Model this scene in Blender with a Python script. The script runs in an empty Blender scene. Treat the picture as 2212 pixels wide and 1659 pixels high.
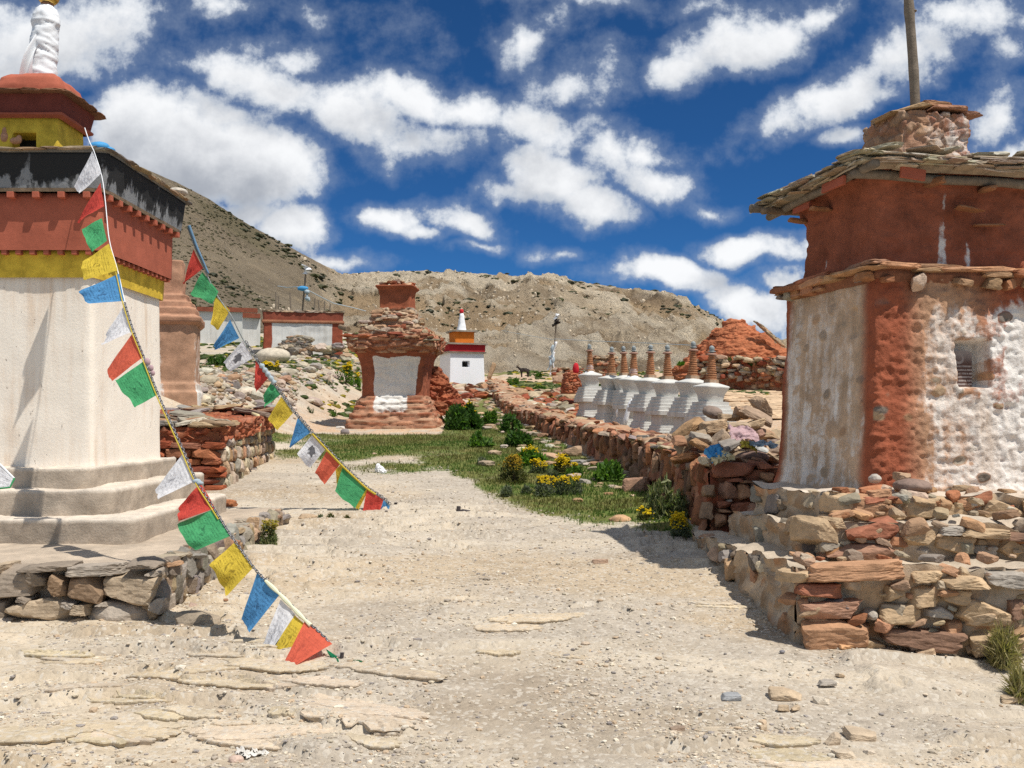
import bpy, bmesh, math, random
import numpy as np
from mathutils import Vector, Matrix

random.seed(7)
RNG = np.random.default_rng(11)
C = bpy.context.scene.collection
SC = bpy.context.scene
R = math.radians

# ------------------------------------------------------------------ camera
F = 2151.0                       # focal length in units of a 2212 px wide picture
EYE = 1.6
cam = bpy.data.cameras.new('camera')
cam.lens = 35.0
cam.sensor_width = 36.0
cam.shift_y = 0.0319
cam.clip_start = 0.05
cam.clip_end = 3000
camo = bpy.data.objects.new('camera', cam)
C.objects.link(camo)
camo.location = (0, 0, EYE)
camo.rotation_euler = (R(90), 0, 0)
SC.camera = camo

# ------------------------------------------------------------------ light
SUN = Vector((0.42, -0.28, 1.0)).normalized()
sl = bpy.data.lights.new('sun', 'SUN')
sl.energy = 4.4
sl.angle = R(0.5)
sl.color = (1.0, 0.955, 0.88)
so = bpy.data.objects.new('sun', sl)
C.objects.link(so)
so.rotation_euler = SUN.to_track_quat('Z', 'Y').to_euler()
so.location = (20, -10, 40)
SC.view_settings.view_transform = 'Standard'
SC.view_settings.look = 'None'
SC.view_settings.exposure = 0.2
SC.view_settings.gamma = 1.0
SC.cycles.use_denoising = False
SC.cycles.max_bounces = 6
SC.cycles.diffuse_bounces = 3

# ------------------------------------------------------------------ node helper
class NT:
    def __init__(s, tree):
        s.t = tree; s.n = tree.nodes; s.l = tree.links
    def new(s, typ, **kw):
        n = s.n.new(typ)
        for k, v in kw.items(): setattr(n, k, v)
        return n
    def put(s, inp, v):
        if v is None: return
        if isinstance(v, bpy.types.NodeSocket): s.l.new(v, inp)
        else:
            if isinstance(v, (tuple, list)) and len(v) == 3 and inp.type == 'RGBA': v = (*v, 1)
            inp.default_value = v
    def math(s, op, a, b=None, c=None, clamp=False):
        n = s.new('ShaderNodeMath', operation=op, use_clamp=clamp)
        s.put(n.inputs[0], a); s.put(n.inputs[1], b)
        if c is not None: s.put(n.inputs[2], c)
        return n.outputs[0]
    def vmath(s, op, a, b=None, out=0):
        n = s.new('ShaderNodeVectorMath', operation=op)
        s.put(n.inputs[0], a); s.put(n.inputs[1], b)
        return n.outputs[out]
    def sstep(s, lo, hi, x):
        n = s.new('ShaderNodeMapRange', interpolation_type='SMOOTHSTEP')
        s.put(n.inputs['Value'], x); s.put(n.inputs['From Min'], lo); s.put(n.inputs['From Max'], hi)
        return n.outputs[0]
    def lin(s, lo, hi, a, b, x):
        n = s.new('ShaderNodeMapRange')
        s.put(n.inputs['Value'], x); s.put(n.inputs['From Min'], lo); s.put(n.inputs['From Max'], hi)
        s.put(n.inputs['To Min'], a); s.put(n.inputs['To Max'], b)
        return n.outputs[0]
    def mix(s, f, a, b, blend='MIX'):
        n = s.new('ShaderNodeMix', data_type='RGBA', blend_type=blend)
        s.put(n.inputs[0], f); s.put(n.inputs[6], a); s.put(n.inputs[7], b)
        return n.outputs[2]
    def noise(s, scale, detail=5, rough=0.6, vec=None, dist=0.0):
        n = s.new('ShaderNodeTexNoise')
        s.put(n.inputs['Scale'], scale); s.put(n.inputs['Detail'], detail); s.put(n.inputs['Roughness'], rough)
        s.put(n.inputs['Distortion'], dist); s.put(n.inputs['Vector'], vec)
        return n.outputs[0]
    def voro(s, scale, vec=None, feature='F1', out=0):
        n = s.new('ShaderNodeTexVoronoi', feature=feature)
        s.put(n.inputs['Scale'], scale); s.put(n.inputs['Vector'], vec)
        return n.outputs[out]
    def obj(s):
        return s.new('ShaderNodeTexCoord').outputs['Object']
    def scaled(s, vec, sc):
        return s.vmath('MULTIPLY', vec, tuple(sc))
    def attr(s, name, out='Fac'):
        n = s.new('ShaderNodeAttribute', attribute_name=name)
        return n.outputs[out]
    def bump(s, h, strength=0.5, dist=0.02, normal=None):
        n = s.new('ShaderNodeBump')
        s.put(n.inputs['Strength'], strength); s.put(n.inputs['Distance'], dist); s.put(n.inputs['Height'], h)
        s.put(n.inputs['Normal'], normal)
        return n.outputs[0]
    def sep(s, vec):
        n = s.new('ShaderNodeSeparateXYZ'); s.put(n.inputs[0], vec); return n.outputs
    def comb(s, x, y, z=0.0):
        n = s.new('ShaderNodeCombineXYZ')
        s.put(n.inputs[0], x); s.put(n.inputs[1], y); s.put(n.inputs[2], z); return n.outputs[0]

def material(name, rough=0.95, spec=0.15):
    m = bpy.data.materials.new(name); m.use_nodes = True
    nt = NT(m.node_tree)
    b = m.node_tree.nodes['Principled BSDF']
    b.inputs['Roughness'].default_value = rough
    b.inputs['Specular IOR Level'].default_value = spec
    return m, nt, b

# ------------------------------------------------------------------ sky and clouds
w = bpy.data.worlds.new('World'); SC.world = w; w.use_nodes = True
wn = NT(w.node_tree)
bg = w.node_tree.nodes['Background']
sky = wn.new('ShaderNodeTexSky', sky_type='NISHITA')
sky.sun_disc = False
sky.sun_elevation = math.asin(SUN.z)
sky.sun_rotation = math.atan2(SUN.x, SUN.y)
sky.altitude = 4600
sky.air_density = 1.0
sky.dust_density = 0.0
sky.ozone_density = 4.0
STR = 0.1

def cloud_group():
    g = bpy.data.node_groups.new('cloud_density', 'ShaderNodeTree')
    g.interface.new_socket('P', in_out='INPUT', socket_type='NodeSocketVector')
    g.interface.new_socket('D', in_out='OUTPUT', socket_type='NodeSocketFloat')
    nt = NT(g)
    gi = nt.new('NodeGroupInput'); go = nt.new('NodeGroupOutput')
    p = gi.outputs[0]
    wv = nt.new('ShaderNodeTexNoise'); nt.put(wv.inputs['Vector'], p)
    nt.put(wv.inputs['Scale'], 9.0); nt.put(wv.inputs['Detail'], 4.0)
    off = nt.vmath('SUBTRACT', wv.outputs[1], (0.5, 0.5, 0.5))
    p2 = nt.vmath('ADD', p, nt.vmath('MULTIPLY', off, (0.10, 0.07, 0.0)))
    # cx, cy, rx, ry, tilt(deg, up to the right positive), weight
    E = [(120, 70, 330, 120, 6, .95), (40, 130, 120, 70, 0, .8), (440, 330, 280, 125, -8, 1.75), (300, 270, 150, 90, 0, 1.0),
         (560, 350, 160, 115, 0, 1.5), (650, 492, 80, 62, 0, 1.15), (575, 455, 90, 60, 0, .8), (480, 470, 150, 60, 0, .7),
         (560, 165, 260, 70, -12, .95), (760, 230, 200, 80, -20, .85), (640, 110, 90, 40, 0, .6), (440, 150, 110, 40, 0, .6),
         (905, 200, 110, 62, -15, 1.05), (1000, 240, 120, 70, -20, .95), (1160, 265, 170, 75, -10, .85), (1240, 170, 140, 60, 20, .65),
         (960, 300, 210, 60, -8, .62), (1130, 95, 70, 55, 0, .8), (1180, 60, 60, 40, 30, .5), (1190, 385, 140, 78, -5, 1.3), (1260, 430, 110, 60, -10, 1.15),
         (1080, 420, 60, 35, 0, .6), (1300, 320, 150, 50, -20, .75), (1430, 385, 115, 52, -15, .8), (1400, 330, 90, 40, 0, .6), (1530, 440, 80, 22, -5, .55),
         (820, 476, 88, 42, 0, 1.05), (1000, 475, 105, 42, -5, 1.05), (890, 500, 60, 24, 0, .7),
         (1590, 100, 140, 85, 20, 1.25), (1500, 140, 90, 45, 0, .9), (1740, 20, 110, 36, 20, .4), (1810, 205, 270, 62, 22, .95), (1960, 130, 170, 70, 25, .8),
         (1680, 270, 130, 40, 10, .7), (2080, 30, 170, 60, 0, .8), (2160, 240, 120, 80, 20, 1.0), (2180, 110, 80, 60, 0, .5),
         (1415, 592, 160, 46, -3, 1.15), (1320, 575, 70, 36, 0, .8), (1640, 543, 135, 40, -2, 1.15), (1630, 660, 120, 60, -10, 1.15), (1690, 620, 60, 50, 0, .9),
         (1205, 545, 60, 22, 0, .55), (1030, 526, 70, 16, 0, .5), (1250, 2, 150, 26, 0, .6), (480, 235, 120, 50, 0, .8), (880, 40, 60, 50, 40, .25), (700, 20, 110, 30, 0, .3), (560, 90, 110, 40, 10, .35),
         (2150, 330, 140, 40, 10, .9), (1830, 310, 70, 25, 10, .5), (730, 585, 90, 22, 0, .4), (1560, 10, 90, 26, 0, .25), (460, 20, 120, 40, 0, .7), (1730, 740, 90, 50, 0, 1.0)]
    acc = None
    for cx, cy, rx, ry, tl, wt in E:
        mp = nt.new('ShaderNodeMapping', vector_type='TEXTURE')
        nt.put(mp.inputs['Vector'], p2)
        mp.inputs['Location'].default_value = ((cx - 1106) / F, (900 - cy) / F, 0)
        mp.inputs['Rotation'].default_value = (0, 0, R(tl))
        mp.inputs['Scale'].default_value = (rx / F, ry / F, 1)
        ln = nt.vmath('LENGTH', mp.outputs[0], out=1)
        v = nt.math('MULTIPLY', nt.math('SUBTRACT', 1.05, ln), wt)
        if acc is None: acc = v
        else:
            sm = nt.new('ShaderNodeMath', operation='SMOOTH_MAX')
            nt.put(sm.inputs[0], acc); nt.put(sm.inputs[1], v); sm.inputs[2].default_value = 0.12
            acc = sm.outputs[0]
    n1 = nt.noise(11.0, 11, 0.60, p)
    n2 = nt.noise(42.0, 8, 0.66, p)
    d = nt.math('ADD', acc, nt.math('MULTIPLY', nt.math('SUBTRACT', n1, 0.52), 2.0))
    d = nt.math('ADD', d, nt.math('MULTIPLY', nt.math('SUBTRACT', n2, 0.5), 0.8))
    nt.l.new(d, go.inputs[0])
    return g
CG = cloud_group()
tc = wn.new('ShaderNodeTexCoord').outputs['Generated']
sx = wn.sep(tc)
yy = wn.math('MAXIMUM', sx[1], 0.08)
P = wn.comb(wn.math('DIVIDE', sx[0], yy), wn.math('DIVIDE', sx[2], yy), 0.0)
g1 = wn.new('ShaderNodeGroup'); g1.node_tree = CG; wn.put(g1.inputs[0], P)
g2 = wn.new('ShaderNodeGroup'); g2.node_tree = CG
wn.put(g2.inputs[0], wn.vmath('ADD', P, (0.012, 0.030, 0.0)))
D = g1.outputs[0]; D2 = g2.outputs[0]
wisp = wn.math('MULTIPLY', wn.sstep(-0.34, 0.5, D), 0.40)
alpha = wn.math('MAXIMUM', wn.sstep(0.02, 0.46, D), wisp)
front = wn.sstep(0.45, 0.62, sx[1])     # the mapped clouds stand ahead; unseen scattered ones are added to whiten ambient light
gn = wn.noise(2.6, 8, .62, wn.vmath('MULTIPLY', tc, (1.0, 1.0, 1.7)))
galpha = wn.math('MULTIPLY', wn.sstep(0.40, 0.52, gn), wn.sstep(0.0, 0.12, sx[2]))
alpha = wn.math('ADD', wn.math('MULTIPLY', alpha, front), wn.math('MULTIPLY', galpha, wn.math('SUBTRACT', 1.0, front)))
shade = wn.sstep(-0.25, 1.70, D2)
ccol = wn.mix(shade, (8.6, 8.7, 8.8), (3.5, 3.75, 4.2))
thin = wn.sstep(0.1, 0.75, D)
ccol = wn.mix(thin, (4.0, 4.6, 5.5), ccol)
skyc = wn.mix(1.0, sky.outputs[0], (0.20, 0.49, 0.72), 'MULTIPLY')
wcol = wn.mix(wn.math('MULTIPLY', alpha, 0.97), skyc, ccol)
wn.put(bg.inputs['Color'], wcol)
bg.inputs['Strength'].default_value = STR

# ------------------------------------------------------------------ numpy noise
def _hash(ix, iy, iz, seed):
    n = (ix * 374761393 + iy * 668265263 + iz * 1440662683 + seed * 974711) & 0xffffffff
    n = ((n ^ (n >> 13)) * 1274126177) & 0xffffffff
    n = ((n ^ (n >> 16)) * 2246822519) & 0xffffffff
    return ((n ^ (n >> 15)) & 0xffffff).astype(np.float64) / 0xffffff
def vnoise(p, seed=0):
    p = np.asarray(p, float)
    i = np.floor(p).astype(np.int64); f = p - i
    u = f * f * f * (f * (f * 6 - 15) + 10)
    r = 0
    for dx in (0, 1):
        wx = u[:, 0] if dx else 1 - u[:, 0]
        for dy in (0, 1):
            wy = u[:, 1] if dy else 1 - u[:, 1]
            for dz in (0, 1):
                wz = u[:, 2] if dz else 1 - u[:, 2]
                r = r + wx * wy * wz * _hash(i[:, 0] + dx, i[:, 1] + dy, i[:, 2] + dz, seed)
    return r
def fbm(p, octv=4, seed=0, gain=0.5, ridged=False):
    p = np.asarray(p, float); a = 1.0; s = 0; tot = 0
    for k in range(octv):
        n = vnoise(p * (2.03 ** k) + k * 17.3, seed + k) * 2 - 1
        if ridged: n = 1 - 2 * np.abs(n)
        s = s + a * n; tot += a; a *= gain
    return s / tot
def worley(p, seed=0):
    p = np.asarray(p, float); i = np.floor(p).astype(np.int64)
    d1 = np.full(len(p), 9.0); d2 = np.full(len(p), 9.0); cid = np.zeros(len(p))
    for dx in (-1, 0, 1):
        for dy in (-1, 0, 1):
            for dz in (-1, 0, 1):
                c = i + (dx, dy, dz)
                h = [_hash(c[:, 0], c[:, 1], c[:, 2], seed + k * 31) for k in range(4)]
                q = c + np.stack(h[:3], 1)
                d = np.sqrt(((p - q) ** 2).sum(1))
                m = d < d1
                d2 = np.where(m, d1, np.minimum(d2, d)); cid = np.where(m, h[3], cid); d1 = np.where(m, d, d1)
    return d1, d2, cid
def sst(a, b, x):
    t = np.clip((np.asarray(x, float) - a) / (b - a), 0, 1)
    return t * t * (3 - 2 * t)

# ------------------------------------------------------------------ world mapping and terrain height
def W(px, py, Y):
    return np.array([(px - 1106) / F * Y, Y, EYE - (py - 900) / F * Y])
WP = np.array([(1.93, 9.6), (1.78, 13), (1.16, 17.3), (-.07, 25), (-.93, 39)])   # the long wall's foot, path side
WHY = [9.6, 11, 14.7, 18, 23, 30, 39]; WHH = [.64, .59, .50, .38, .26, .28, .36]     # its height
def wallx(Y): return np.interp(Y, WP[:, 1], WP[:, 0])
def gz(X, Y):
    X = np.asarray(X, float); Y = np.asarray(Y, float)
    Yc = np.minimum(Y, 60)
    z = .075 * np.logaddexp(0, (Yc - 3) * 2) / 2
    z = z + 1.1 * sst(3.9, 6.5, -X) * sst(12.5, 17.5, Y)
    z = z + .06 * np.clip(Yc - 34, 0, 20) * sst(4, 9, -X)
    z = z + np.interp(Y, WHY, WHH) * np.interp(Y, [10.5, 13.5], [.92, .50]) * sst(.15, .5, X - wallx(Y)) * sst(9.4, 10.2, Y) * (1 - .6 * sst(30, 44, Y))
    z = z + .38 * sst(2.3, 4.6, X - wallx(Y)) * sst(15, 22, Y) * (1 - sst(34, 46, Y))
    z = z - .08 * sst(1.9, 2.8, X) * (1 - sst(6.5, 8, Y)) * sst(3, 5, Y)
    return z
def gz1(x, y): return float(gz(np.array([x]), np.array([y]))[0])
_ys = np.concatenate([np.arange(3, 20, .01), np.arange(20, 120, .05)])
def G(px, py):
    a = (px - 1106) / F; b = (py - 900) / F
    zz = gz(a * _ys, _ys); k = np.argmax(EYE - b * _ys <= zz)
    Y = _ys[k]
    return np.array([a * Y, Y, zz[k]])

# ------------------------------------------------------------------ mesh builder
class MB:
    def __init__(s):
        s.V = []; s.Fs = []; s.n = 0; s.A = []; s.uv = []; s.M = []
    def add(s, V, Fq, col=None, w=None, uv=None, mi=0):
        V = np.asarray(V, float)
        if len(V) == 0: return
        Fl = Fq if isinstance(Fq, list) and len(Fq) and isinstance(Fq[0], np.ndarray) and Fq[0].ndim == 2 else [np.asarray(Fq)]
        for f in Fl: s.Fs.append(f.astype(np.int64) + s.n); s.M.append(np.full(len(f), mi))
        c = np.ones((len(V), 4)) * .5
        if col is not None: c[:, :3] = col
        ww = np.zeros(len(V)) if w is None else np.broadcast_to(np.asarray(w, float), (len(V),))
        u = np.zeros((len(V), 2)) if uv is None else np.asarray(uv, float)
        s.V.append(V); s.A.append((c, ww)); s.uv.append(u); s.n += len(V)
    def build(s, name, mats, parent=None, smooth=False, label=None, loc=None):
        me = bpy.data.meshes.new(name)
        V = np.concatenate(s.V)
        o3 = np.zeros(3)
        if parent is not None: o3 = wloc(parent)
        elif loc is not None: o3 = np.asarray(loc, float)
        nf = [f.shape[1] * np.ones(len(f), np.int64) for f in s.Fs]
        lt = np.concatenate(nf); li = np.concatenate([f.ravel() for f in s.Fs])
        ls = np.concatenate([[0], np.cumsum(lt)[:-1]])
        me.vertices.add(len(V)); me.vertices.foreach_set('co', (V - o3).ravel().astype(np.float32))
        me.loops.add(len(li)); me.loops.foreach_set('vertex_index', li.astype(np.int32))
        me.polygons.add(len(lt)); me.polygons.foreach_set('loop_start', ls.astype(np.int32))
        me.polygons.foreach_set('loop_total', lt.astype(np.int32))
        me.polygons.foreach_set('use_smooth', np.full(len(lt), bool(smooth)))
        me.polygons.foreach_set('material_index', np.concatenate(s.M).astype(np.int32))
        me.update(calc_edges=True)
        a = me.attributes.new('col', 'FLOAT_COLOR', 'POINT')
        a.data.foreach_set('color', np.concatenate([x[0] for x in s.A]).ravel().astype(np.float32))
        a = me.attributes.new('w', 'FLOAT', 'POINT')
        a.data.foreach_set('value', np.concatenate([x[1] for x in s.A]).astype(np.float32))
        uvl = me.uv_layers.new(name='UVMap')
        uvl.data.foreach_set('uv', np.concatenate(s.uv)[li].ravel().astype(np.float32))
        for m in (mats if isinstance(mats, (list, tuple)) else [mats]): me.materials.append(m)
        me.validate()
        o = bpy.data.objects.new(name, me); C.objects.link(o)
        if parent is not None: o.parent = parent
        else: o.location = o3
        if label: o['label'] = label
        return o
def wloc(o):
    p = np.array(o.location, float)
    while o.parent is not None:
        o = o.parent; p = p + np.array(o.location, float)
    return p
def tag(o, label, cat, group=None, kind=None):
    o['label'] = label; o['category'] = cat
    if group: o['group'] = group
    if kind: o['kind'] = kind
    return o
def thing(name, label, cat, loc, group=None):
    o = bpy.data.objects.new(name, None); C.objects.link(o)
    o.empty_display_size = .2
    o.location = tuple(float(v) for v in loc)
    return tag(o, label, cat, group)
def struct(o, kind='structure'):
    o['kind'] = kind; return o

def vnormals(V, Fq):
    N = np.zeros_like(V)
    for f in (Fq if isinstance(Fq, list) else [Fq]):
        a, b, c = V[f[:, 0]], V[f[:, 1]], V[f[:, -1]]
        n = np.cross(b - a, c - a)
        for k in range(f.shape[1]): np.add.at(N, f[:, k], n)
    return N / np.maximum(np.linalg.norm(N, axis=1, keepdims=True), 1e-12)
def rotz(a):
    c, s = math.cos(a), math.sin(a)
    return np.array([[c, -s, 0], [s, c, 0], [0, 0, 1.0]])
def rotm(ax, ay, az):
    return np.array(Matrix.Rotation(az, 3, 'Z') @ Matrix.Rotation(ay, 3, 'Y') @ Matrix.Rotation(ax, 3, 'X'))

def shell(prof, c, rot=0.0, p=14, n=20, dz=.05, asp=1.0, cap=True, capr=4):
    """square-section (p large) or round (p=2) stack of rings; prof = [(z, half width)]"""
    Z = [prof[0][0]]; H = [prof[0][1]]
    for (z0, h0), (z1, h1) in zip(prof[:-1], prof[1:]):
        k = max(1, int(math.ceil(math.hypot(z1 - z0, h1 - h0) / dz)))
        for j in range(1, k + 1):
            Z.append(z0 + (z1 - z0) * j / k); H.append(h0 + (h1 - h0) * j / k)
    if cap:
        h = H[-1]; k = max(capr, int(h / dz))
        for j in range(1, k + 1):
            Z.append(Z[-1]); H.append(max(h * (1 - j / k), 1e-4))
    Z = np.array(Z); H = np.array(H)
    t = np.linspace(-1, 1, n, endpoint=False)
    x = np.concatenate([t, np.ones(n), -t, -np.ones(n)]); y = np.concatenate([-np.ones(n), t, np.ones(n), -t])
    r = (np.abs(x) ** p + np.abs(y) ** p) ** (1 / p); x = x / r; y = y / r
    side = np.repeat(np.arange(4), n); m = 4 * n; k = len(Z)
    X = (H[:, None] * x[None]).ravel(); Yv = (H[:, None] * y[None] * asp).ravel(); ZZ = np.repeat(Z, m)
    L = np.stack([X, Yv, ZZ], 1)
    V = L @ rotz(rot).T; V[:, 0] += c[0]; V[:, 1] += c[1]
    i = np.arange(k - 1)[:, None] * m; j = np.arange(m)[None]; j2 = (j + 1) % m
    Fq = np.stack([i + j, i + j2, i + m + j2, i + m + j], -1).reshape(-1, 4)
    tt = np.tile(np.tile(t, 4), k)
    return V, Fq, dict(side=np.tile(side, k), t=tt, z=ZZ, L=L, h=np.repeat(H, m))
def roughen(V, Fq, amp=.02, freq=5, octv=4, seed=0, ridged=False):
    N = vnormals(V, Fq)
    return V + N * (fbm(V * freq, octv, seed, ridged=ridged) * amp)[:, None]

# ------------------------------------------------------------------ rocks
def ico(sub):
    bm = bmesh.new(); bmesh.ops.create_icosphere(bm, subdivisions=sub, radius=1)
    V = np.array([v.co[:] for v in bm.verts]); Fq = np.array([[v.index for v in f.verts] for f in bm.faces]); bm.free()
    return V / np.linalg.norm(V, axis=1, keepdims=True), Fq
ICO = {k: ico(k) for k in (1, 2, 3, 4)}
def rock_variant(dirs, seed, kind):
    rg = np.random.default_rng(seed)
    if kind == 'round':
        V = dirs * (1 + .16 * fbm(dirs * 1.6 + seed, 3, seed))[:, None]
    else:
        nrm = [(1, 0, 0), (-1, 0, 0), (0, 1, 0), (0, -1, 0), (0, 0, 1), (0, 0, -1)]
        nrm = [np.array(v, float) + rg.normal(0, .16 if kind == 'block' else .07, 3) for v in nrm]
        ds = list(rg.uniform(.72, 1.0, 6))
        for k in range(7 if kind == 'block' else 5):
            v = rg.normal(0, 1, 3); 
            if kind == 'slab': v[2] *= .4
            nrm.append(v); ds.append(rg.uniform(.78, 1.12))
        nrm = np.array([v / np.linalg.norm(v) for v in nrm]); ds = np.array(ds)
        q = dirs @ nrm.T
        r = np.min(np.where(q > .03, ds[None] / np.maximum(q, .03), 99), axis=1)
        V = dirs * r[:, None]
        V = V * (1 + .055 * fbm(V * 2.7 + seed, 3, seed) + .03 * fbm(V * (5, 5, 9) + seed, 3, seed + 9, ridged=True))[:, None]
    V = V - (V.max(0) + V.min(0)) / 2
    return V / ((V.max(0) - V.min(0)) / 2)
ROCK = {}
for kind in ('block', 'slab', 'round'):
    for lod in (1, 2, 3, 4):
        ROCK[kind, lod] = [rock_variant(ICO[lod][0], 100 + 7 * i, kind) for i in range(16 if lod < 4 else 10)]
ROCK['block', 0] = ROCK['block', 1]

def rock(mb, pos, half, rot=(0, 0, 0), kind='block', lod=2, col=(.4, .35, .3), rg=random):
    v = ROCK[kind, lod]; V = v[rg.randrange(len(v))] * np.asarray(half)
    V = V @ rotm(*rot).T + np.asarray(pos)
    mb.add(V, ICO[lod][1], col=col)

PAL = {
    'red': [(.30, .085, .042), (.34, .11, .055), (.26, .08, .045), (.38, .15, .08), (.30, .13, .08)],
    'tan': [(.42, .29, .18), (.46, .34, .22), (.36, .26, .17), (.48, .38, .27), (.40, .24, .14), (.33, .27, .20)],
    'grey': [(.22, .20, .175), (.30, .27, .235), (.18, .155, .13), (.36, .31, .25), (.25, .20, .155), (.28, .25, .23)],
    'rubble': [(.42, .35, .26), (.36, .30, .24), (.48, .40, .30), (.30, .27, .24), (.44, .32, .21), (.52, .46, .37), (.38, .24, .15)],
    'gravel': [(.50, .44, .34), (.44, .38, .30), (.56, .50, .40), (.38, .33, .27), (.47, .36, .25), (.30, .27, .25), (.60, .55, .46), (.54, .46, .36)],
    'pile': [(.44, .30, .19), (.40, .29, .20), (.34, .25, .18), (.46, .34, .22), (.30, .22, .18), (.50, .38, .26)],
}
def pick(pal, j=.06):
    c = PAL[random.choice(pal) if isinstance(pal, list) else pal]
    c = np.array(random.choice(c)); return np.clip(c * (1 + random.uniform(-.18, .18)) * np.array([1 + random.uniform(-j, j) for _ in range(3)]), .01, .9)

def stone_face(mb, p0, p1, zb, zt, pal, L=(.12, .3), H=(.06, .13), depth=.1, kind='block', lod=2, jit=.02, fill=1.06, out=0.0, tilt=.06):
    """courses of stones on a vertical face from p0 to p1 (xy); zb, zt = functions of the fraction along"""
    p0 = np.array(p0, float); p1 = np.array(p1, float); d = p1 - p0; Ln = np.linalg.norm(d); d /= Ln
    nrm = np.array([d[1], -d[0]]); ang = math.atan2(d[1], d[0])
    s = random.uniform(-L[0], 0)
    rows = []; zmin = min(zb(0), zb(1)); zmax = max(zt(0), zt(1)); z = zmin
    while z < zmax:
        h = random.uniform(*H); s = random.uniform(-L[0], 0)
        while s < Ln:
            l = random.uniform(*L); m = (s + l / 2) / Ln; m = min(max(m, 0), 1)
            hh = h * random.uniform(.8, 1.12)
            if z + h * .5 > zb(m) - .04 and z + h * .45 < zt(m):
                xy = p0 + d * min(max(s + l / 2, l * .3), Ln - l * .2) + nrm * (out + random.uniform(-jit, jit))
                rock(mb, (xy[0], xy[1], z + hh / 2 + random.uniform(-.012, .012)), (l / 2 * fill, depth, hh / 2 * fill),
                     (random.uniform(-.06, .06), random.uniform(-tilt, tilt), ang + random.uniform(-.1, .1)), kind, lod, pick(pal))
            s += l
        z += h * .93

def tube(mb, pts, r, n=8, col=(.3, .3, .3), cap=True):
    pts = np.asarray(pts, float); k = len(pts)
    rr = np.broadcast_to(np.asarray(r, float), (k,))
    T = np.gradient(pts, axis=0); T /= np.maximum(np.linalg.norm(T, axis=1, keepdims=True), 1e-9)
    up = np.array([0, 0, 1.0]) if abs(T[:, 2]).mean() < .9 else np.array([0, 1.0, 0])
    A = np.cross(T, up); A /= np.maximum(np.linalg.norm(A, axis=1, keepdims=True), 1e-9); B = np.cross(T, A)
    th = np.linspace(0, 2 * np.pi, n, endpoint=False)
    V = (pts[:, None] + rr[:, None, None] * (A[:, None] * np.cos(th)[None, :, None] + B[:, None] * np.sin(th)[None, :, None])).reshape(-1, 3)
    i = np.arange(k - 1)[:, None] * n; j = np.arange(n)[None]; j2 = (j + 1) % n
    Fq = np.stack([i + j, i + n + j, i + n + j2, i + j2], -1).reshape(-1, 4)
    Fs = [Fq]
    if cap: Fs += [np.arange(n)[None], (np.arange(n)[::-1] + (k - 1) * n)[None]]
    mb.add(V, Fs, col=col)
def box(mb, c, half, rot=(0, 0, 0), col=(.4, .4, .4), sub=1, amp=0, freq=6, seed=0):
    """box with welded, slightly roughened faces"""
    bm = bmesh.new(); bmesh.ops.create_cube(bm, size=2)
    for v in bm.verts: v.co = Vector((v.co.x * half[0], v.co.y * half[1], v.co.z * half[2]))
    bw = min(half) * .12
    bmesh.ops.bevel(bm, geom=list(bm.edges), offset=bw, segments=1, affect='EDGES')
    if sub > 1: bmesh.ops.subdivide_edges(bm, edges=list(bm.edges), cuts=sub - 1, use_grid_fill=True)
    bmesh.ops.triangulate(bm, faces=list(bm.faces))
    V = np.array([v.co[:] for v in bm.verts]); Fq = np.array([[v.index for v in f.verts] for f in bm.faces]); bm.free()
    V = V @ rotm(*rot).T + np.asarray(c)
    if amp: V = roughen(V, Fq, amp, freq, 3, seed)
    mb.add(V, Fq, col=col)
# ------------------------------------------------------------------ materials
M = {}
def mk_earth(name, white=(.74, .71, .66), bump=.6, fine=60., streak=.5, edge=.5, dirt=(.42, .33, .25), dirtamt=.5, rough=.95, soft=.09, flecks=0):
    m, nt, b = material(name, rough)
    o = nt.obj(); col = nt.attr('col', 'Color'); wv = nt.attr('w')
    n1 = nt.noise(5, 6, .65, o); n2 = nt.noise(fine * .5, 5, .7, o); n3 = nt.noise(1.6, 4, .6, o)
    st = nt.noise(9, 5, .6, nt.scaled(o, (1, 1, .09)))
    c = nt.mix(nt.lin(.3, .7, 0, 1, n1), nt.mix(1, col, (.72, .70, .68), 'MULTIPLY'), nt.mix(1, col, (1.25, 1.2, 1.15), 'MULTIPLY'))
    c = nt.mix(nt.math('MULTIPLY', nt.sstep(.35, .75, n2), .35), c, nt.mix(1, col, (.6, .58, .56), 'MULTIPLY'))
    wm = nt.math('ADD', wv, nt.math('MULTIPLY', nt.math('SUBTRACT', n1, .5), edge))
    wm = nt.math('ADD', wm, nt.math('MULTIPLY', nt.math('SUBTRACT', st, .5), streak))
    wm = nt.math('ADD', wm, nt.math('MULTIPLY', nt.math('SUBTRACT', n2, .5), edge * .6))
    wm = nt.sstep(.51 - soft, .51 + soft, wm)
    dm = nt.math('MULTIPLY', nt.sstep(.45, .78, nt.math('ADD', nt.math('MULTIPLY', st, .6), nt.math('MULTIPLY', n3, .42))), dirtamt)
    wc = nt.mix(dm, white, dirt)
    c = nt.mix(wm, c, wc)
    if flecks:
        fk = nt.sstep(.665, .69, nt.noise(17, 4, .65, nt.scaled(o, (1, 1, .55))))
        c = nt.mix(nt.math('MULTIPLY', fk, flecks), c, (.30, .25, .21))
    h = nt.math('ADD', nt.math('MULTIPLY', nt.noise(fine, 7, .7, o), .6), nt.math('MULTIPLY', n2, .5))
    nt.put(b.inputs['Base Color'], c)
    nt.put(b.inputs['Normal'], nt.bump(h, bump, .012))
    M[name] = m
mk_earth('earth')
mk_earth('plaster', white=(.88, .80, .69), bump=.3, fine=40, streak=.25, edge=.2, dirt=(.60, .41, .26), dirtamt=.8, flecks=.85)
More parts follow.
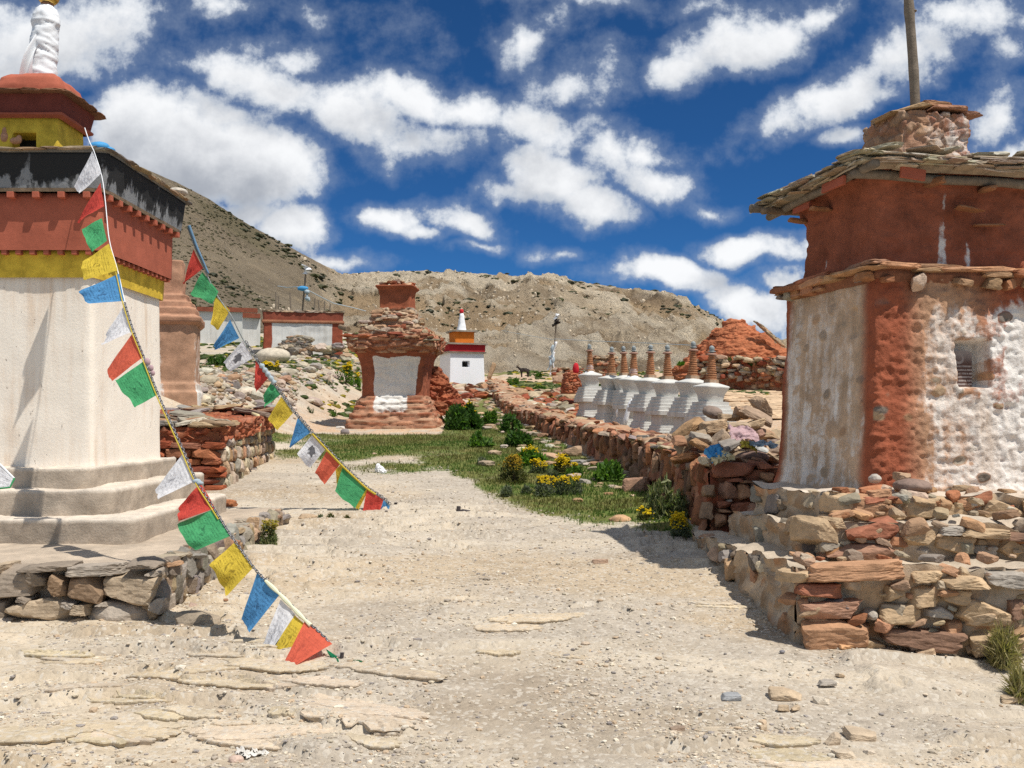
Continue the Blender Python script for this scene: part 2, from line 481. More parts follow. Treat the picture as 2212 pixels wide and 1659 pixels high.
mk_earth('whitewash', white=(.66, .65, .61), bump=.4, fine=70, streak=.35, edge=.3, dirt=(.40, .37, .32), dirtamt=.75)
mk_earth('stupa_wash', white=(.58, .57, .53), bump=.4, fine=70, streak=.4, edge=.35, dirt=(.36, .33, .285), dirtamt=.75)
mk_earth('fresh_white', white=(.82, .83, .85), bump=.15, fine=30, streak=.1, edge=.1, dirtamt=.12)
mk_earth('stucco', white=(.78, .73, .67), bump=.8, fine=55, streak=.9, edge=.8, dirt=(.46, .31, .20), dirtamt=.75, soft=.22)
mk_earth('hill_earth', bump=.0)

def mk_stone(name, rough=.9, bump=.7, fine=50.):
    m, nt, b = material(name, rough)
    o = nt.obj(); col = nt.attr('col', 'Color')
    n1 = nt.noise(9, 6, .65, o); n2 = nt.noise(fine, 5, .7, o); lay = nt.noise(12, 5, .6, nt.scaled(o, (.5, .5, 4)))
    c = nt.mix(nt.lin(.3, .7, 0, 1, n1), nt.mix(1, col, (.68, .67, .66), 'MULTIPLY'), nt.mix(1, col, (1.25, 1.22, 1.18), 'MULTIPLY'))
    c = nt.mix(nt.math('MULTIPLY', nt.sstep(.4, .75, n2), .4), c, nt.mix(1, col, (.55, .54, .53), 'MULTIPLY'))
    c = nt.mix(nt.math('MULTIPLY', nt.sstep(.55, .8, lay), .35), c, nt.mix(1, col, (1.5, 1.42, 1.3), 'MULTIPLY'))
    h = nt.math('ADD', nt.math('MULTIPLY', n2, .5), nt.math('ADD', nt.math('MULTIPLY', n1, .9), nt.math('MULTIPLY', lay, .7)))
    nt.put(b.inputs['Base Color'], c); nt.put(b.inputs['Normal'], nt.bump(h, bump, .012))
    M[name] = m
mk_stone('stone')
mk_stone('pebble', bump=.3)
def mk_flat(name, col, rough=.8, var=.25, scale=12., bump=.2, spec=.2, metal=0.0):
    m, nt, b = material(name, rough, spec)
    o = nt.obj(); n = nt.noise(scale, 6, .65, o)
    c = nt.mix(nt.lin(.3, .7, 0, 1, n), tuple(v * (1 - var) for v in col), tuple(min(v * (1 + var), 1) for v in col))
    nt.put(b.inputs['Base Color'], c); b.inputs['Metallic'].default_value = metal
    if bump: nt.put(b.inputs['Normal'], nt.bump(nt.noise(scale * 5, 5, .7, o), bump, .01))
    M[name] = m; return m
mk_flat('red_paint', (.39, .11, .065), .85, .16, 6, .25)
mk_flat('red_dark', (.21, .055, .04), .85, .2, 6, .25)
mk_flat('yellow_paint', (.64, .44, .05), .85, .35, 7, .3)
mk_flat('orange_paint', (.62, .17, .02), .8, .15, 6, .1)
mk_flat('crimson_paint', (.36, .02, .025), .8, .1, 6, .1)
mk_flat('slate', (.20, .18, .15), .9, .35, 8, .6)
mk_flat('slate_pale', (.36, .31, .25), .9, .35, 9, .6)
mk_flat('wood', (.22, .155, .10), .85, .35, 14, .5)
mk_flat('wood_grey', (.20, .16, .12), .85, .3, 14, .5)
mk_flat('concrete', (.46, .39, .32), .9, .25, 5, .4)
mk_flat('brass', (.55, .36, .10), .28, .15, 6, .05, .5, 1.0)
mk_flat('iron', (.055, .045, .045), .6, .4, 20, .3, .4)
mk_flat('chain_metal', (.16, .16, .17), .45, .3, 30, .2, .5, .6)
mk_flat('dark_hole', (.03, .027, .025), .9, .2, 6, 0)
mk_flat('white_cloth', (.80, .81, .82), .6, .05, 5, .15)
mk_flat('red_cloth', (.50, .02, .03), .8, .12, 8, .2)
mk_flat('blue_cloth', (.06, .27, .52), .7, .2, 8, .2)
mk_flat('pink_cloth', (.44, .30, .31), .85, .12, 10, .2)
mk_flat('pale_blue_cloth', (.36, .43, .47), .8, .15, 10, .2)
mk_flat('cream_cloth', (.56, .47, .27), .85, .15, 10, .2)
mk_flat('tea_orange', (.55, .28, .16), .8, .3, 25, .2)
mk_flat('finial_grey', (.30, .33, .33), .8, .3, 20, .4)
mk_flat('terracotta', (.42, .20, .10), .9, .35, 18, .5)
mk_flat('hide', (.035, .027, .024), .9, .3, 12, .3)
mk_flat('cord_yellow', (.50, .38, .05), .8, .2, 30, .1)
mk_flat('tape_pale', (.72, .72, .50), .7, .08, 12, .1)

# black and grey painted parapet: grey streaks running down dark paint
m, nt, b = material('parapet_paint', .8)
o = nt.obj(); st = nt.noise(7, 6, .6, nt.scaled(o, (1, 1, .22))); n = nt.noise(14, 6, .7, o)
zc = nt.sep(o)[2]
f = nt.sstep(.42, .66, nt.math('ADD', nt.math('MULTIPLY', st, .75), nt.math('MULTIPLY', n, .25)))
wv = nt.attr('w')
f = nt.sstep(.5, .8, nt.math('ADD', f, nt.math('SUBTRACT', wv, .35)))
nt.put(b.inputs['Base Color'], nt.mix(f, (.028, .028, .028), (.24, .245, .25)))
nt.put(b.inputs['Normal'], nt.bump(n, .5, .015)); M['parapet'] = m

# ground
m, nt, b = material('ground_soil', .97, .1)
o = nt.obj(); col = nt.attr('col', 'Color'); gv = nt.attr('w')
pt = nt.voro(46, nt.vmath('ADD', o, nt.vmath('MULTIPLY', nt.new('ShaderNodeTexNoise').outputs[1], (.0, .0, .0))), 'F1', 1)
pd = nt.voro(46, o); n0 = nt.noise(90, 5, .7, o); n1 = nt.noise(7, 6, .65, o); n2 = nt.noise(26, 6, .7, o)
pc = nt.sep(pt)[0]
c = nt.mix(nt.lin(.3, .7, 0, 1, n1), nt.mix(1, col, (.84, .83, .81), 'MULTIPLY'), nt.mix(1, col, (1.12, 1.11, 1.1), 'MULTIPLY'))
c = nt.mix(nt.math('MULTIPLY', nt.sstep(.62, .72, pc), .45), c, nt.mix(1, col, (.58, .56, .55), 'MULTIPLY'))
c = nt.mix(nt.math('MULTIPLY', nt.sstep(.74, .86, pc), .6), c, (.62, .56, .47))
c = nt.mix(nt.math('MULTIPLY', nt.sstep(.5, .72, n2), .35), c, nt.mix(1, col, (.7, .67, .64), 'MULTIPLY'))
gr = nt.mix(nt.lin(.32, .66, 0, 1, nt.noise(3.2, 5, .6, o)), (.10, .15, .034), (.19, .165, .06))
gr = nt.mix(nt.math('MULTIPLY', nt.sstep(.45, .7, n0), .6), gr, (.05, .075, .016))
gm = nt.sstep(.40, .62, nt.math('ADD', gv, nt.math('MULTIPLY', nt.math('SUBTRACT', n2, .5), .9)))
c = nt.mix(gm, c, gr)
h = nt.math('ADD', nt.math('MULTIPLY', nt.math('SUBTRACT', 1, pd), .5), nt.math('ADD', nt.math('MULTIPLY', n0, .5), n2))
nt.put(b.inputs['Base Color'], c); nt.put(b.inputs['Normal'], nt.bump(h, .55, .018)); M['ground'] = m

# hillside
m, nt, b = material('hillside', .97, .1)
o = nt.obj(); col = nt.attr('col', 'Color')
n1 = nt.noise(.12, 8, .68, o); n2 = nt.noise(.7, 7, .72, o); n3 = nt.noise(2.6, 5, .7, o)
c = nt.mix(nt.lin(.3, .7, 0, 1, n1), nt.mix(1, col, (.74, .73, .72), 'MULTIPLY'), nt.mix(1, col, (1.18, 1.17, 1.15), 'MULTIPLY'))
c = nt.mix(nt.math('MULTIPLY', nt.sstep(.48, .68, n2), .75), c, nt.mix(1, col, (.50, .48, .45), 'MULTIPLY'))
c = nt.mix(nt.math('MULTIPLY', nt.sstep(.52, .70, nt.noise(.35, 7, .7, o)), .55), c, nt.mix(1, col, (1.45, 1.4, 1.3), 'MULTIPLY'))
c = nt.mix(nt.math('MULTIPLY', nt.sstep(.56, .74, n3), .35), c, nt.mix(1, col, (1.6, 1.6, 1.6), 'MULTIPLY'))
h = nt.math('ADD', nt.math('MULTIPLY', n2, 1.4), nt.math('MULTIPLY', n3, .6))
nt.put(b.inputs['Base Color'], c); nt.put(b.inputs['Normal'], nt.bump(h, 1.0, 1.3)); M['hill'] = m

# foliage: colour per leaf, some light through it
def mk_leaf(name, rough=.6):
    m, nt, b = material(name, rough, .25)
    col = nt.attr('col', 'Color')
    nt.put(b.inputs['Base Color'], col)
    tr = nt.new('ShaderNodeBsdfTranslucent'); nt.put(tr.inputs[0], nt.mix(1, col, (1.1, 1.2, .6), 'MULTIPLY'))
    mx = nt.new('ShaderNodeMixShader'); mx.inputs[0].default_value = .42
    nt.l.new(b.outputs[0], mx.inputs[1]); nt.l.new(tr.outputs[0], mx.inputs[2])
    nt.l.new(mx.outputs[0], m.node_tree.nodes['Material Output'].inputs[0]); M[name] = m
mk_leaf('leaf')

# prayer flag cloth: printed lines of script, a margin and a small block print in the middle
def mk_flag(name, col, ink=(.05, .05, .06), inkamt=.55, lines=15., motif=True, border=.09):
    m, nt, b = material(name, .85, .1)
    uv = nt.new('ShaderNodeUVMap').outputs[0]; s = nt.sep(uv); u, v = s[0], s[1]
    rnd = nt.math('MULTIPLY', nt.new('ShaderNodeObjectInfo').outputs['Random'], 40.0); uvr = nt.vmath('ADD', uv, nt.comb(rnd, nt.math('MULTIPLY', rnd, 1.7), rnd))
    wv = nt.noise(7, 3, .5, uv)
    weave = nt.noise(60, 3, .6, uv)
    row = nt.math('FRACT', nt.math('MULTIPLY', v, lines))
    rowi = nt.math('FLOOR', nt.math('MULTIPLY', v, lines))
    glyph = nt.noise(1.0, 3, .7, nt.comb(nt.math('MULTIPLY', u, 34.0), nt.math('MULTIPLY', rowi, 7.3), nt.math('MULTIPLY', row, 1.6)))
    ln = nt.math('MULTIPLY', nt.sstep(.25, .38, row), nt.sstep(.85, .72, row))
    ln = nt.math('MULTIPLY', ln, nt.sstep(.48, .56, glyph))
    inside = nt.math('MULTIPLY', nt.math('MULTIPLY', nt.sstep(border, border + .02, u), nt.sstep(1 - border, 1 - border - .02, u)),
                     nt.math('MULTIPLY', nt.sstep(border + .04, border + .06, v), nt.sstep(1 - border, 1 - border - .02, v)))
    ink_f = nt.math('MULTIPLY', ln, inside)
    if motif:
        du = nt.math('MULTIPLY', nt.math('SUBTRACT', u, .5), 5.2); dv = nt.math('MULTIPLY', nt.math('SUBTRACT', v, .52), 5.2)
        rr = nt.math('SQRT', nt.math('ADD', nt.math('MULTIPLY', du, du), nt.math('MULTIPLY', dv, dv)))
        clear = nt.sstep(.95, 1.1, rr)
        ink_f = nt.math('MULTIPLY', ink_f, clear)
        blot = nt.math('MULTIPLY', nt.sstep(.95, .75, rr), nt.sstep(.50, .56, nt.noise(11, 4, .65, uvr)))
        ink_f = nt.math('MAXIMUM', ink_f, blot)
    c = nt.mix(nt.lin(.3, .7, 0, 1, wv), tuple(x * .86 for x in col), tuple(min(1, x * 1.1) for x in col))
    c = nt.mix(nt.math('MULTIPLY', nt.math('MULTIPLY', ink_f, inkamt), nt.lin(.3, .6, .5, 1, weave)), c, ink)
    nt.put(b.inputs['Base Color'], c)
    tr = nt.new('ShaderNodeBsdfTranslucent'); nt.put(tr.inputs[0], c)
    mx = nt.new('ShaderNodeMixShader'); mx.inputs[0].default_value = .42
    nt.put(b.inputs['Normal'], nt.bump(nt.noise(4.5, 4, .6, uvr), .6, .03))
    nt.l.new(b.outputs[0], mx.inputs[1]); nt.l.new(tr.outputs[0], mx.inputs[2])
    nt.l.new(mx.outputs[0], m.node_tree.nodes['Material Output'].inputs[0]); M[name] = m
mk_flag('flag_white', (.82, .83, .86), (.12, .12, .16), .5, 9)
mk_flag('flag_red', (.64, .085, .065), (.12, .02, .03), .5, 14)
mk_flag('flag_orange_red', (.72, .15, .09), (.15, .03, .04), .30, 16)
mk_flag('flag_green', (.085, .40, .17), (.02, .09, .05), .7, 14)
mk_flag('flag_dark_green', (.02, .22, .10), (.02, .06, .04), .3, 18)
mk_flag('flag_yellow', (.72, .54, .07), (.16, .11, .02), .75, 13)
mk_flag('flag_blue', (.10, .31, .60), (.03, .06, .14), .75, 13)

# ------------------------------------------------------------------ ground
def cubic_us(n, half):
    s = np.linspace(-1, 1, n); return half * s * (.33 + .67 * s * s)
def geo(a, b, r):
    n = int(math.ceil(math.log(b / a) / r)); return a * (b / a) ** (np.arange(n) / n)
rows = np.concatenate([np.linspace(-8, 3.2, 24, endpoint=False), geo(3.2, 10, .0034), geo(10, 60, .0062), geo(60, 900, .06), [900]])
us = cubic_us(720, 1.0)
def ground_fields(X, Y):
    """micro height, colour and grass cover of the ground at world points"""
    Z = gz(X, Y)
    p2 = np.stack([X, Y, 0 * X], 1)
    near = 1 - sst(9, 16, Y)
    big = fbm(p2 * (.55, .9, 1), 4, 3); mid = fbm(p2 * 2.6, 4, 9)
    rockm = sst(-.30, .12, fbm(p2 * (.33, .75, 1), 4, 21) + .30 * sst(1.2, -1.6, X) * sst(7.2, 5.5, Y) - .35 * sst(6.2, 7.5, Y) * sst(1.2, .2, np.abs(X - .4)))
    # bedded rock: terraces of a tilted, wavy field
    fld = Y * 1.05 - X * .10 + .8 * fbm(p2 * (.55, 1.0, 1), 5, 33) + .22 * fbm(p2 * 3.5, 4, 35)
    k = fld * 2.1; fr = k - np.floor(k)
    ter = sst(0, .045, fr) - fr
    lip = fbm(p2 * (1.3, .9, 1), 3, 41)
    Zm = Z + .03 * big * sst(3, 6, Y) + .010 * mid + near * rockm * sst(-.22, .16, lip) * .062 * ter
    Zm = Zm + .006 * fbm(p2 * 13, 3, 5) * (1 - sst(14, 20, Y))
    # colours
    grav = np.array([.43, .375, .305]); sand = np.array([.485, .385, .265]); pale = np.array([.60, .52, .405]); orange = np.array([.56, .34, .19]); brown = np.array([.30, .235, .165])
    col = np.repeat(grav[None], len(X), 0)
    m = sst(-.1, .35, fbm(p2 * (.5, .9, 1), 5, 51))[:, None] * .8
    col = col * (1 - m) + sand * m
    m = (rockm * sst(-.2, .3, fbm(p2 * (1.2, 3.2, 1), 5, 53)))[:, None] * .6
    col = col * (1 - m) + pale * m
    m = (sst(.08, .5, fbm(p2 * (.9, 1.3, 1), 5, 57)) * (1 - .5 * rockm))[:, None] * .6
    col = col * (1 - m) + brown * m
    m = (sst(17, 21, Y) * sst(.35, -.1, np.abs(X + 2.2) / 5 - .35) * sst(-.5, .2, mid))[:, None] * .75
    m = np.maximum(m, (sst(11, 14, Y) * sst(.5, 1.3, X - wallx(Y)))[:, None] * .55)
    col = col * (1 - m) + orange * m
    # grass
    px = 1106 + F * X / np.maximum(Y, .5); py = 900 - F * (Z - EYE) / np.maximum(Y, .5)
    yl = 0 * px + np.interp(px, [580, 620, 700, 850, 950, 1050, 1200, 1300, 1420, 1520], [955, 962, 982, 992, 1010, 1058, 1112, 1132, 1140, 1160])
    yu = np.interp(px, [560, 640, 745, 850, 950, 1000, 1050, 1100], [932, 938, 938, 940, 935, 890, 860, 830])
    nz = fbm(p2 * 1.1, 5, 61)
    g = sst(-55, 34, yl - py + 40 * nz) * sst(-9, 6, py - yu + 5 * nz) * sst(-.05, -.25, X - wallx(Y)) * sst(8.5, 9.6, Y) * sst(560, 600, px)
    g = g * (.62 + .5 * sst(-.35, .3, fbm(p2 * .8, 4, 63)))
    sp = .30 * sst(.1, .5, fbm(p2 * 2.2, 4, 67)) * sst(60, 0, py - yl) * sst(9, 10.5, Y) * sst(540, 640, px) * sst(-.1, -.4, X - wallx(Y))
    far = sst(24, 30, Y) * sst(-.12, .25, fbm(p2 * .35, 4, 71)) * .62
    bank = sst(.12, .0, np.abs((px - 1430) / 2100)) * sst(10.5, 11.2, Y) * 0
    g = np.maximum(np.maximum(g, sp), far)
    return Zm, col, np.clip(g, 0, 1)
def make_ground():
    Yg = np.repeat(rows, len(us)); Xg = (us[None] * (np.abs(rows) + 9)[:, None]).ravel()
    Z, col, g = ground_fields(Xg, Yg)
    k, m = len(rows), len(us)
    i = np.arange(k - 1)[:, None] * m; j = np.arange(m - 1)[None]
    Fq = np.stack([i + j, i + j + 1, i + m + j + 1, i + m + j], -1).reshape(-1, 4)
    mb = MB(); mb.add(np.stack([Xg, Yg, Z], 1), Fq, col=col, w=g)
    struct(mb.build('ground', M['ground'], smooth=True))
make_ground()

# ------------------------------------------------------------------ hills
CPX = [-1500, 0, 305, 380, 450, 540, 640, 700, 740, 800, 880, 1000, 1130, 1250, 1350, 1420, 1480, 1530, 1570, 1620, 1700, 1900, 2400, 4000]
CPY = [380, 318, 362, 394, 430, 488, 543, 576, 598, 594, 589, 591, 601, 613, 626, 637, 657, 686, 712, 737, 765, 795, 812, 830]
def hill_points(px, t):
    u = (px - 1106) / F
    ec = (900 - np.interp(px, CPX, CPY)) / F
    Yc = np.interp(px, [-1500, 300, 640, 760, 1000, 2400], [110, 125, 150, 195, 215, 240]); Yf = 50.0
    Y = Yf + (Yc - Yf) * t
    left = sst(800, 640, px)
    pw = 1.0 - .25 * left
    e = .030 + (ec - .030) * np.clip(t, 0, 1) ** pw
    over = np.clip(t - 1, 0, None)
    e = e - over * over * .9 * ec - over * .05 * ec
    X = u * Y; Z = EYE + e * Y
    p = np.stack([X, Y, Z], 1)
    win = sst(0, .18, t) * (.18 + .82 * sst(1.0, .85, t))
    g1 = fbm(p * (.05, .018, .05) + 3, 5, 81, ridged=True); g2 = fbm(p * (.16, .06, .16), 5, 83, ridged=True); g3 = fbm(p * (.5, .35, .5), 4, 85)
    right = 1 - left
    Z = Z + win * ((1.0 + 2.6 * right) * g1 + (.35 + 1.3 * right) * g2 + (.25 + .55 * right) * g3)
    return np.stack([X, Y, Z], 1), left, g1, g2
def make_hills():
    pxs = np.concatenate([np.linspace(-1500, 250, 80, endpoint=False), np.linspace(250, 1750, 760, endpoint=False), np.linspace(1750, 4000, 80)])
    ts = np.concatenate([np.linspace(0, 1, 210, endpoint=False), np.linspace(1, 1.6, 24)])
    PX = np.tile(pxs, len(ts)); T = np.repeat(ts, len(pxs))
    V, left, g1, g2 = hill_points(PX, T)
    k, m = len(ts), len(pxs)
    i = np.arange(k - 1)[:, None] * m; j = np.arange(m - 1)[None]
    Fq = np.stack([i + j, i + j + 1, i + m + j + 1, i + m + j], -1).reshape(-1, 4)
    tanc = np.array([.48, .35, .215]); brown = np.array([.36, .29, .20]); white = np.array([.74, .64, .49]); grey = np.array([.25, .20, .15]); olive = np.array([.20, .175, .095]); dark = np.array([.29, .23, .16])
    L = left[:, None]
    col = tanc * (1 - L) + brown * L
    n = fbm(V * (.03, .03, .06), 5, 91)
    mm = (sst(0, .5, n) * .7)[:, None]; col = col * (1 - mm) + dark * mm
    px = PX
    # grey scree face on the right, above the small stupas
    gm = (sst(1120, 1260, px + 60 * n) * sst(1560, 1420, px) * sst(.75, .45, T + .25 * n) * sst(-.5, .2, g1 * .4 + n))[:, None] * .38
    col = col * (1 - gm) + grey * gm
    om = (sst(.1, .5, fbm(V * .045, 4, 93)) * (.12 + .5 * left))[:, None]; col = col * (1 - om) + olive * om
    wn_ = fbm(V * (.11, .06, .13), 6, 95) + .35 * g2
    wm = sst(.10, .34, wn_ + .10 * sst(1150, 850, px)) * (1 - left) * .85
    wm = np.maximum(wm, sst(.05, .4, wn_) * sst(.55, .25, T) * sst(560, 700, px) * sst(960, 860, px) * .8)
    wm = np.maximum(wm, sst(.10, .3, fbm(V * (.2, .1, .4), 5, 97)) * sst(.94, .97, T) * sst(900, 980, px) * .6)
    wm = wm[:, None]; col = col * (1 - wm) + white * wm
    sx_ = V[:, 0]; sz_ = V[:, 2]
    s1 = fbm(np.stack([(sx_ + 1.1 * sz_) * .20, (sx_ - 1.1 * sz_) * .022, 0 * sx_], 1), 5, 103, ridged=True); s2 = fbm(np.stack([(sx_ + 1.1 * sz_) * .5, (sx_ - 1.1 * sz_) * .06, 0 * sx_ + 4], 1), 4, 104)
    sm = (sst(.12, .55, s1 + .3 * s2) * (1 - left) * sst(1050, 1200, px) * .75)[:, None]; col = col * (1 - sm) + np.array([.60, .49, .35]) * sm
    sm = (sst(.1, .5, -s2 - .2 * s1) * (1 - left) * sst(1050, 1250, px) * .6)[:, None]; col = col * (1 - sm) + np.array([.23, .165, .11]) * sm
    V[:, 1] -= wm[:, 0] * (1.2 + 2.2 * fbm(V * (.35, .2, .5), 4, 105)) * sst(.02, .1, T)
    V[:, 2] += wm[:, 0] * .5 * fbm(V * (.5, .3, .5), 3, 106)
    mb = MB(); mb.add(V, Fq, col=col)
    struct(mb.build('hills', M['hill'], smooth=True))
    # scrub and boulders dotted over the slopes
    sc = MB(); rk = MB(); rg = np.random.default_rng(5)
    px_ = rg.uniform(300, 1650, 4200); t_ = rg.uniform(.06, 1.0, 4200) ** .85
    Pp, lf, a, b_ = hill_points(px_, t_)
    cl = fbm(Pp * .035, 3, 99)
    for q in range(4200):
        if cl[q] < (.0 if lf[q] < .5 else -.05): continue
        s = rg.uniform(.14, .42) * (1 + 1.0 * (rg.random() < .12)) * Pp[q, 1] / 150
        c = np.array([.085, .088, .042]) * rg.uniform(.7, 1.5) * (1, 1, rg.uniform(.8, 1.4))
        rock(sc, Pp[q] + (0, 0, s * .15), (s * rg.uniform(.8, 1.5), s, s * rg.uniform(.35, .6)), (0, 0, rg.uniform(0, 3)), 'round', 1, c)
    px_ = rg.uniform(300, 780, 3200); t_ = rg.uniform(.05, 1.0, 3200); Pp, lf, a, b_ = hill_points(px_, t_); cl = fbm(Pp * (.06, .05, .06), 4, 107)
    for q in range(3200):
        if cl[q] < -.10: continue
        s = rg.uniform(.08, .24) * Pp[q, 1] / 130; c = np.array([.14, .125, .07]) * rg.uniform(.6, 1.5)
        rock(sc, Pp[q], (s * rg.uniform(.8, 1.6), s, s * .6), (0, 0, rg.uniform(0, 3)), 'round', 1, c)
    struct(sc.build('hill_scrub', M['leaf'], smooth=False), 'stuff')
    px_ = rg.uniform(560, 1650, 2600); t_ = rg.uniform(.02, .95, 2600)
    Pp, lf, a, b_ = hill_points(px_, t_); cl = fbm(Pp * (.1, .06, .1), 4, 101)
    for q in range(2600):
        if cl[q] < .02 + .25 * lf[q]: continue
        s = rg.uniform(.10, .36) * Pp[q, 1] / 170
        c = np.array([.58, .49, .37]) * rg.uniform(.6, 1.15)
        rock(rk, Pp[q] + (0, 0, s * .3), (s * .8, s * .8, s * rg.uniform(.7, 1.7)), (rg.uniform(-.4, .4), rg.uniform(-.4, .4), rg.uniform(0, 3)), 'block', 1, c)
    struct(rk.build('hill_rocks', M['pebble'], smooth=False), 'stuff')
make_hills()
# ------------------------------------------------------------------ masonry helpers
def pnoise(V, amp, freq, seed=0, octv=3):
    return V + np.stack([fbm(V * freq + 11.7 * k, octv, seed + 50 * k) for k in range(3)], 1) * amp
def pal_of(cid, pal):
    P_ = np.array([c for k in (pal if isinstance(pal, list) else [pal]) for c in PAL[k]])
    i = np.clip((cid * len(P_)).astype(int), 0, len(P_) - 1)
    f = .8 + .45 * ((cid * 977.0) % 1.0)
    return P_[i] * f[:, None]
def masonry(V, Fq, scale=(7, 7, 14), amp=.03, pal='tan', mortar=(.40, .34, .27), seed=0, warp=.25):
    N = vnormals(V, Fq)
    q = V * np.array(scale); q = q + np.stack([fbm(q * .6 + 9 * k, 2, seed + k) for k in range(3)], 1) * warp
    d1, d2, cid = worley(q, seed)
    e = sst(.03, .22, d2 - d1)
    V2 = V + N * (amp * (e - .6) + amp * .5 * (cid - .5) + amp * .5 * fbm(V * 22, 3, seed + 5))[:, None]
    col = pal_of(cid, pal) * e[:, None] + np.array(mortar) * (1 - e[:, None])
    return V2, col
def quad_prism(mb, P4, zt, zb, res=.08, amp=.02, freq=4, col=(.42, .35, .27), seed=0, mason=None, topcol=None):
    """block with four ground-plan corners P4 (anticlockwise from near left) and a height at each"""
    P4 = [np.array(p, float) for p in P4]
    def grid(A, B, Cc, Dd):
        n = max(2, int(max(np.linalg.norm(B - A), np.linalg.norm(Cc - Dd)) / res)); m = max(2, int(max(np.linalg.norm(Dd - A), np.linalg.norm(Cc - B)) / res))
        u = np.tile(np.linspace(0, 1, n + 1), m + 1)[:, None]; v = np.repeat(np.linspace(0, 1, m + 1), n + 1)[:, None]
        V = A * (1 - u) * (1 - v) + B * u * (1 - v) + Cc * u * v + Dd * (1 - u) * v
        i = np.arange(m)[:, None] * (n + 1); j = np.arange(n)[None]
        return V, np.stack([i + j, i + j + 1, i + n + j + 2, i + n + j + 1], -1).reshape(-1, 4)
    t3 = [np.array([*p, z]) for p, z in zip(P4, zt)]; b3 = [np.array([*p, zb]) for p in P4]
    for k in range(4):
        V, Fq = grid(b3[k], b3[(k + 1) % 4], t3[(k + 1) % 4], t3[k])
        c = np.array(col)
        if mason is not None:
            V, c = masonry(V, Fq, **mason)
        mb.add(pnoise(V, amp, freq, seed), Fq, col=c)
    V, Fq = grid(*t3)
    mb.add(pnoise(V, amp, freq, seed), Fq, col=np.array(topcol if topcol is not None else col))
def fstone(mb, px, py, w, h, Y, depth=.1, col=(.4, .3, .2), kind='block', lod=3, rot=0.0, yaw=0.0, lean=0.0):
    """one stone of a wall seen at a place and size"""
    rock(mb, W(px, py, Y), (w * Y / F / 2, depth, h * Y / F / 2), (lean, rot, yaw), kind, lod, col)

# ------------------------------------------------------------------ the painted shrine on the left
SCX, SCY = -4.36, 9.22
shrine = thing('shrine', 'tall painted shrine with white walls, yellow and red bands, black parapet and cloth wrapped spire', 'shrine', (SCX, SCY, .62))
c2 = (SCX, SCY)
mb = MB(); V, Fq, me = shell([(1.15, .835), (1.22, .828), (2.80, .822)], c2, p=36, n=44, dz=.04, cap=False)
V = roughen(V, Fq, .012, 2.2, 4, 3); mb.add(V, Fq, w=1.0, col=(.42, .30, .2)); mb.build('wall', M['plaster'], shrine, True)
for nm, z0, z1, hx0, hx1, y0, y1, lab in (('step', 1.0, 1.186, -6.0, -3.46, 8.16, 10.34, None), ('step', .79, 1.016, -6.15, -3.21, 8.0, 10.45, None), ('step', .5, .806, -6.3, -2.93, 7.69, 10.3, None)):
    mb = MB(); cx, cy = (hx0 + hx1) / 2, (y0 + y1) / 2; h = (hx1 - hx0) / 2
    V, Fq, me = shell([(z0, h), (z1 - .012, h), (z1, h - .012)], (cx, cy), p=30, n=90, dz=.025, asp=(y1 - y0) / (hx1 - hx0))
    V = roughen(V, Fq, .02, 3.0, 5, int(z1 * 100)); V = roughen(V, Fq, .007, 16, 3, 19); V[:, 2] += .012 * fbm(V * 2, 3, 8)
    cc = np.array([.44, .38, .31]) * (1 + .12 * fbm(V * 2.5, 4, 15)[:, None]); lo = sst(z1 - .04, z1 - .005, V[:, 2])[:, None]  # treads coloured paler than the risers, fresh sunlight put into the colour
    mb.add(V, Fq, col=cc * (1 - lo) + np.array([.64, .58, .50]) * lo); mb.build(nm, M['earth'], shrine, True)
mb = MB(); V, Fq, me = shell([(2.77, .85), (3.0, .862)], c2, p=40, n=16, dz=.05); mb.add(roughen(V, Fq, .006, 5, 3, 1), Fq); mb.build('yellow_band', M['yellow_paint'], shrine, True)
mb = MB(); V, Fq, me = shell([(2.99, .915), (3.46, .925)], c2, p=40, n=24, dz=.05); mb.add(roughen(V, Fq, .007, 4, 3, 2), Fq); mb.build('red_band', M['red_paint'], shrine, True)
mb = MB(); V, Fq, me = shell([(3.462, .985), (3.492, .99)], c2, p=40, n=16, dz=.05); mb.add(V, Fq); mb.build('ledge', M['wood'], shrine, False)
mb = MB(); V, Fq, me = shell([(3.49, .985), (3.785, 1.025)], c2, p=40, n=30, dz=.03); V = roughen(V, Fq, .012, 6, 4, 4)
mb.add(V, Fq, w=sst(3.70, 3.49, V[:, 2]) * .95); mb.build('parapet', M['parapet'], shrine, True)
def tooth(nm, half, h, z, ts):
    mb = MB(); box(mb, (0, 0, 0), half); first = mb.build(nm, M['red_paint'], None); first.parent = shrine; used_ = False
    for s in (0, 1):
        for t in ts:
            q = rotz(s * math.pi / 2) @ np.array([t, -h, 0]); o = first if not used_ else first.copy()
            if used_: C.objects.link(o)
            used_ = True; o.location = (q[0], q[1], z - .62); o.rotation_euler = (0, 0, s * math.pi / 2)
tooth('bracket', (.028, .05, .024), .945, 3.437, [-.84 + k * .21 for k in range(9)])
tooth('lower_bracket', (.022, .025, .018), .882, 2.974, [-.82 + k * .117 for k in range(15)])
mb = MB(); V, Fq, me = shell([(3.775, 1.03), (3.80, 1.035)], c2, p=30, n=20, dz=.06); mb.add(roughen(V, Fq, .01, 4, 3, 5), Fq, col=(.2, .18, .15))
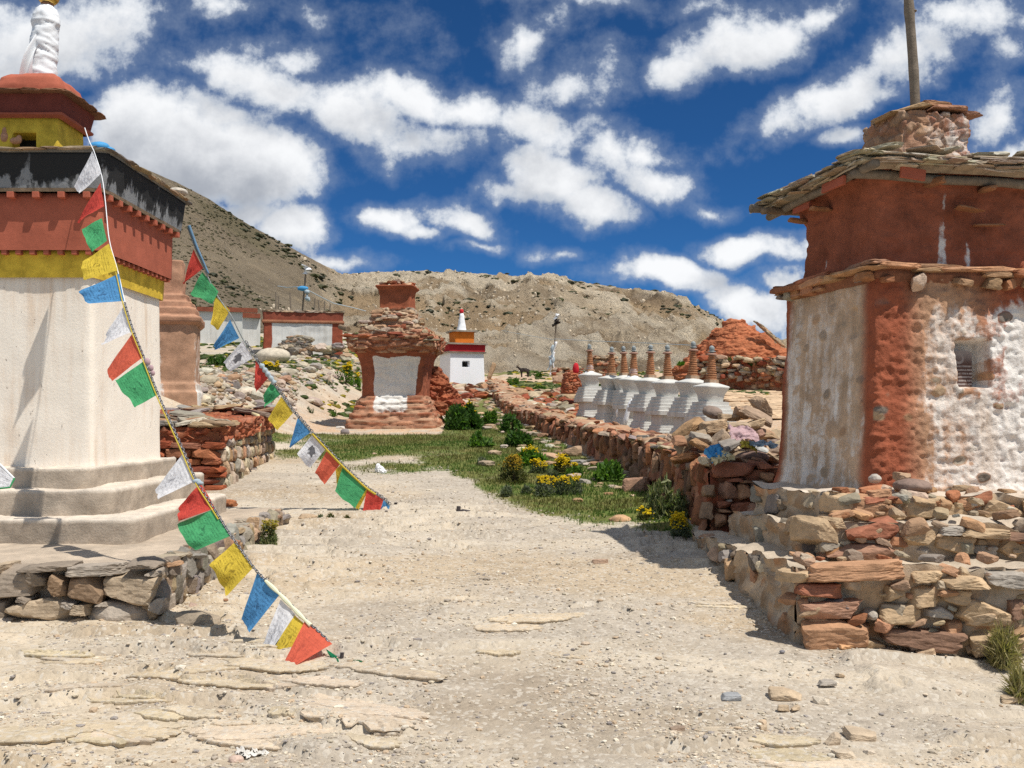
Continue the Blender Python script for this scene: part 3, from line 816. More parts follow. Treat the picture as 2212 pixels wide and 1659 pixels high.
for s in range(4):
    a = s * math.pi / 2; t = -1.03
    while t < .95:
        l = random.uniform(.12, .3); q = rotz(a) @ np.array([t + l / 2, -.985 - random.uniform(0, .03), 0])
        rock(mb, (SCX + q[0], SCY + q[1], 3.80 + random.uniform(0, .012)), (l * .58, random.uniform(.06, .09), random.uniform(.010, .018)), (random.uniform(-.03, .05), random.uniform(-.04, .04), a + random.uniform(-.15, .15)), 'slab', 2, pick(['grey', 'tan']) * .75)
        t += l * .85
mb.build('slate_roof', M['stone'], shrine)
# upper block with a niche
mb = MB(); V, Fq, me = shell([(3.79, .285), (4.31, .275)], c2, p=40, n=44, dz=.016)
msk = (me['side'] == 0) & (me['h'] > .22); x = me['L'][:, 0]; z = V[:, 2]
nich = msk * sst(.105, .085, np.abs(x + .02)) * sst(4.155, 4.135, z)
V = roughen(V, Fq, .006, 6, 3, 6); V[:, 1] += nich * .2; nn = nich > .5
mb.add(V, Fq); ob = mb.build('upper_block', [M['yellow_paint'], M['dark_hole']], shrine, False)
fm = nn[Fq].sum(1) >= 3; ob.data.polygons.foreach_set('material_index', fm.astype(np.int32))
mb = MB(); V, Fq, me = shell([(4.275, .30), (4.295, .345), (4.315, .35)], c2, p=36, n=14, dz=.03); mb.add(roughen(V, Fq, .008, 6, 3, 7), Fq); mb.build('moulding', M['red_paint'], shrine)
mb = MB(); V, Fq, me = shell([(4.315, .325), (4.48, .355)], c2, p=36, n=18, dz=.03); mb.add(roughen(V, Fq, .006, 6, 3, 7), Fq); mb.build('cornice', M['red_dark'], shrine)
mb = MB()
for s in range(4):
    a = s * math.pi / 2
    for t in (-.36, -.12, .12, .36):
        q = rotz(a) @ np.array([t * .86, -.34, 0]); rock(mb, (SCX + q[0], SCY + q[1], 4.495), (.13, .12, .016), (.06, 0, a), 'slab', 2, np.array([.24, .12, .07]) * random.uniform(.8, 1.2))
mb.build('cornice_slab', M['stone'], shrine)
mb = MB(); V, Fq, me = shell([(4.47, .31), (4.58, .30), (4.66, .27), (4.70, .22), (4.715, .14)], c2, p=9, n=18, dz=.02); mb.add(roughen(V, Fq, .02, 6, 4, 9), Fq); mb.build('dome', M['red_paint'], shrine, True)
# spire wrapped in white cloth, gilt ball
pts = np.array([(SCX + .0, SCY, 4.68), (SCX + .055, SCY, 5.40)]); zz = np.linspace(0, 1, 60)
mb = MB(); pp = pts[0] + (pts[1] - pts[0]) * zz[:, None]
rr = np.interp(zz, [0, .03, .12, .2, .5, .72, .78, .9, .97, 1], [.10, .125, .128, .118, .115, .105, .12, .10, .075, .05])
nv = 40; th = np.linspace(0, 2 * np.pi, nv, endpoint=False)
TH = np.tile(th, 60); ZR = np.repeat(zz, nv)
fold = fbm(np.stack([np.cos(TH) * 1.2, np.sin(TH) * 1.2, ZR * 13 + .8 * np.sin(TH + 1)], 1), 4, 12, ridged=True)
rad = np.repeat(rr, nv) + .016 * fold
V = np.repeat(pp, nv, 0) + np.stack([np.cos(TH) * rad, np.sin(TH) * rad, 0 * TH], 1)
i = np.arange(59)[:, None] * nv; j = np.arange(nv)[None]; j2 = (j + 1) % nv
mb.add(V, np.stack([i + j, i + j2, i + nv + j2, i + nv + j], -1).reshape(-1, 4))
# loose end of the wrapping hanging out to the left
u = np.linspace(0, 1, 14); uu = np.tile(u, 14); vv = np.repeat(u, 14)
A0, A1, B0, B1 = W(86, 95, 9.12), W(80, 70, 9.12), W(40, 174, 9.05), W(70, 172, 9.1)
V = ((A1 * (1 - uu)[:, None] + A0 * uu[:, None]) * (1 - vv)[:, None] + (B0 * (1 - uu)[:, None] + B1 * uu[:, None]) * vv[:, None])
V[:, 1] -= .03 * np.sin(uu * 7 + vv * 3) + .04 * np.sin(np.pi * vv)
i = np.arange(13)[:, None] * 14; j = np.arange(13)[None]
mb.add(V, np.stack([i + j, i + j + 1, i + 15 + j, i + 14 + j], -1).reshape(-1, 4))
mb.build('spire_wrapping', M['white_cloth'], shrine, True)
mb = MB(); tube(mb, [(SCX + .052, SCY, 5.3), (SCX + .06, SCY, 5.46)], .055, 16); mb.build('spire_neck', M['terracotta'], shrine, True)
mb = MB(); V, f = ICO[3]; mb.add(V * (.102, .102, .092) + (SCX + .065, SCY, 5.50), f); tube(mb, [(SCX + .065, SCY, 5.56), (SCX + .066, SCY, 5.66), (SCX + .066, SCY, 5.75)], [.05, .03, .004], 12); mb.build('gilt_ball', M['brass'], shrine, True)
# things left on it
def small_heap(name, lab, cat, pos, mat, parts, group=None):
    mb = MB()
    for (dx, dy, dz, sx, sy, sz) in parts:
        V, f = ICO[3]; V = V * (sx, sy, sz); V = V * (1 + .12 * fbm(V * 9 / max(sx, sy) * .12 + dx * 30, 3, int(abs(dx) * 999)))[:, None]
        mb.add(V + np.array(pos) + (dx, dy, dz), f)
    return tag(mb.build(name, M[mat], smooth=True, loc=pos), lab, cat, group)
p = W(10, 296, 8.95); small_heap('offering_cake', 'orange clay offering standing at the left in the yellow niche', 'offering', p, 'tea_orange', [(0, 0, 0, .035, .03, .05), (0, 0, .05, .022, .02, .04)])
p = W(34, 304, 8.92); small_heap('offering_cake', 'squat pale orange clay offering in the middle of the yellow niche', 'offering', p, 'tea_orange', [(0, 0, 0, .05, .035, .03), (.03, 0, .02, .025, .025, .03)])
p = W(214, 318, 8.9); o = small_heap('cloth_bundle', 'bright blue cloth bundle on the black shrine roof', 'cloth', p, 'blue_cloth', [(0, 0, 0, .09, .07, .05), (.07, .02, -.02, .07, .05, .03), (-.05, 0, -.01, .05, .05, .03)])
mb = MB(); p = W(385, 414, 10.15); rock(mb, p, (.095, .08, .038), (0, .1, .3), 'round', 3, (.50, .46, .40)); tag(mb.build('roof_stone', M['stone'], loc=p), 'pale rounded stone lying on the black parapet corner', 'stone')

# terrace under it
ter = thing('stone_terrace', 'low terrace of big dark boulders under the painted shrine', 'terrace', (-4, 8, .3))
mb = MB(); quad_prism(mb, [(-7.5, 6.66), (-2.36, 6.64), (-2.42, 10.4), (-7.5, 10.6)], [.60, .60, .64, .64], .0, .07, .02, 2.5, (.47, .40, .32), 5)
mb.build('earth_fill', M['earth'], ter, True)
mb = MB(); Yf = 6.6
dk, tn, gy, br = (.27, .225, .18), (.44, .35, .25), (.38, .33, .275), (.29, .20, .13)
for (cx, cy, w_, h_, c, k) in [(150, 1055, 450, 235, dk, 'block'), (500, 1095, 150, 190, br, 'block'), (725, 1120, 330, 245, br, 'block'), (1095, 1115, 440, 245, tn, 'block'), (370, 1295, 490, 265, tn, 'block'),
                            (990, 1345, 530, 250, gy, 'round'), (30, 1285, 220, 210, dk, 'block'), (700, 1280, 150, 95, tn, 'slab'), (665, 1390, 195, 115, tn, 'block'), (120, 1375, 130, 80, gy, 'block'), (890, 1238, 120, 65, gy, 'block'),
                            (450, 1428, 80, 45, tn, 'block'), (545, 1428, 90, 45, tn, 'block'), (415, 955, 390, 60, dk, 'slab'), (800, 972, 430, 95, gy, 'slab'), (1190, 922, 250, 60, dk, 'slab'), (40, 958, 110, 70, tn, 'slab'), (330, 1030, 160, 150, dk, 'block'), (1270, 1000, 100, 90, gy, 'block'),
                            (1300, 1260, 120, 150, gy, 'block'), (600, 1240, 120, 60, gy, 'block'), (240, 1195, 130, 70, dk, 'block'), (-150, 1100, 300, 240, gy, 'block'), (-180, 1300, 330, 220, tn, 'block')]:
    fstone(mb, cx * .2699, 966.2 + cy * .2699, w_ * .2699 * 1.04, h_ * .2699 * 1.06, Yf, .16, np.array(c) * random.uniform(.9, 1.15), k, 4, random.uniform(-.05, .05))
s = 0
for k in range(120):     # the side towards the path: upright thin stones
    y = 6.6 + 3.4 * random.random() ** 1.25; zb_ = gz1(-2.3, y); h = .60 - zb_
    if h < .06: continue
    zc = zb_ + h * random.uniform(.1, .95)
    rock(mb, (-2.345 + random.uniform(-.03, .03), y, zc), (.06, random.uniform(.05, .12), random.uniform(.05, .11)), (random.uniform(-.5, .5), random.uniform(-.15, .15), random.uniform(-.2, .2)), random.choice(['block', 'slab']), 3, pick(['grey', 'tan']))
for k in range(22):
    y = 6.65 + 3.4 * random.random(); rock(mb, (-2.36 + random.uniform(-.08, .03), y, .60 + random.uniform(-.01, .03)), (random.uniform(.06, .12), random.uniform(.08, .17), random.uniform(.015, .03)), (random.uniform(-.1, .1), random.uniform(-.1, .1), random.uniform(-.6, .6)), 'slab', 3, pick(['grey', 'tan']))
mb.build('boulder_facing', M['stone'], ter)

# ------------------------------------------------------------------ small red stone wall behind it
lw = thing('stone_wall', 'low red stone wall end with grey slates on top behind the painted shrine', 'wall', (-4.5, 13.5, .9))
mb = MB(); quad_prism(mb, [(-7.0, 12.25), (-3.60, 12.25), (-3.86, 15.9), (-7.0, 15.9)], [1.42, 1.42, 1.66, 1.66], .3, .08, .03, 4, (.34, .14, .075), 6, topcol=(.40, .32, .24))
V, Fq = None, None
mb.build('mud_core', M['earth'], lw, True)
mb = MB(); stone_face(mb, (-7.0, 12.24), (-3.60, 12.24), lambda f: .45, lambda f: 1.30, 'red', (.16, .36), (.06, .12), .10, 'slab', 3, .03, 1.04)
mb.build('red_stone_face', M['stone'], lw)
mb = MB(); stone_face(mb, (-3.60, 12.25), (-3.86, 15.9), lambda f: .55 + .28 * f, lambda f: 1.24 + .26 * f, ['tan', 'rubble'], (.07, .16), (.11, .2), .07, 'slab', 2, .03, 1.0, tilt=.5)
mb.build('tan_stone_face', M['stone'], lw)
mb = MB(); V, Fq, me = shell([(1.24, 1.70), (1.46, 1.72)], (-5.3, 13.98), p=40, n=60, dz=.03, asp=1.02)
V, cc = masonry(V, Fq, (9, 9, 12), .05, 'red', (.33, .12, .065), 3); V[:, 2] += .07 * (V[:, 1] - 12.3); mb.add(V, Fq, col=np.clip(cc * 1.05, 0, 1)); mb.build('mud_capping', M['earth'], lw)
mb = MB()
for k in range(90):
    x = random.uniform(-6.8, -3.6); y = random.choice([random.uniform(12.2, 12.9), random.uniform(12.2, 15.8)])
    rock(mb, (x, y, 1.47 + .07 * (y - 12.3) + random.uniform(0, .07)), (random.uniform(.1, .28), random.uniform(.09, .2), random.uniform(.02, .045)), (random.uniform(-.2, .2), random.uniform(-.25, .25), random.uniform(-.6, .6)), 'slab', 3, pick(['grey', 'rubble', 'tan']))
mb.build('slate_top', M['stone'], lw)
mb = MB(); q = np.array([W(545, 893, 14.3), W(556, 898, 14.2), W(561, 915, 14.18), W(558, 935, 14.17), W(561, 955, 14.16)]); tube(mb, q, [.02, .035, .03, .028, .02], 8)
tag(mb.build('cloth_strip', M['cream_cloth'], smooth=True, loc=q[0]), 'twisted pale cloth strip hanging over the red stone wall corner', 'cloth')

# ------------------------------------------------------------------ brown plastered chorten behind that wall
bc = thing('chorten', 'brown mud plastered chorten with stepped top half hidden by the painted shrine', 'chorten', (-5.98, 17.6, 1.9))
bx = (-6.13, 17.44)
mb = MB(); V, Fq, me = shell([(1.6, .67), (2.02, .665), (2.05, .64), (2.16, .635), (2.2, .60), (3.13, .61), (3.2, .62)], bx, R(14), p=14, n=44, dz=.03)
V = roughen(V, Fq, .02, 4, 4, 21); tt = me['t']; sd = me['side']
w_ = (.16 + .40 * sst(.25, -.05, tt) * (sd == 0) + .30 * (sd == 1)) * sst(3.25, 2.9, V[:, 2]) + .10 * sst(2.25, 2.1, V[:, 2])
mb.add(V, Fq, col=np.array([.46, .28, .185]), w=w_); mb.build('body', M['earth'], bc, True)
mb = MB(); V, Fq, me = shell([(3.17, .62), (3.22, .68), (3.30, .69), (3.33, .62), (3.34, .60), (3.46, .60), (3.47, .53), (3.58, .53), (3.59, .46), (3.70, .46), (3.71, .38), (4.3, .37)], bx, R(14), p=12, n=30, dz=.03)
V = roughen(V, Fq, .025, 5, 4, 22); mb.add(V, Fq, col=(.44, .25, .165)); mb.build('stepped_top', M['earth'], bc, True)

# ------------------------------------------------------------------ ruined chorten in the middle
PAL['ruin'] = [(.36, .15, .085), (.33, .125, .07), (.42, .22, .135), (.38, .18, .11), (.46, .29, .19)]
RX, RY = -2.52, 21.9; rz = gz1(-2.5, 21); ra = R(-4)
ru = thing('chorten', 'crumbling red and white chorten with stones piled on top', 'chorten', (RX, RY, rz))
s_ = 21.0 / F
def zpx(y): return EYE + (900 - y) * s_
mb = MB()
V, Fq, me = shell([(rz - .15, 1.0), (zpx(922), .99), (zpx(908), .95), (zpx(905), .90), (zpx(893), .89), (zpx(890), .83), (zpx(879), .82), (zpx(876), .78), (zpx(866), .77), (zpx(863), .72), (zpx(855), .69)], (RX, RY), ra, p=12, n=60, dz=.03, asp=1)
V, cc = masonry(V, Fq, (2.2, 2.2, 17), .03, ['ruin'], (.36, .20, .13), 31)
ww = ((me['side'] == 0) * sst(.66, .34, np.abs(me['t'] - .0)) * sst(zpx(915), zpx(868), V[:, 2])) * .85
mb.add(V, Fq, col=cc, w=ww); mb.build('stepped_base', M['earth'], ru, True)
mb = MB(); V, Fq, me = shell([(zpx(857), .66), (zpx(820), .655), (zpx(790), .68), (zpx(768), .74), (zpx(758), .80)], (RX, RY), ra, p=18, n=70, dz=.025, cap=False)
V = roughen(V, Fq, .02, 3, 4, 33); t = me['t']; zf = (V[:, 2] - zpx(855)) / (zpx(765) - zpx(855))
V = roughen(V, Fq, .016 , 9, 4, 34, True)
q = fbm(V * 3.1, 4, 35)
ww = (me['side'] == 0) * sst(-.62, -.52, t + .06 * q) * sst(.86, .66, t - .08 * zf + .12 * q) * sst(1.0, .88, zf + .06 * q) + (me['side'] == 3) * .9 * sst(.92, .75, t) * sst(1, .9, zf)
mb.add(V, Fq, col=np.array([.315, .105, .058]) * (1 + .25 * q[:, None]), w=ww); mb.build('wall', M['earth'], ru, True)
mb = MB(); V, Fq, me = shell([(zpx(760), .80), (zpx(750), .92), (zpx(728), .95), (zpx(722), .93)], (RX, RY), ra, p=16, n=70, dz=.03)
V, cc = masonry(V, Fq, (3, 3, 13), .035, ['ruin'], (.30, .12, .07), 37)
mb.add(V, Fq, col=cc)
for k in range(60):
    sd = random.randrange(4); q = rotz(ra + sd * math.pi / 2) @ np.array([random.uniform(-.95, .95), -.9 + random.uniform(-.03, .08), 0])
    rock(mb, (RX + q[0], RY + q[1], zpx(722) + random.uniform(-.12, .03)), (random.uniform(.08, .2), random.uniform(.06, .12), random.uniform(.015, .035)), (random.uniform(-.1, .1), random.uniform(-.1, .1), random.uniform(-.5, .5) + sd * math.pi / 2), 'slab', 2, pick(['red', 'tan']))
mb.build('cornice', M['earth'], ru)
mb = MB(); V, Fq, me = shell([(zpx(724), .76), (zpx(703), .70), (zpx(700), .55), (zpx(678), .50), (zpx(676), .43), (zpx(660), .41)], (RX - .02, RY), ra, p=9, n=50, dz=.03)
V, cc = masonry(V, Fq, (3.4, 3.4, 9), .04, ['ruin', 'tan', 'rubble'], (.42, .28, .18), 41); mb.add(V, Fq, col=cc)
for k in range(24):
    z = random.uniform(zpx(720), zpx(662)); h = np.interp(z, [zpx(722), zpx(662)], [.78, .42]); sd = random.choice([0, 0, 1, 2, 3])
    q = rotz(ra + sd * math.pi / 2) @ np.array([random.uniform(-h, h), -h, 0]); rock(mb, (RX + q[0], RY + q[1], z), (random.uniform(.06, .17), .07, random.uniform(.03, .07)), (random.uniform(-.1, .1), random.uniform(-.1, .1), sd * math.pi / 2), 'block', 2, pick(['rubble', 'tan', 'red']))
mb.build('stone_courses', M['stone'], ru)
mb = MB(); V, Fq, me = shell([(zpx(662), .37), (zpx(655), .345), (zpx(630), .335), (zpx(618), .37), (zpx(611), .43), (zpx(608), .42)], (RX - .0, RY), ra, p=14, n=40, dz=.025)
V = roughen(V, Fq, .02, 5, 4, 43); mb.add(V, Fq, col=np.array([.32, .105, .055]), w=.36 * sst(-.1, .5, me['t']) * (me['side'] == 0)); mb.build('neck', M['earth'], ru, True)
mb = MB()
for k in range(26):
    a = random.uniform(0, 6.3); r_ = random.uniform(0, .36); rock(mb, (RX + r_ * math.cos(a), RY + r_ * math.sin(a), zpx(606) + .10 * (1 - r_ / .4) + random.uniform(0, .03)), (random.uniform(.06, .13), random.uniform(.05, .1), random.uniform(.02, .045)), (random.uniform(-.2, .2), random.uniform(-.2, .2), random.uniform(0, 3)), 'block', 2, pick(['tan', 'red', 'tan']))
mb.build('stone_pile', M['stone'], ru)
# collapsed red mud beside it
mb = MB(); e = W(948, 868, 22.4)
V, Fq, me = shell([(e[2] - .3, .62), (e[2], .55), (e[2] + .25, .42), (e[2] + .55, .26), (e[2] + .82, .10), (e[2] + .9, .02)], (e[0] - .12, e[1] + .3), .4, p=2.5, n=30, dz=.03)
V, cc = masonry(V, Fq, (2.5, 2.5, 7), .09, 'red', (.32, .115, .06), 45); V[:, 0] += .35 * (e[2] + .5 - V[:, 2]) * .6; V = roughen(V, Fq, .05, 3, 3, 46)
mb.add(V, Fq, col=cc); tag(mb.build('mud_heap', M['earth'], loc=e), 'slumped heap of red mud against the right side of the ruined chorten', 'heap')

# ------------------------------------------------------------------ white shrine with the orange block
ZX, ZY, zs, za = -2.06, 40.7, 40.0 / F, R(21)
def zp4(y): return EYE + (900 - y) * zs
zr = thing('shrine', 'small clean white shrine with crimson band and orange top block, far behind the ruin', 'shrine', (ZX, ZY, zp4(836)))
mb = MB(); V, Fq, me = shell([(zp4(846), .76), (zp4(760), .71)], (ZX, ZY), za, p=60, n=40, dz=.03, cap=False)
nich = (me['side'] == 0) * sst(.15, .12, np.abs(me['L'][:, 0] + .06)) * sst(.125, .10, np.abs(V[:, 2] - zp4(786)))
nv_ = rotz(za) @ np.array([0, 1, 0]); V = V + nv_ * (nich * .3)[:, None]
mb.add(V, Fq, w=1.0); ob = mb.build('wall', [M['fresh_white'], M['dark_hole']], zr)
ob.data.polygons.foreach_set('material_index', ((nich > .5)[Fq].sum(1) >= 3).astype(np.int32))
for nm, prof, mt in (('lower_slab', [(zp4(762.5), .80), (zp4(759.5), .82)], 'slate_pale'), ('crimson_band', [(zp4(760), .765), (zp4(744), .775)], 'crimson_paint'), ('upper_slab', [(zp4(744.5), .86), (zp4(741), .87)], 'slate_pale'),
                     ('orange_block', [(zp4(741), .40), (zp4(715), .415)], 'orange_paint'), ('top_slab', [(zp4(715.5), .52), (zp4(712), .53)], 'slate_pale')):
    mb = MB(); V, Fq, me = shell(prof, (ZX, ZY), za, p=50, n=12, dz=.05); mb.add(roughen(V, Fq, .006, 3, 3, 4), Fq); mb.build(nm, M[mt], zr)
mb = MB(); V, Fq, me = shell([(zp4(713), .20), (zp4(695), .13), (zp4(677), .09), (zp4(672), .05)], (ZX, ZY), za, p=3, n=10, dz=.05); mb.add(roughen(V, Fq, .02, 6, 3, 6), Fq); mb.build('spire', M['white_cloth'], zr, True)
mb = MB(); V, f = ICO[2]; mb.add(V * (.09, .09, .11) + (ZX, ZY, zp4(669)), f); mb.build('red_tip', M['red_cloth'], zr, True)

# ------------------------------------------------------------------ house and walls on the left slope
hs = 38.0 / F
def zh(y): return EYE + (900 - y) * hs
hA = W(568, 700, 38.0); hB = W(741, 700, 38.6); hc = (hA + hB) / 2; ha = math.atan2(hB[1] - hA[1], hB[0] - hA[0]); hw = np.linalg.norm((hB - hA)[:2]) / 2
hd = 1.3; hcx, hcy = hc[0] - math.sin(ha) * hd, hc[1] + math.cos(ha) * hd
ho = thing('house', 'flat roofed white house with red corner pilasters and red parapet on the left slope', 'house', (hcx, hcy, zh(785)))
mb = MB(); V, Fq, me = shell([(zh(800), hw * 1.01), (zh(697), hw * .985)], (hcx, hcy), ha, p=60, n=60, dz=.05, asp=hd / hw, cap=False)
t = me['t']; q = fbm(V * 1.5, 3, 51); ww = sst(.80, .72, np.abs(t + .03) + .03 * q) * (me['side'] % 2 == 0) + (me['side'] % 2 == 1) * sst(.9, .75, np.abs(t))
V = roughen(V, Fq, .03, 2.5, 4, 52)
mb.add(V, Fq, w=ww, col=(.31, .085, .05)); mb.build('wall', M['whitewash'], ho, True)
mb = MB(); V, Fq, me = shell([(zh(697), hw * 1.02), (zh(694), hw * 1.035), (zh(690), hw * 1.03)], (hcx, hcy), ha, p=60, n=20, dz=.05, asp=hd / hw); mb.add(V, Fq, col=(.42, .19, .11)); mb.build('moulding', M['earth'], ho)
mb = MB(); V, Fq, me = shell([(zh(691), hw * 1.0), (zh(672), hw * 1.01)], (hcx, hcy), ha, p=60, n=40, dz=.05, asp=hd / hw); V = roughen(V, Fq, .02, 3, 3, 55); mb.add(V, Fq, col=np.array([.27, .08, .05])); mb.build('parapet', M['earth'], ho, True)
mb = MB(); V, Fq, me = shell([(zh(673), hw * 1.03), (zh(669), hw * 1.04)], (hcx, hcy), ha, p=50, n=40, dz=.04, asp=hd / hw); V, cc = masonry(V, Fq, (2.2, 2.2, 5), .04, ['tan', 'rubble'], (.3, .22, .16), 57); mb.add(V, Fq, col=cc); mb.build('slate_roof', M['stone'], ho)
mb = MB(); a = W(735, 706, 38.3); b_ = W(752, 711, 37.6); tube(mb, [a, b_], .1, 10); mb.build('water_spout', M['wood'], ho)
# long white wall behind it
ws = 45.0 / F
def zw(y): return EYE + (900 - y) * ws
mwl = thing('compound_wall', 'long white compound wall with red coping, behind the flat roofed house', 'wall', W(490, 720, 45))
def wall_run(par, pxa, pxb, ya, yb, Y0, Y1, th, zbot):
    A = W(pxa, ya, Y0); B = W(pxb, yb, Y1); d = (B - A)[:2]; L_ = np.linalg.norm(d); an = math.atan2(d[1], d[0]); cx = (A + B) / 2
    nrm = np.array([-math.sin(an), math.cos(an)]) * th
    P4 = [A[:2], B[:2], B[:2] + nrm, A[:2] + nrm]
    mb = MB(); quad_prism(mb, P4, [A[2] - .19, B[2] - .19, B[2] - .19, A[2] - .19], zbot, .15, .03, 2, (.5, .45, .4), 3)
    for k in range(len(mb.A)): mb.A[k][1].flags.writeable or None
    mb.A = [(c, np.ones(len(c))) for c, w0 in mb.A]
    mb.build('wall_face', M['whitewash'], par, True)
    mb = MB(); P5 = [P4[0] - nrm * .3, P4[1] - nrm * .3, P4[2] + nrm * .3, P4[3] + nrm * .3]
    quad_prism(mb, P5, [A[2], B[2], B[2], A[2]], min(A[2], B[2]) - .20, .15, .02, 2, (.27, .09, .055), 4, topcol=(.34, .27, .2)); mb.build('coping', M['earth'], par, True)
wall_run(mwl, 425, 556, 663, 666, 45.0, 45.6, .5, 4.0)
mw2 = thing('compound_wall', 'short stub of white wall with red coping jutting just left of the flat roofed house', 'wall', W(540, 720, 43.4))
wall_run(mw2, 524, 562, 676, 678, 43.2, 43.4, .6, 3.8)
# low building far to the right of the house, only its end shows
mb3 = thing('shed', 'low pale shed with red doorway half hidden behind the ruined chorten', 'shed', W(755, 760, 48))
ss = 48.0 / F; cxy = W(760, 760, 49)
mb = MB(); V, Fq, me = shell([(EYE + (900 - 775) * ss, .55), (EYE + (900 - 750) * ss, .55)], (cxy[0], cxy[1]), .1, p=50, n=16, dz=.06); mb.add(V, Fq, w=1.0); mb.build('wall', M['whitewash'], mb3)
mb = MB(); box(mb, (W(752, 762, 48.35)), (.18, .06, .2), (0, 0, .1)); mb.build('doorway', M['red_dark'], mb3)
mb = MB(); V, Fq, me = shell([(EYE + (900 - 750.5) * ss, .62), (EYE + (900 - 746) * ss, .63)], (cxy[0], cxy[1]), .1, p=40, n=10, dz=.1); mb.add(V, Fq, col=(.3, .24, .19)); mb.build('roof', M['stone'], mb3)
# ------------------------------------------------------------------ the big weathered chorten on the right
CX, CY, CA = 3.218, 8.19, R(12)
E1 = np.array([math.cos(CA), math.sin(CA), 0]); E2 = np.array([-math.sin(CA), math.cos(CA), 0])
def loc2(a, b, z): return np.array([CX, CY, 0]) + E1 * a + E2 * b + (0, 0, z)
ch = thing('chorten', 'big weathered red and white chorten with slate roof and a wooden pole on top', 'chorten', (CX, CY, 1.0))
mb = MB()
V, Fq, me = shell([(.92, .80), (1.10, .765), (1.25, .75), (1.8, .725), (2.64, .69)], (CX, CY), CA, p=22, n=150, dz=.0125, cap=False)
L = me['L']; t = me['t']; sd = me['side']; z = V[:, 2]; zf = (z - 1.0) / 1.64
front = sd == 0; left = sd == 3
N = vnormals(V, Fq)
hcol = sst(-.75, -.45, t)
r1 = fbm(V * 3.2, 4, 61); r2 = fbm(V * (9, 9, 12), 4, 62, ridged=True); r3 = fbm(V * (26, 26, 30), 4, 63)
d1, d2, cid = worley(V * (5.5, 5.5, 9) + .5 * np.stack([r1, r1, r1], 1), 64)
emb = (cid > .72) * sst(.42, .30, d1)                      # stones showing through
disp = .024 * r1 + np.where(front, .020 * r2 + .012 * r3, .007 * r2 + .004 * r3)
disp = disp + np.where(front, .02, .012) * emb * (cid - .8) * 5
drip = fbm(V * (11, 11, .9), 3, 65)
disp = disp + np.where(left, .006 * drip, .004 * drip)
nx = L[:, 0] - .115
nich = front * sst(.16, .125, np.abs(nx + .03 * (z - 2.0)) + .02 * r1) * sst(.19, .155, np.abs(z - 2.0))
disp = disp * (1 - nich) - .17 * nich
hole = left * sst(.055, .03, np.abs(t - .62) * .7) * sst(.13, .09, np.abs(z - 2.32))
disp = disp - .03 * hole
V = V + N * disp[:, None]
base = np.array([.315, .098, .052]) * (1 + .3 * r1[:, None]) 
tan_ = np.array([.54, .36, .23])
stn = pal_of((cid * 31) % 1.0, ['tan', 'grey']) 
wf = sst(-.66, -.30, t + .12 * r1) * .50 + .36 * sst(-.2, .8, t + .2 * r1)
wf = wf * sst(.97, .80, zf + .10 * drip + .06 * r1)
wl = (.42 + .30 * drip) * sst(.96, .74, np.abs(t + .02) + .16 * r1) * (.72 + .28 * sst(1.0, .5, zf + .14 * drip)) + .04
w_ = np.where(front, wf, np.where(left, wl, .5)) - .30 * sst(.45, .7, r1 + .4 * r2)
colr = base * 1.0
mid = (front * sst(-.72, -.35, t + .12 * r1) * sst(.7, -.1, t))[:, None] * .75
colr = colr * (1 - mid) + tan_ * mid
nc = nich[:, None]; colr = colr * (1 - nc) + np.array([.56, .44, .31]) * nc
lm = (left * sst(.92, .7, np.abs(t)) * .85)[:, None]; colr = colr * (1 - lm) + np.array([.58, .46, .33]) * lm
e = emb[:, None] * np.where(front, 1, .6)[:, None] * sst(.95, .8, zf)[:, None]; e = e * np.where(left & (cid < .88), 0, 1)[:, None]; colr = colr * (1 - e) + stn * e; w_ = w_ - .8 * e[:, 0] * ((cid * 57) % 1 > .35)
w_ = np.maximum(w_, nich * .42)
w_ = np.where(hole > .4, 0, w_)
mb.add(V, Fq, col=np.clip(colr, .01, .9), w=w_); mb.build('wall', M['stucco'], ch, True)
# carved slab standing in its niche
pn = loc2(.105, -.605, 1.955)
m_, nt, b = material('carved_slate', .8)
uv = nt.new('ShaderNodeUVMap').outputs[0]; s_uv = nt.sep(uv)
row = nt.math('FRACT', nt.math('MULTIPLY', s_uv[1], 11.0)); rowi = nt.math('FLOOR', nt.math('MULTIPLY', s_uv[1], 11.0))
gl = nt.noise(1, 3, .7, nt.comb(nt.math('MULTIPLY', s_uv[0], 22.0), nt.math('MULTIPLY', rowi, 5.1), row))
du = nt.math('SUBTRACT', s_uv[0], .45); dv = nt.math('MULTIPLY', nt.math('SUBTRACT', s_uv[1], .80), 1.5)
rr = nt.math('SQRT', nt.math('ADD', nt.math('MULTIPLY', du, du), nt.math('MULTIPLY', dv, dv)))
ring = nt.math('MULTIPLY', nt.sstep(.10, .14, rr), nt.sstep(.24, .20, rr))
txt = nt.math('MULTIPLY', nt.math('MULTIPLY', nt.sstep(.25, .4, row), nt.sstep(.9, .75, row)), nt.math('MULTIPLY', nt.sstep(.38, .5, gl), nt.sstep(.66, .62, s_uv[1])))
wt = nt.math('MAXIMUM', txt, nt.math('MULTIPLY', ring, .8))
wash = nt.math('MULTIPLY', nt.sstep(.6, 1.0, s_uv[1]), .4)
nt.put(b.inputs['Base Color'], nt.mix(nt.math('MAXIMUM', nt.math('MULTIPLY', wt, .5), wash), (.10, .055, .045), (.60, .56, .53)))
M['carved_slate'] = m_
mb = MB(); u = np.linspace(0, 1, 12); uu = np.tile(u, 12); vv = np.repeat(u, 12)
off = np.stack([(uu - .5) * .21 - .03, -.012 + .004 * np.sin(uu * 9), (vv - .5) * .30], 1)
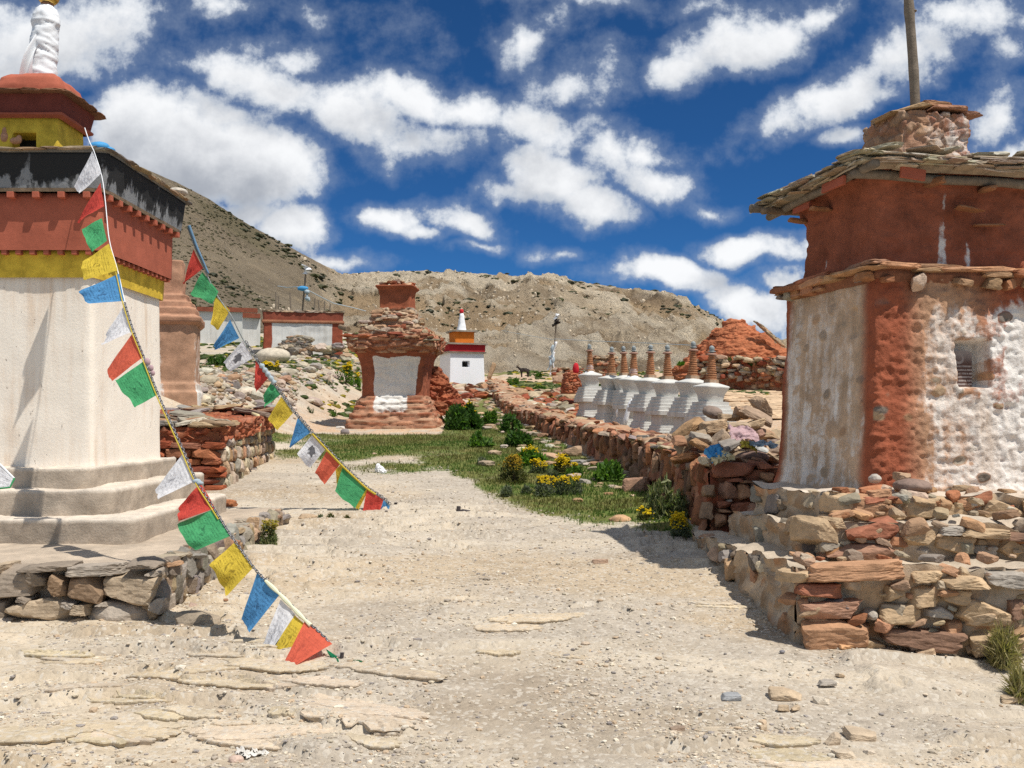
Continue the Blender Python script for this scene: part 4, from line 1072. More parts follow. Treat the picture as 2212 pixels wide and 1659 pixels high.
cut = np.clip(np.abs(uu - .5) * 2 - .6, 0, 1) * np.clip(vv - .7, 0, 1) * .35; off[:, 2] -= cut * .4
Vf = pn + E1 * off[:, :1] + E2 * off[:, 1:2] + np.array([0, 0, 1]) * off[:, 2:]; Vb = Vf + E2 * .03
i = np.arange(11)[:, None] * 12; j = np.arange(11)[None]; fq = np.stack([i + j, i + j + 1, i + 13 + j, i + 12 + j], -1).reshape(-1, 4)
edge = np.concatenate([np.arange(12), np.arange(1, 12) * 12 + 11, 132 + np.arange(10, -1, -1), np.arange(10, 0, -1) * 12])
eq = np.stack([edge, np.roll(edge, -1), np.roll(edge, -1) + 144, edge + 144], -1)[:, ::-1]
mb.add(np.concatenate([Vf, Vb]), [fq, fq[:, ::-1] + 144, eq], uv=np.concatenate([np.stack([uu, vv], 1)] * 2))
tag(mb.build('carved_tablet', M['carved_slate'], loc=pn), 'dark carved prayer slab standing in the white niche of the big chorten', 'carved stone')
# ledge of flat stones round the top of the wall
mb = MB(); V, Fq, me = shell([(2.60, .70), (2.66, .73), (2.70, .72)], (CX, CY), CA, p=18, n=30, dz=.03); mb.add(roughen(V, Fq, .02, 6, 3, 67), Fq, col=(.27, .12, .07))
def edge_slabs(mb, h, zc, L_=(.22, .48), T=(.018, .032), D_=(.12, .2), pal='red', lod=3, over=.05, sag=0, k0=0, sides=(0, 1, 2, 3), tilt=.04):
    for s in sides:
        a = CA + s * math.pi / 2; x = -h
        while x < h:
            l = random.uniform(*L_); q = rotz(a) @ np.array([min(x + l / 2, h - l * .2), -h + random.uniform(-over, over * .4), 0])
            zs_ = zc + random.uniform(-.02, .02) + sag * math.sin((x + h) / (2 * h) * math.pi + .4)
            rock(mb, (CX + q[0], CY + q[1], zs_), (l * .54, random.uniform(*D_), random.uniform(*T)), (random.uniform(-tilt, tilt * 1.5), random.uniform(-tilt, tilt), a + random.uniform(-.12, .12)), 'slab', lod, pick(pal))
            x += l * .82
PAL['ledge'] = [(.42, .20, .10), (.36, .15, .08), (.46, .27, .15), (.40, .24, .14)]
edge_slabs(mb, .71, 2.695, (.25, .6), (.014, .03), (.07, .11), pal='ledge', over=.03); edge_slabs(mb, .67, 2.72, (.3, .6), (.012, .024), (.08, .12), pal='ledge', over=.03)
for (a, hgt, wd) in [(-.38, .15, .13), (.02, .06, .16), (.25, .09, .12), (.40, .1, .10), (.6, .08, .14), (-.62, .06, .1)]:
    p = loc2(a, -.745, 2.62 - hgt * .15); rock(mb, p, (wd * .5, .06, hgt * .5), (.2, random.uniform(-.3, .3), CA), 'block', 3, pick(['tan', 'ledge']))
for k in range(9):
    p = loc2(-.735, random.uniform(-.7, .7), 2.64); rock(mb, p, (.05, random.uniform(.05, .12), random.uniform(.02, .05)), (0, 0, CA), 'block', 3, pick(['ledge', 'grey']))
mb.build('stone_ledge', M['stone'], ch)
# upper red block
mb = MB(); ub = loc2(.085, 0, 0); V, Fq, me = shell([(2.68, .70), (2.74, .675), (2.85, .655), (3.1, .65), (3.26, .665), (3.36, .71), (3.44, .78)], (ub[0], ub[1]), CA, p=18, n=90, dz=.018, asp=.875)
q = fbm(V * (7, 7, .8), 3, 71); V = roughen(V, Fq, .035, 3.5, 5, 72); V = roughen(V, Fq, .02, 12, 4, 73, True)
mb.add(V, Fq, col=np.array([.31, .105, .06]) * (1 + .35 * fbm(V * 4, 4, 74)[:, None]), w=.22 + .34 * sst(.25, .65, q))
mb.build('upper_block', M['earth'], ch, True)
# roof of layered slates and brushwood on beams
mb = MB(); V, Fq, me = shell([(3.42, .74), (3.45, .80), (3.50, .80), (3.55, .70), (3.58, .5)], (CX, CY), CA, p=24, n=30, dz=.04); mb.add(roughen(V, Fq, .02, 5, 4, 75), Fq, col=(.33, .27, .20))
PAL['roof'] = [(.42, .36, .28), (.36, .30, .22), (.50, .44, .36), (.32, .27, .20), (.42, .31, .21)]
for zc, h in ((3.465, .80), (3.49, .815), (3.512, .80)):
    edge_slabs(mb, h, zc, (.12, .34), (.007, .013), (.08, .13), 'roof', 3, .04, -.02, tilt=.06)
for k in range(60):
    rock(mb, loc2(random.uniform(-.75, .8), random.uniform(-.8, .5), 3.56 + random.uniform(0, .03)), (random.uniform(.05, .16), random.uniform(.05, .12), random.uniform(.01, .025)), (random.uniform(-.1, .1), random.uniform(-.1, .1), random.uniform(0, 3)), 'slab', 2, pick('roof') * 1.15)
mb.build('slate_roof', M['stone'], ch)
mb = MB()
for k in range(90):     # twigs in the eaves
    s = random.choice([0, 3, 3, 0, 1]); a = CA + s * math.pi / 2; x = random.uniform(-.8, .8)
    c = rotz(a) @ np.array([x, -.86, 0]); d = rotz(a) @ np.array([random.uniform(.1, .25), random.uniform(-.03, .03), 0])
    p = np.array([CX + c[0], CY + c[1], 3.45 + random.uniform(-.02, .08)]); tube(mb, [p - d, p + (0, 0, random.uniform(-.01, .01)), p + d], random.uniform(.004, .009), 5, pick('roof'))
mb.build('brushwood', M['stone'], ch)
for (A, B, r_, mt) in [(loc2(-.80, -.88, 3.425), loc2(-.72, .95, 3.40), .034, 'wood_grey'), (loc2(-.86, -.66, 3.40), loc2(.9, -.72, 3.37), .036, 'wood_grey'), (loc2(-.98, .78, 3.43), loc2(.3, .8, 3.42), .038, 'wood_grey'), (loc2(-.95, .62, 3.375), loc2(-.4, .66, 3.40), .03, 'wood')]:
    mb = MB(); tube(mb, A + (B - A) * np.linspace(0, 1, 8)[:, None] + np.array([[0, 0, .006 * math.sin(k * 1.7)] for k in range(8)]), r_, 10); mb.build('roof_beam', M[mt], ch, True)
for (c, hl) in [(loc2(-.83, -.35, 3.39), (.012, .16, .035)), (loc2(-.45, -.80, 3.385), (.10, .012, .04)), (loc2(-.72, .35, 3.36), (.012, .14, .03))]:
    mb = MB(); box(mb, c, hl, (0, .1, CA)); mb.build('eave_board', M['red_paint'], ch)
for (c, hl) in [(loc2(-.2, -.70, 3.36), (.03, .10, .03)), (loc2(.25, -.70, 3.33), (.06, .08, .018)), (loc2(.12, -.66, 3.18), (.12, .05, .012)), (loc2(.32, -.63, 3.07), (.13, .03, .008)), (loc2(-.68, .1, 3.30), (.09, .06, .016)), (loc2(-.68, .5, 3.28), (.09, .05, .016))]:
    mb = MB(); rock(mb, c, hl, (0, random.uniform(-.1, .1), CA + random.uniform(-.2, .2)), 'slab', 3, (.34, .17, .09)); mb.build('corbel_stone', M['stone'], ch)
# top block
tb = loc2(.10, 0, 0)
mb = MB(); V, Fq, me = shell([(3.52, .33), (3.60, .315), (4.02, .30)], (tb[0], tb[1]), CA, p=16, n=70, dz=.012)
V, cc = masonry(V, Fq, (7, 7, 11), .02, ['red', 'tan'], (.44, .27, .18), 77, .6); V = roughen(V, Fq, .018, 9, 4, 78)
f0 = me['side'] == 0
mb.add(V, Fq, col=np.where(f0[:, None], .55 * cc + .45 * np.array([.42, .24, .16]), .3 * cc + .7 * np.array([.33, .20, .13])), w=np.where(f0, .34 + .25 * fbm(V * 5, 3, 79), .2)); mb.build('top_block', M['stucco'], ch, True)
for (a, b_, z_, hx, hy, hz, rx, ry, cl) in [(-.17, -.22, 4.06, .14, .12, .02, 0, -.22, (.40, .27, .15)), (-.28, -.1, 4.03, .10, .16, .018, 0, -.2, (.36, .24, .14)), (.12, -.2, 4.07, .16, .13, .022, 0, .02, (.36, .19, .12)), (.10, -.1, 4.125, .15, .13, .03, .08, .06, (.36, .20, .11)), (.33, -.2, 4.04, .12, .10, .016, 0, -.05, (.30, .16, .11)), (-.08, .15, 4.06, .2, .12, .03, 0, 0, (.4, .3, .2))]:
    mb = MB(); rock(mb, tb + E1 * a + E2 * b_ + (0, 0, z_), (hx, hy, hz), (rx, ry, CA), 'slab', 4, cl); mb.build('cap_stone', M['stone'], ch)
mb = MB(); A = np.array([(1979 - 1106) / F * 8.0, 8.0, 3.9]); B = A + (-.115, 0, 2.2)
pt = A + (B - A) * np.linspace(0, 1, 24)[:, None]; pt[:, 0] += .006 * np.sin(np.linspace(0, 9, 24)); rr_ = .039 - .006 * np.linspace(0, 1, 24); rr_[10] *= 1.15; rr_[5] *= 1.06
tube(mb, pt, rr_, 12); mb.build('pole', M['wood_grey'], ch, True)
mb = MB(); rock(mb, pt[10] + (.035, -.01, 0), (.02, .02, .012), (0, 0, 0), 'round', 2, (.5, .45, .35)); mb.build('knot', M['wood'], ch)

# terraced plinth of the chorten
tr = thing('stepped_plinth', 'three tier plinth of rough red and tan stones under the big weathered chorten', 'plinth', (3.2, 7.6, .2))
mb = MB()
mc = dict(scale=(5, 5, 8), amp=.03, pal='tan', mortar=(.50, .43, .34), seed=81)
quad_prism(mb, [(1.74, 6.08), (5.2, 6.02), (5.2, 9.6), (1.66, 9.25)], [.68, .68, .66, .53], -.1, .035, .07, 3.5, (.46, .39, .31), 82, mc, (.50, .43, .34))
mc = dict(mc, seed=83); quad_prism(mb, [(2.02, 6.50), (5.0, 6.44), (5.0, 9.3), (1.90, 8.75)], [.91, .91, .9, .74], .4, .035, .06, 3.5, (.46, .39, .31), 84, mc, (.52, .45, .36))
mc = dict(mc, seed=85); quad_prism(mb, [(2.22, 6.92), (4.7, 6.9), (4.7, 9.1), (1.98, 8.1)], [1.05, 1.05, 1.06, 1.05], .5, .035, .055, 3.5, (.46, .39, .31), 86, mc, (.55, .48, .40))
mb.build('mortared_core', M['earth'], tr, True)
rd, og, tn, pk, dn, gr = (.34, .14, .085), (.42, .24, .14), (.46, .335, .21), (.40, .23, .155), (.24, .145, .10), (.40, .36, .31)
def q8(x, y): return 1413.9 + x * .4082, 981.9 + y * .4082
mb = MB()
for (x, y, w_, h_, c, k, dp, yaw) in [(1050, 612, 530, 100, og, 'slab', .16, .02), (865, 715, 250, 90, rd, 'block', .14, 0), (910, 810, 330, 95, pk, 'slab', .14, 0), (965, 930, 440, 165, og, 'block', .16, .1), (1400, 965, 420, 120, dn, 'block', .14, 0),
        (1290, 850, 240, 130, tn, 'block', .12, 0), (1700, 830, 330, 150, tn, 'block', .14, -.15), (1810, 975, 350, 130, tn, 'block', .16, 0), (1400, 735, 190, 120, tn, 'block', .12, 0), (1570, 740, 140, 95, tn, 'block', .12, 0),
        (1610, 665, 260, 70, tn, 'slab', .16, 0), (1830, 655, 200, 90, gr, 'block', .14, 0), (1130, 840, 75, 55, gr, 'round', .11, 0), (1250, 730, 130, 90, tn, 'block', .10, .3), (1480, 830, 150, 70, gr, 'block', .1, 0), (1880, 800, 120, 120, dn, 'block', .12, 0), (1420, 640, 160, 70, tn, 'slab', .13, 0),
        (1960, 690, 140, 100, tn, 'block', .12, 0), (2050, 820, 200, 140, tn, 'block', .12, 0), (1560, 900, 130, 70, og, 'block', .1, 0), (735, 770, 90, 60, og, 'block', .12, .8), (740, 640, 120, 60, tn, 'slab', .12, .8), (1130, 1000, 150, 60, tn, 'block', .1, 0), (2050, 660, 160, 80, tn, 'slab', .12, 0)]:
    px, py = q8(x, y); fstone(mb, px, py, w_ * .4082 * 1.03, h_ * .4082 * 1.05, 6.10, dp, np.array(c) * random.uniform(.95, 1.12), k, 4, random.uniform(-.06, .06), yaw)
for (x, y, w_, h_, c, k, dp, yaw) in [(1125, 410, 320, 140, rd, 'block', .16, .12), (1070, 500, 400, 105, pk, 'block', .16, 0), (1370, 435, 200, 95, tn, 'block', .14, 0), (1560, 462, 200, 105, tn, 'block', .14, 0), (1860, 490, 210, 105, tn, 'block', .12, 0), (1700, 405, 250, 55, tn, 'slab', .18, 0),
        (1900, 425, 270, 50, dn, 'slab', .16, 0), (835, 405, 140, 160, tn, 'block', .16, .5), (1540, 390, 160, 50, gr, 'slab', .16, 0), (1720, 500, 130, 70, gr, 'block', .1, 0), (1400, 505, 110, 60, gr, 'round', .1, 0), (2040, 480, 170, 110, tn, 'block', .12, 0), (1260, 480, 110, 70, tn, 'block', .1, 0), (2080, 410, 200, 50, tn, 'slab', .16, 0), (940, 360, 90, 60, tn, 'slab', .1, .3)]:
    px, py = q8(x, y); fstone(mb, px, py, w_ * .4082 * 1.03, h_ * .4082 * 1.05, 6.56, dp, np.array(c) * random.uniform(.95, 1.12), k, 4, random.uniform(-.06, .06), yaw)
for (x, y, w_, h_, c, k, dp, yaw) in [(1450, 285, 350, 150, tn, 'block', .14, .1), (1800, 312, 350, 150, tn, 'block', .14, 0), (1110, 275, 330, 140, og, 'block', .14, .1), (1180, 238, 200, 50, rd, 'slab', .14, 0), (2050, 300, 260, 140, tn, 'block', .12, 0), (980, 265, 140, 130, tn, 'block', .14, .5), (1260, 330, 140, 70, tn, 'block', .12, 0), (1630, 250, 130, 50, og, 'slab', .12, 0), (1180, 205, 130, 40, og, 'slab', .12, 0)]:
    px, py = q8(x, y); fstone(mb, px, py, w_ * .4082 * 1.03, h_ * .4082 * 1.05, 6.96, dp, np.array(c) * random.uniform(.95, 1.12), k, 4, random.uniform(-.06, .06), yaw)
def side_stones(n, y0, y1, x0, x1, zt0, zt1, zb0, zb1, pal):
    for k in range(n):
        f = random.random(); y = y0 + (y1 - y0) * f; x = x0 + (x1 - x0) * f; zt_ = zt0 + (zt1 - zt0) * f; zb_ = zb0 + (zb1 - zb0) * f
        hz = random.uniform(.03, .09); rock(mb, (x + random.uniform(-.02, .05), y, random.uniform(zb_ + hz * .4, max(zt_ - hz * .5, zb_ + hz))), (.07, random.uniform(.06, .16), hz), (random.uniform(-.2, .2), random.uniform(-.2, .2), random.uniform(-.15, .15)), 'block', 3, pick(pal))
side_stones(16, 6.15, 9.2, 1.75, 1.68, .68, .50, .24, .48, ['tan', 'grey']); side_stones(8, 6.6, 8.7, 2.04, 1.93, .9, .74, .66, .58, ['tan', 'grey']); side_stones(6, 7.0, 8.1, 2.24, 2.0, 1.04, 1.03, .9, .84, ['tan', 'grey'])
for k in range(230):      # small stones and chips set in the mud between the big ones
    y0, z0, z1, x0 = random.choice([(6.05, .16, .68, 1.78), (6.05, .16, .68, 1.78), (6.49, .72, .91, 2.05), (6.9, .95, 1.05, 2.25)])
    s = random.uniform(.018, .055); rock(mb, (random.uniform(x0, 4.6), y0 + random.uniform(-.05, .02), random.uniform(z0, z1)), (s * random.uniform(1, 2), s, s * random.uniform(.5, 1)), (random.uniform(-.4, .4), random.uniform(-.4, .4), random.uniform(-.5, .5)), 'block', 3, pick(['tan', 'ledge', 'tan', 'rubble']))
for k in range(60):       # stones lying on the treads
    y0, z0, x0 = random.choice([(6.25, .71, 1.8), (6.68, .94, 2.08), (7.1, 1.07, 2.3)]); s = random.uniform(.02, .06)
    rock(mb, (random.uniform(x0, 4.4), y0 + random.uniform(-.12, .15), z0 + s * .2), (s * random.uniform(1, 2), s, s * random.uniform(.4, .8)), (random.uniform(-.3, .3), random.uniform(-.3, .3), random.uniform(0, 3)), 'block', 3, pick(['tan', 'ledge', 'rubble']))
mb.build('stone_facing', M['stone'], tr)
def loose(name, lab, cat, pos, half, rot, kind, col, group=None, lod=4, mat='stone'):
    mb = MB(); rock(mb, pos, half, rot, kind, lod, col); return tag(mb.build(name, M[mat], loc=pos, smooth=(kind == 'round')), lab, cat, group)
loose('boulder', 'smooth grey brown boulder at the foot of the big chorten corner', 'boulder', W(1973, 1052, 7.05), (.135, .11, .06), (0, .06, .1), 'round', (.25, .18, .15))
loose('boulder', 'small pale round stone beside the chorten corner', 'stone', W(1890, 1034, 7.1), (.045, .045, .035), (0, 0, .1), 'round', (.46, .42, .37))
loose('boulder', 'small tan stone wedged against the red corner of the big chorten', 'stone', W(1948, 1030, 7.15), (.07, .06, .035), (0, .05, .4), 'block', (.42, .29, .19))

# ------------------------------------------------------------------ long retaining wall on the right
lwl = thing('stone_wall', 'long red mud and stone wall running from the big chorten to the white shrine', 'wall', (1.5, 14, .9))
sy = geo(9.6, 39.5, .0028); wx = np.interp(sy, WP[:, 1], WP[:, 0]); wx = np.convolve(np.pad(wx, 12, mode='edge'), np.ones(25) / 25, 'valid')
gz_f = gz(wx - .1, sy); hh = np.interp(sy, WHY, WHH) + .05 * fbm(np.stack([sy * 1.3, sy * 0, sy * 0], 1), 4, 90)
cs = [(-.10, -.25, 0)] + [(-.10 + .10 * f, f * .97, 0) for f in np.linspace(0, 1, 44)] + [(.06, 1.0, 0), (.18, 1.02, 0), (.32, 1.0, 0), (.5, .97, 0), (.62, .7, 0), (.66, 0, 0)]
cs = np.array(cs); m = len(cs); k = len(sy)
V = np.stack([wx[:, None] + cs[None, :, 0], np.repeat(sy[:, None], m, 1), gz_f[:, None] + hh[:, None] * cs[None, :, 1]], -1).reshape(-1, 3)
i = np.arange(k - 1)[:, None] * m; j = np.arange(m - 1)[None]
Fq = np.stack([i + j, i + m + j, i + m + j + 1, i + j + 1], -1).reshape(-1, 4)[:, ::-1]
N = vnormals(V, Fq); q = V * (4.2, 4.2, 2.6); q[:, 1] += .3 * fbm(V * 3, 2, 91)
d1, d2, cid = worley(q, 92); e = sst(.02, .3, d2 - d1)
n4 = fbm(V * (5, 5, 2), 4, 93)
V = V + N * (.06 * (e - .6) + .05 * (cid - .5) + .035 * n4 + .02 * fbm(V * 14, 3, 94))[:, None]
PAL['wallmud'] = [(.30, .13, .075), (.36, .18, .11), (.27, .12, .075), (.34, .22, .15), (.25, .15, .10), (.38, .17, .09)]
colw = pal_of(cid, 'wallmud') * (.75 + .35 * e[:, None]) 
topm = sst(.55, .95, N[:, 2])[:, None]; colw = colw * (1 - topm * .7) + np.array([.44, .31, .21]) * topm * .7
f0 = [np.arange(m)[None], (np.arange(m)[::-1] + (k - 1) * m)[None]]
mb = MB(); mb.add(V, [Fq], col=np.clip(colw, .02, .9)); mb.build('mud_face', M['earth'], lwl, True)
mb = MB()
for kk in range(560):     # rough stones crowning the wall
    y = 9.7 * (38 / 9.7) ** random.random(); x = wallx(y) + random.uniform(-.08, .5); f = np.interp(y, sy, hh); zt_ = gz1(wallx(y) - .1, y) + f - .02
    s = random.uniform(.035, .12) * (1 + (y - 10) * .012)
    rock(mb, (x, y, zt_ + random.uniform(-.04, .025)), (s * random.uniform(.7, 1.5), s, s * random.uniform(.2, .42)), (random.uniform(-.4, .4), random.uniform(-.4, .4), random.uniform(0, 3)), random.choice(['block', 'slab']), 3 if y < 15 else 2, pick(['wallmud', 'tan', 'wallmud', 'rubble', 'ledge']))
for kk in range(130):     # stones set upright in the face
    y = 9.7 * (32 / 9.7) ** random.random(); f = np.interp(y, sy, hh); zb_ = gz1(wallx(y) - .2, y)
    hz = random.uniform(.06, .17)
    rock(mb, (wallx(y) - .06 + random.uniform(-.02, .04), y, zb_ + random.uniform(.05, max(f - hz * .6, .1))), (.06, random.uniform(.05, .12), hz), (random.uniform(-.25, .25), random.uniform(-.1, .1), random.uniform(-.2, .2)), 'block', 3 if y < 15 else 2, pick('wallmud'))
mb.build('crowning_stones', M['stone'], lwl)
mb = MB()  # the wall's broken near end, facing the camera
quad_prism(mb, [(1.90, 9.55), (2.75, 9.5), (2.75, 10.2), (1.86, 10.2)], [1.10, 1.10, 1.12, 1.12], .2, .03, .04, 4, (.33, .14, .08), 95, dict(scale=(6, 6, 10), amp=.035, pal='red', mortar=(.30, .15, .09), seed=96))
mb.build('end_core', M['earth'], lwl, True)
def q4(x, y): return 1445 + x * .1989, 832.6 + y * .1989
mb = MB()
for (x, y, w_, h_, c, k) in [(700, 915, 500, 170, rd, 'block'), (1040, 985, 130, 100, og, 'block'), (1020, 870, 130, 90, rd, 'block'), (630, 1140, 210, 200, pk, 'block'), (800, 1150, 160, 160, og, 'block'), (990, 1130, 220, 240, (.24, .17, .13), 'block'), (590, 1290, 160, 80, rd, 'slab'), (580, 1355, 130, 45, og, 'slab'),
                          (560, 1460, 150, 150, og, 'block'), (760, 1320, 220, 150, rd, 'block'), (700, 1020, 180, 40, rd, 'slab'), (820, 1040, 130, 40, og, 'slab'), (700, 1440, 120, 100, pk, 'block'), (900, 1330, 160, 120, pk, 'block'), (640, 1250, 60, 40, gr, 'block'), (430, 1150, 140, 140, (.33, .22, .14), 'block'), (400, 1350, 140, 180, (.30, .2, .13), 'block')]:
    px, py = q4(x, y); fstone(mb, px, py, w_ * .1989 * 1.05, h_ * .1989 * 1.08, 9.52, .13, np.array(c) * random.uniform(.95, 1.12), k, 3, random.uniform(-.08, .08), random.uniform(-.15, .15))
mb.build('end_stones', M['stone'], lwl)

# heap of carved slabs and stones on the near end of the wall
mb = MB()
for k in range(260):
    y = random.uniform(9.9, 13.2); x = wallx(y) + random.uniform(.05, 1.9); f = 1 - abs(y - 11.2) / 2.2
    zt_ = 1.05 + .055 * (y - 9.8) + .30 * max(0, f) * sst(0, .6, x - wallx(y)) * random.uniform(.2, 1)
    s = random.uniform(.05, .16); rock(mb, (x, y, zt_), (s * random.uniform(.8, 1.8), s, s * random.uniform(.2, .5)), (random.uniform(-.5, .5), random.uniform(-.5, .5), random.uniform(0, 3)), random.choice(['slab', 'block']), 2, pick('pile'))
struct(mb.build('rubble', M['stone']), 'stuff')
GP = 'carved slabs heaped on the wall'
for (x, y, w_, h_, Yd, rt, c, kd, nm, lab) in [
    (1020, 250, 250, 130, 11.6, .95, (.42, .30, .20), 'slab', 'slab', 'big tan slab standing on edge against the left side of the big chorten'),
    (950, 320, 330, 70, 11.3, .5, (.36, .26, .185), 'slab', 'slab', 'long brown slab leaning left of the big tan upright slab'),
    (800, 300, 170, 100, 11.4, .4, (.40, .27, .18), 'block', 'slab', 'blocky tan slab behind the pink cloth at the top of the heap'),
    (470, 290, 180, 130, 11.9, .1, (.26, .20, .165), 'round', 'slab', 'rounded grey brown slab in front of the nearest white stupa'),
    (210, 470, 300, 100, 11.2, -.75, (.38, .24, .13), 'slab', 'slab', 'long orange brown slab tilted against the white stupas'),
    (240, 600, 330, 110, 10.7, -.62, (.36, .27, .18), 'slab', 'slab', 'long olive tan slab slanting down beside the tilted orange brown one'),
    (480, 450, 260, 150, 11.0, -.12, (.46, .33, .21), 'slab', 'slab', 'broad pitted tan slab lying flat in the middle of the heap'),
    (740, 440, 230, 100, 10.9, .1, (.38, .29, .20), 'block', 'slab', 'thick tan slab just above the pink cloth'),
    (550, 590, 210, 110, 10.4, -.85, (.37, .28, .20), 'slab', 'slab', 'lichen spotted slab propped steeply left of the pink cloth'),
    (360, 570, 200, 70, 10.5, .15, (.33, .29, .24), 'slab', 'slab', 'flat grey slab with pointed end left of the lichen spotted slab'),
    (670, 640, 200, 90, 10.2, -.35, (.30, .27, .24), 'slab', 'slab', 'grey slab tipped over below the pink cloth'),
    (330, 640, 190, 80, 10.3, .55, (.44, .27, .15), 'slab', 'slab', 'orange wedge shaped stone above the blue rag'),
    (900, 785, 310, 140, 9.9, .02, (.20, .135, .11), 'round', 'boulder', 'large smooth dark brown boulder at the near end of the heap'),
    (110, 600, 130, 60, 10.6, .1, (.31, .17, .10), 'slab', 'slab', 'small dark red slab on the wall edge at the left of the heap'),
    (930, 555, 200, 80, 10.3, -.45, (.33, .20, .15), 'slab', 'slab', 'reddish slab poking out right of the pink cloth'),
    (910, 430, 230, 90, 11.2, -.3, (.46, .34, .22), 'slab', 'slab', 'pale tan slab lying behind the reddish one near the chorten'),
    (660, 350, 220, 80, 11.5, .05, (.44, .33, .22), 'slab', 'slab', 'flat tan slab under the blocky one at the back of the heap'),
    (1000, 690, 100, 50, 10.0, 0, (.46, .47, .45), 'round', 'stone', 'small pale stone on top of the dark brown boulder'),
    (700, 825, 80, 45, 9.75, .3, (.48, .46, .42), 'round', 'stone', 'little white pebble below the yellow scarf')]:
    px, py = q4(x, y); s = Yd / F; pos = W(px, py, Yd)
    loose(nm, lab, 'carved slab' if kd == 'slab' else 'stone', pos, (w_ * .1989 * s / 2 * 1.2, .15, h_ * .1989 * s / 2 * 1.0), (random.uniform(-.15, .25), rt, random.uniform(-.3, .3)), kd, c, GP)
# rags on the heap
def rag(lab, x, y, w_, h_, Yd, mat, seed, rot=0.0, rows=26):
    px, py = q4(x, y); s = Yd / F; pos = W(px, py, Yd); a = w_ * .1989 * s / 2; b_ = h_ * .1989 * s / 2
    u = np.linspace(-1, 1, rows); uu = np.tile(u, rows); vv = np.repeat(u, rows); P_ = np.stack([uu * 2, vv * 1.2, 0 * uu + seed], 1)
    f = fbm(P_, 4, seed, ridged=True); sh = 1 + .35 * fbm(P_ * .8, 2, seed + 3)
    X = uu * a * sh; Z = vv * b_ * sh - .35 * b_ * uu ** 2; Yl = -.06 * f - .10 * vv * 0 + .10 * vv
    c, s2 = math.cos(rot), math.sin(rot); Xr, Zr = X * c - Z * s2, X * s2 + Z * c
    i = np.arange(rows - 1)[:, None] * rows; j = np.arange(rows - 1)[None]
    fq = np.stack([i + j, i + j + 1, i + rows + 1 + j, i + rows + j], -1).reshape(-1, 4)
    Vf = np.stack([Xr, Yl - .05, Zr + .03 * f], 1); nb = len(Vf)
    mb = MB(); mb.add(np.concatenate([Vf, Vf + (0, .008, 0)]) + pos, [fq, fq[:, ::-1] + nb]); tag(mb.build('rag', M[mat], smooth=True, loc=pos), lab, 'cloth')
rag('crumpled dusty pink cloth spread over the carved slabs', 800, 520, 330, 150, 9.95, 'pink_cloth', 3, -.12)
rag('bunched bright blue rag on the edge of the wall', 495, 735, 190, 130, 9.55, 'blue_cloth', 5, .3)
rag('thin pale blue scarf strung from the chorten over the boulder', 1010, 640, 260, 60, 9.5, 'pale_blue_cloth', 8, -.05)
rag('twisted yellow scarf between the blue rag and the brown boulder', 850, 655, 180, 80, 9.55, 'cord_yellow', 9, -.35)
rag('pale cream rag draped below the blue rag', 560, 780, 230, 75, 9.45, 'cream_cloth', 12, .3)

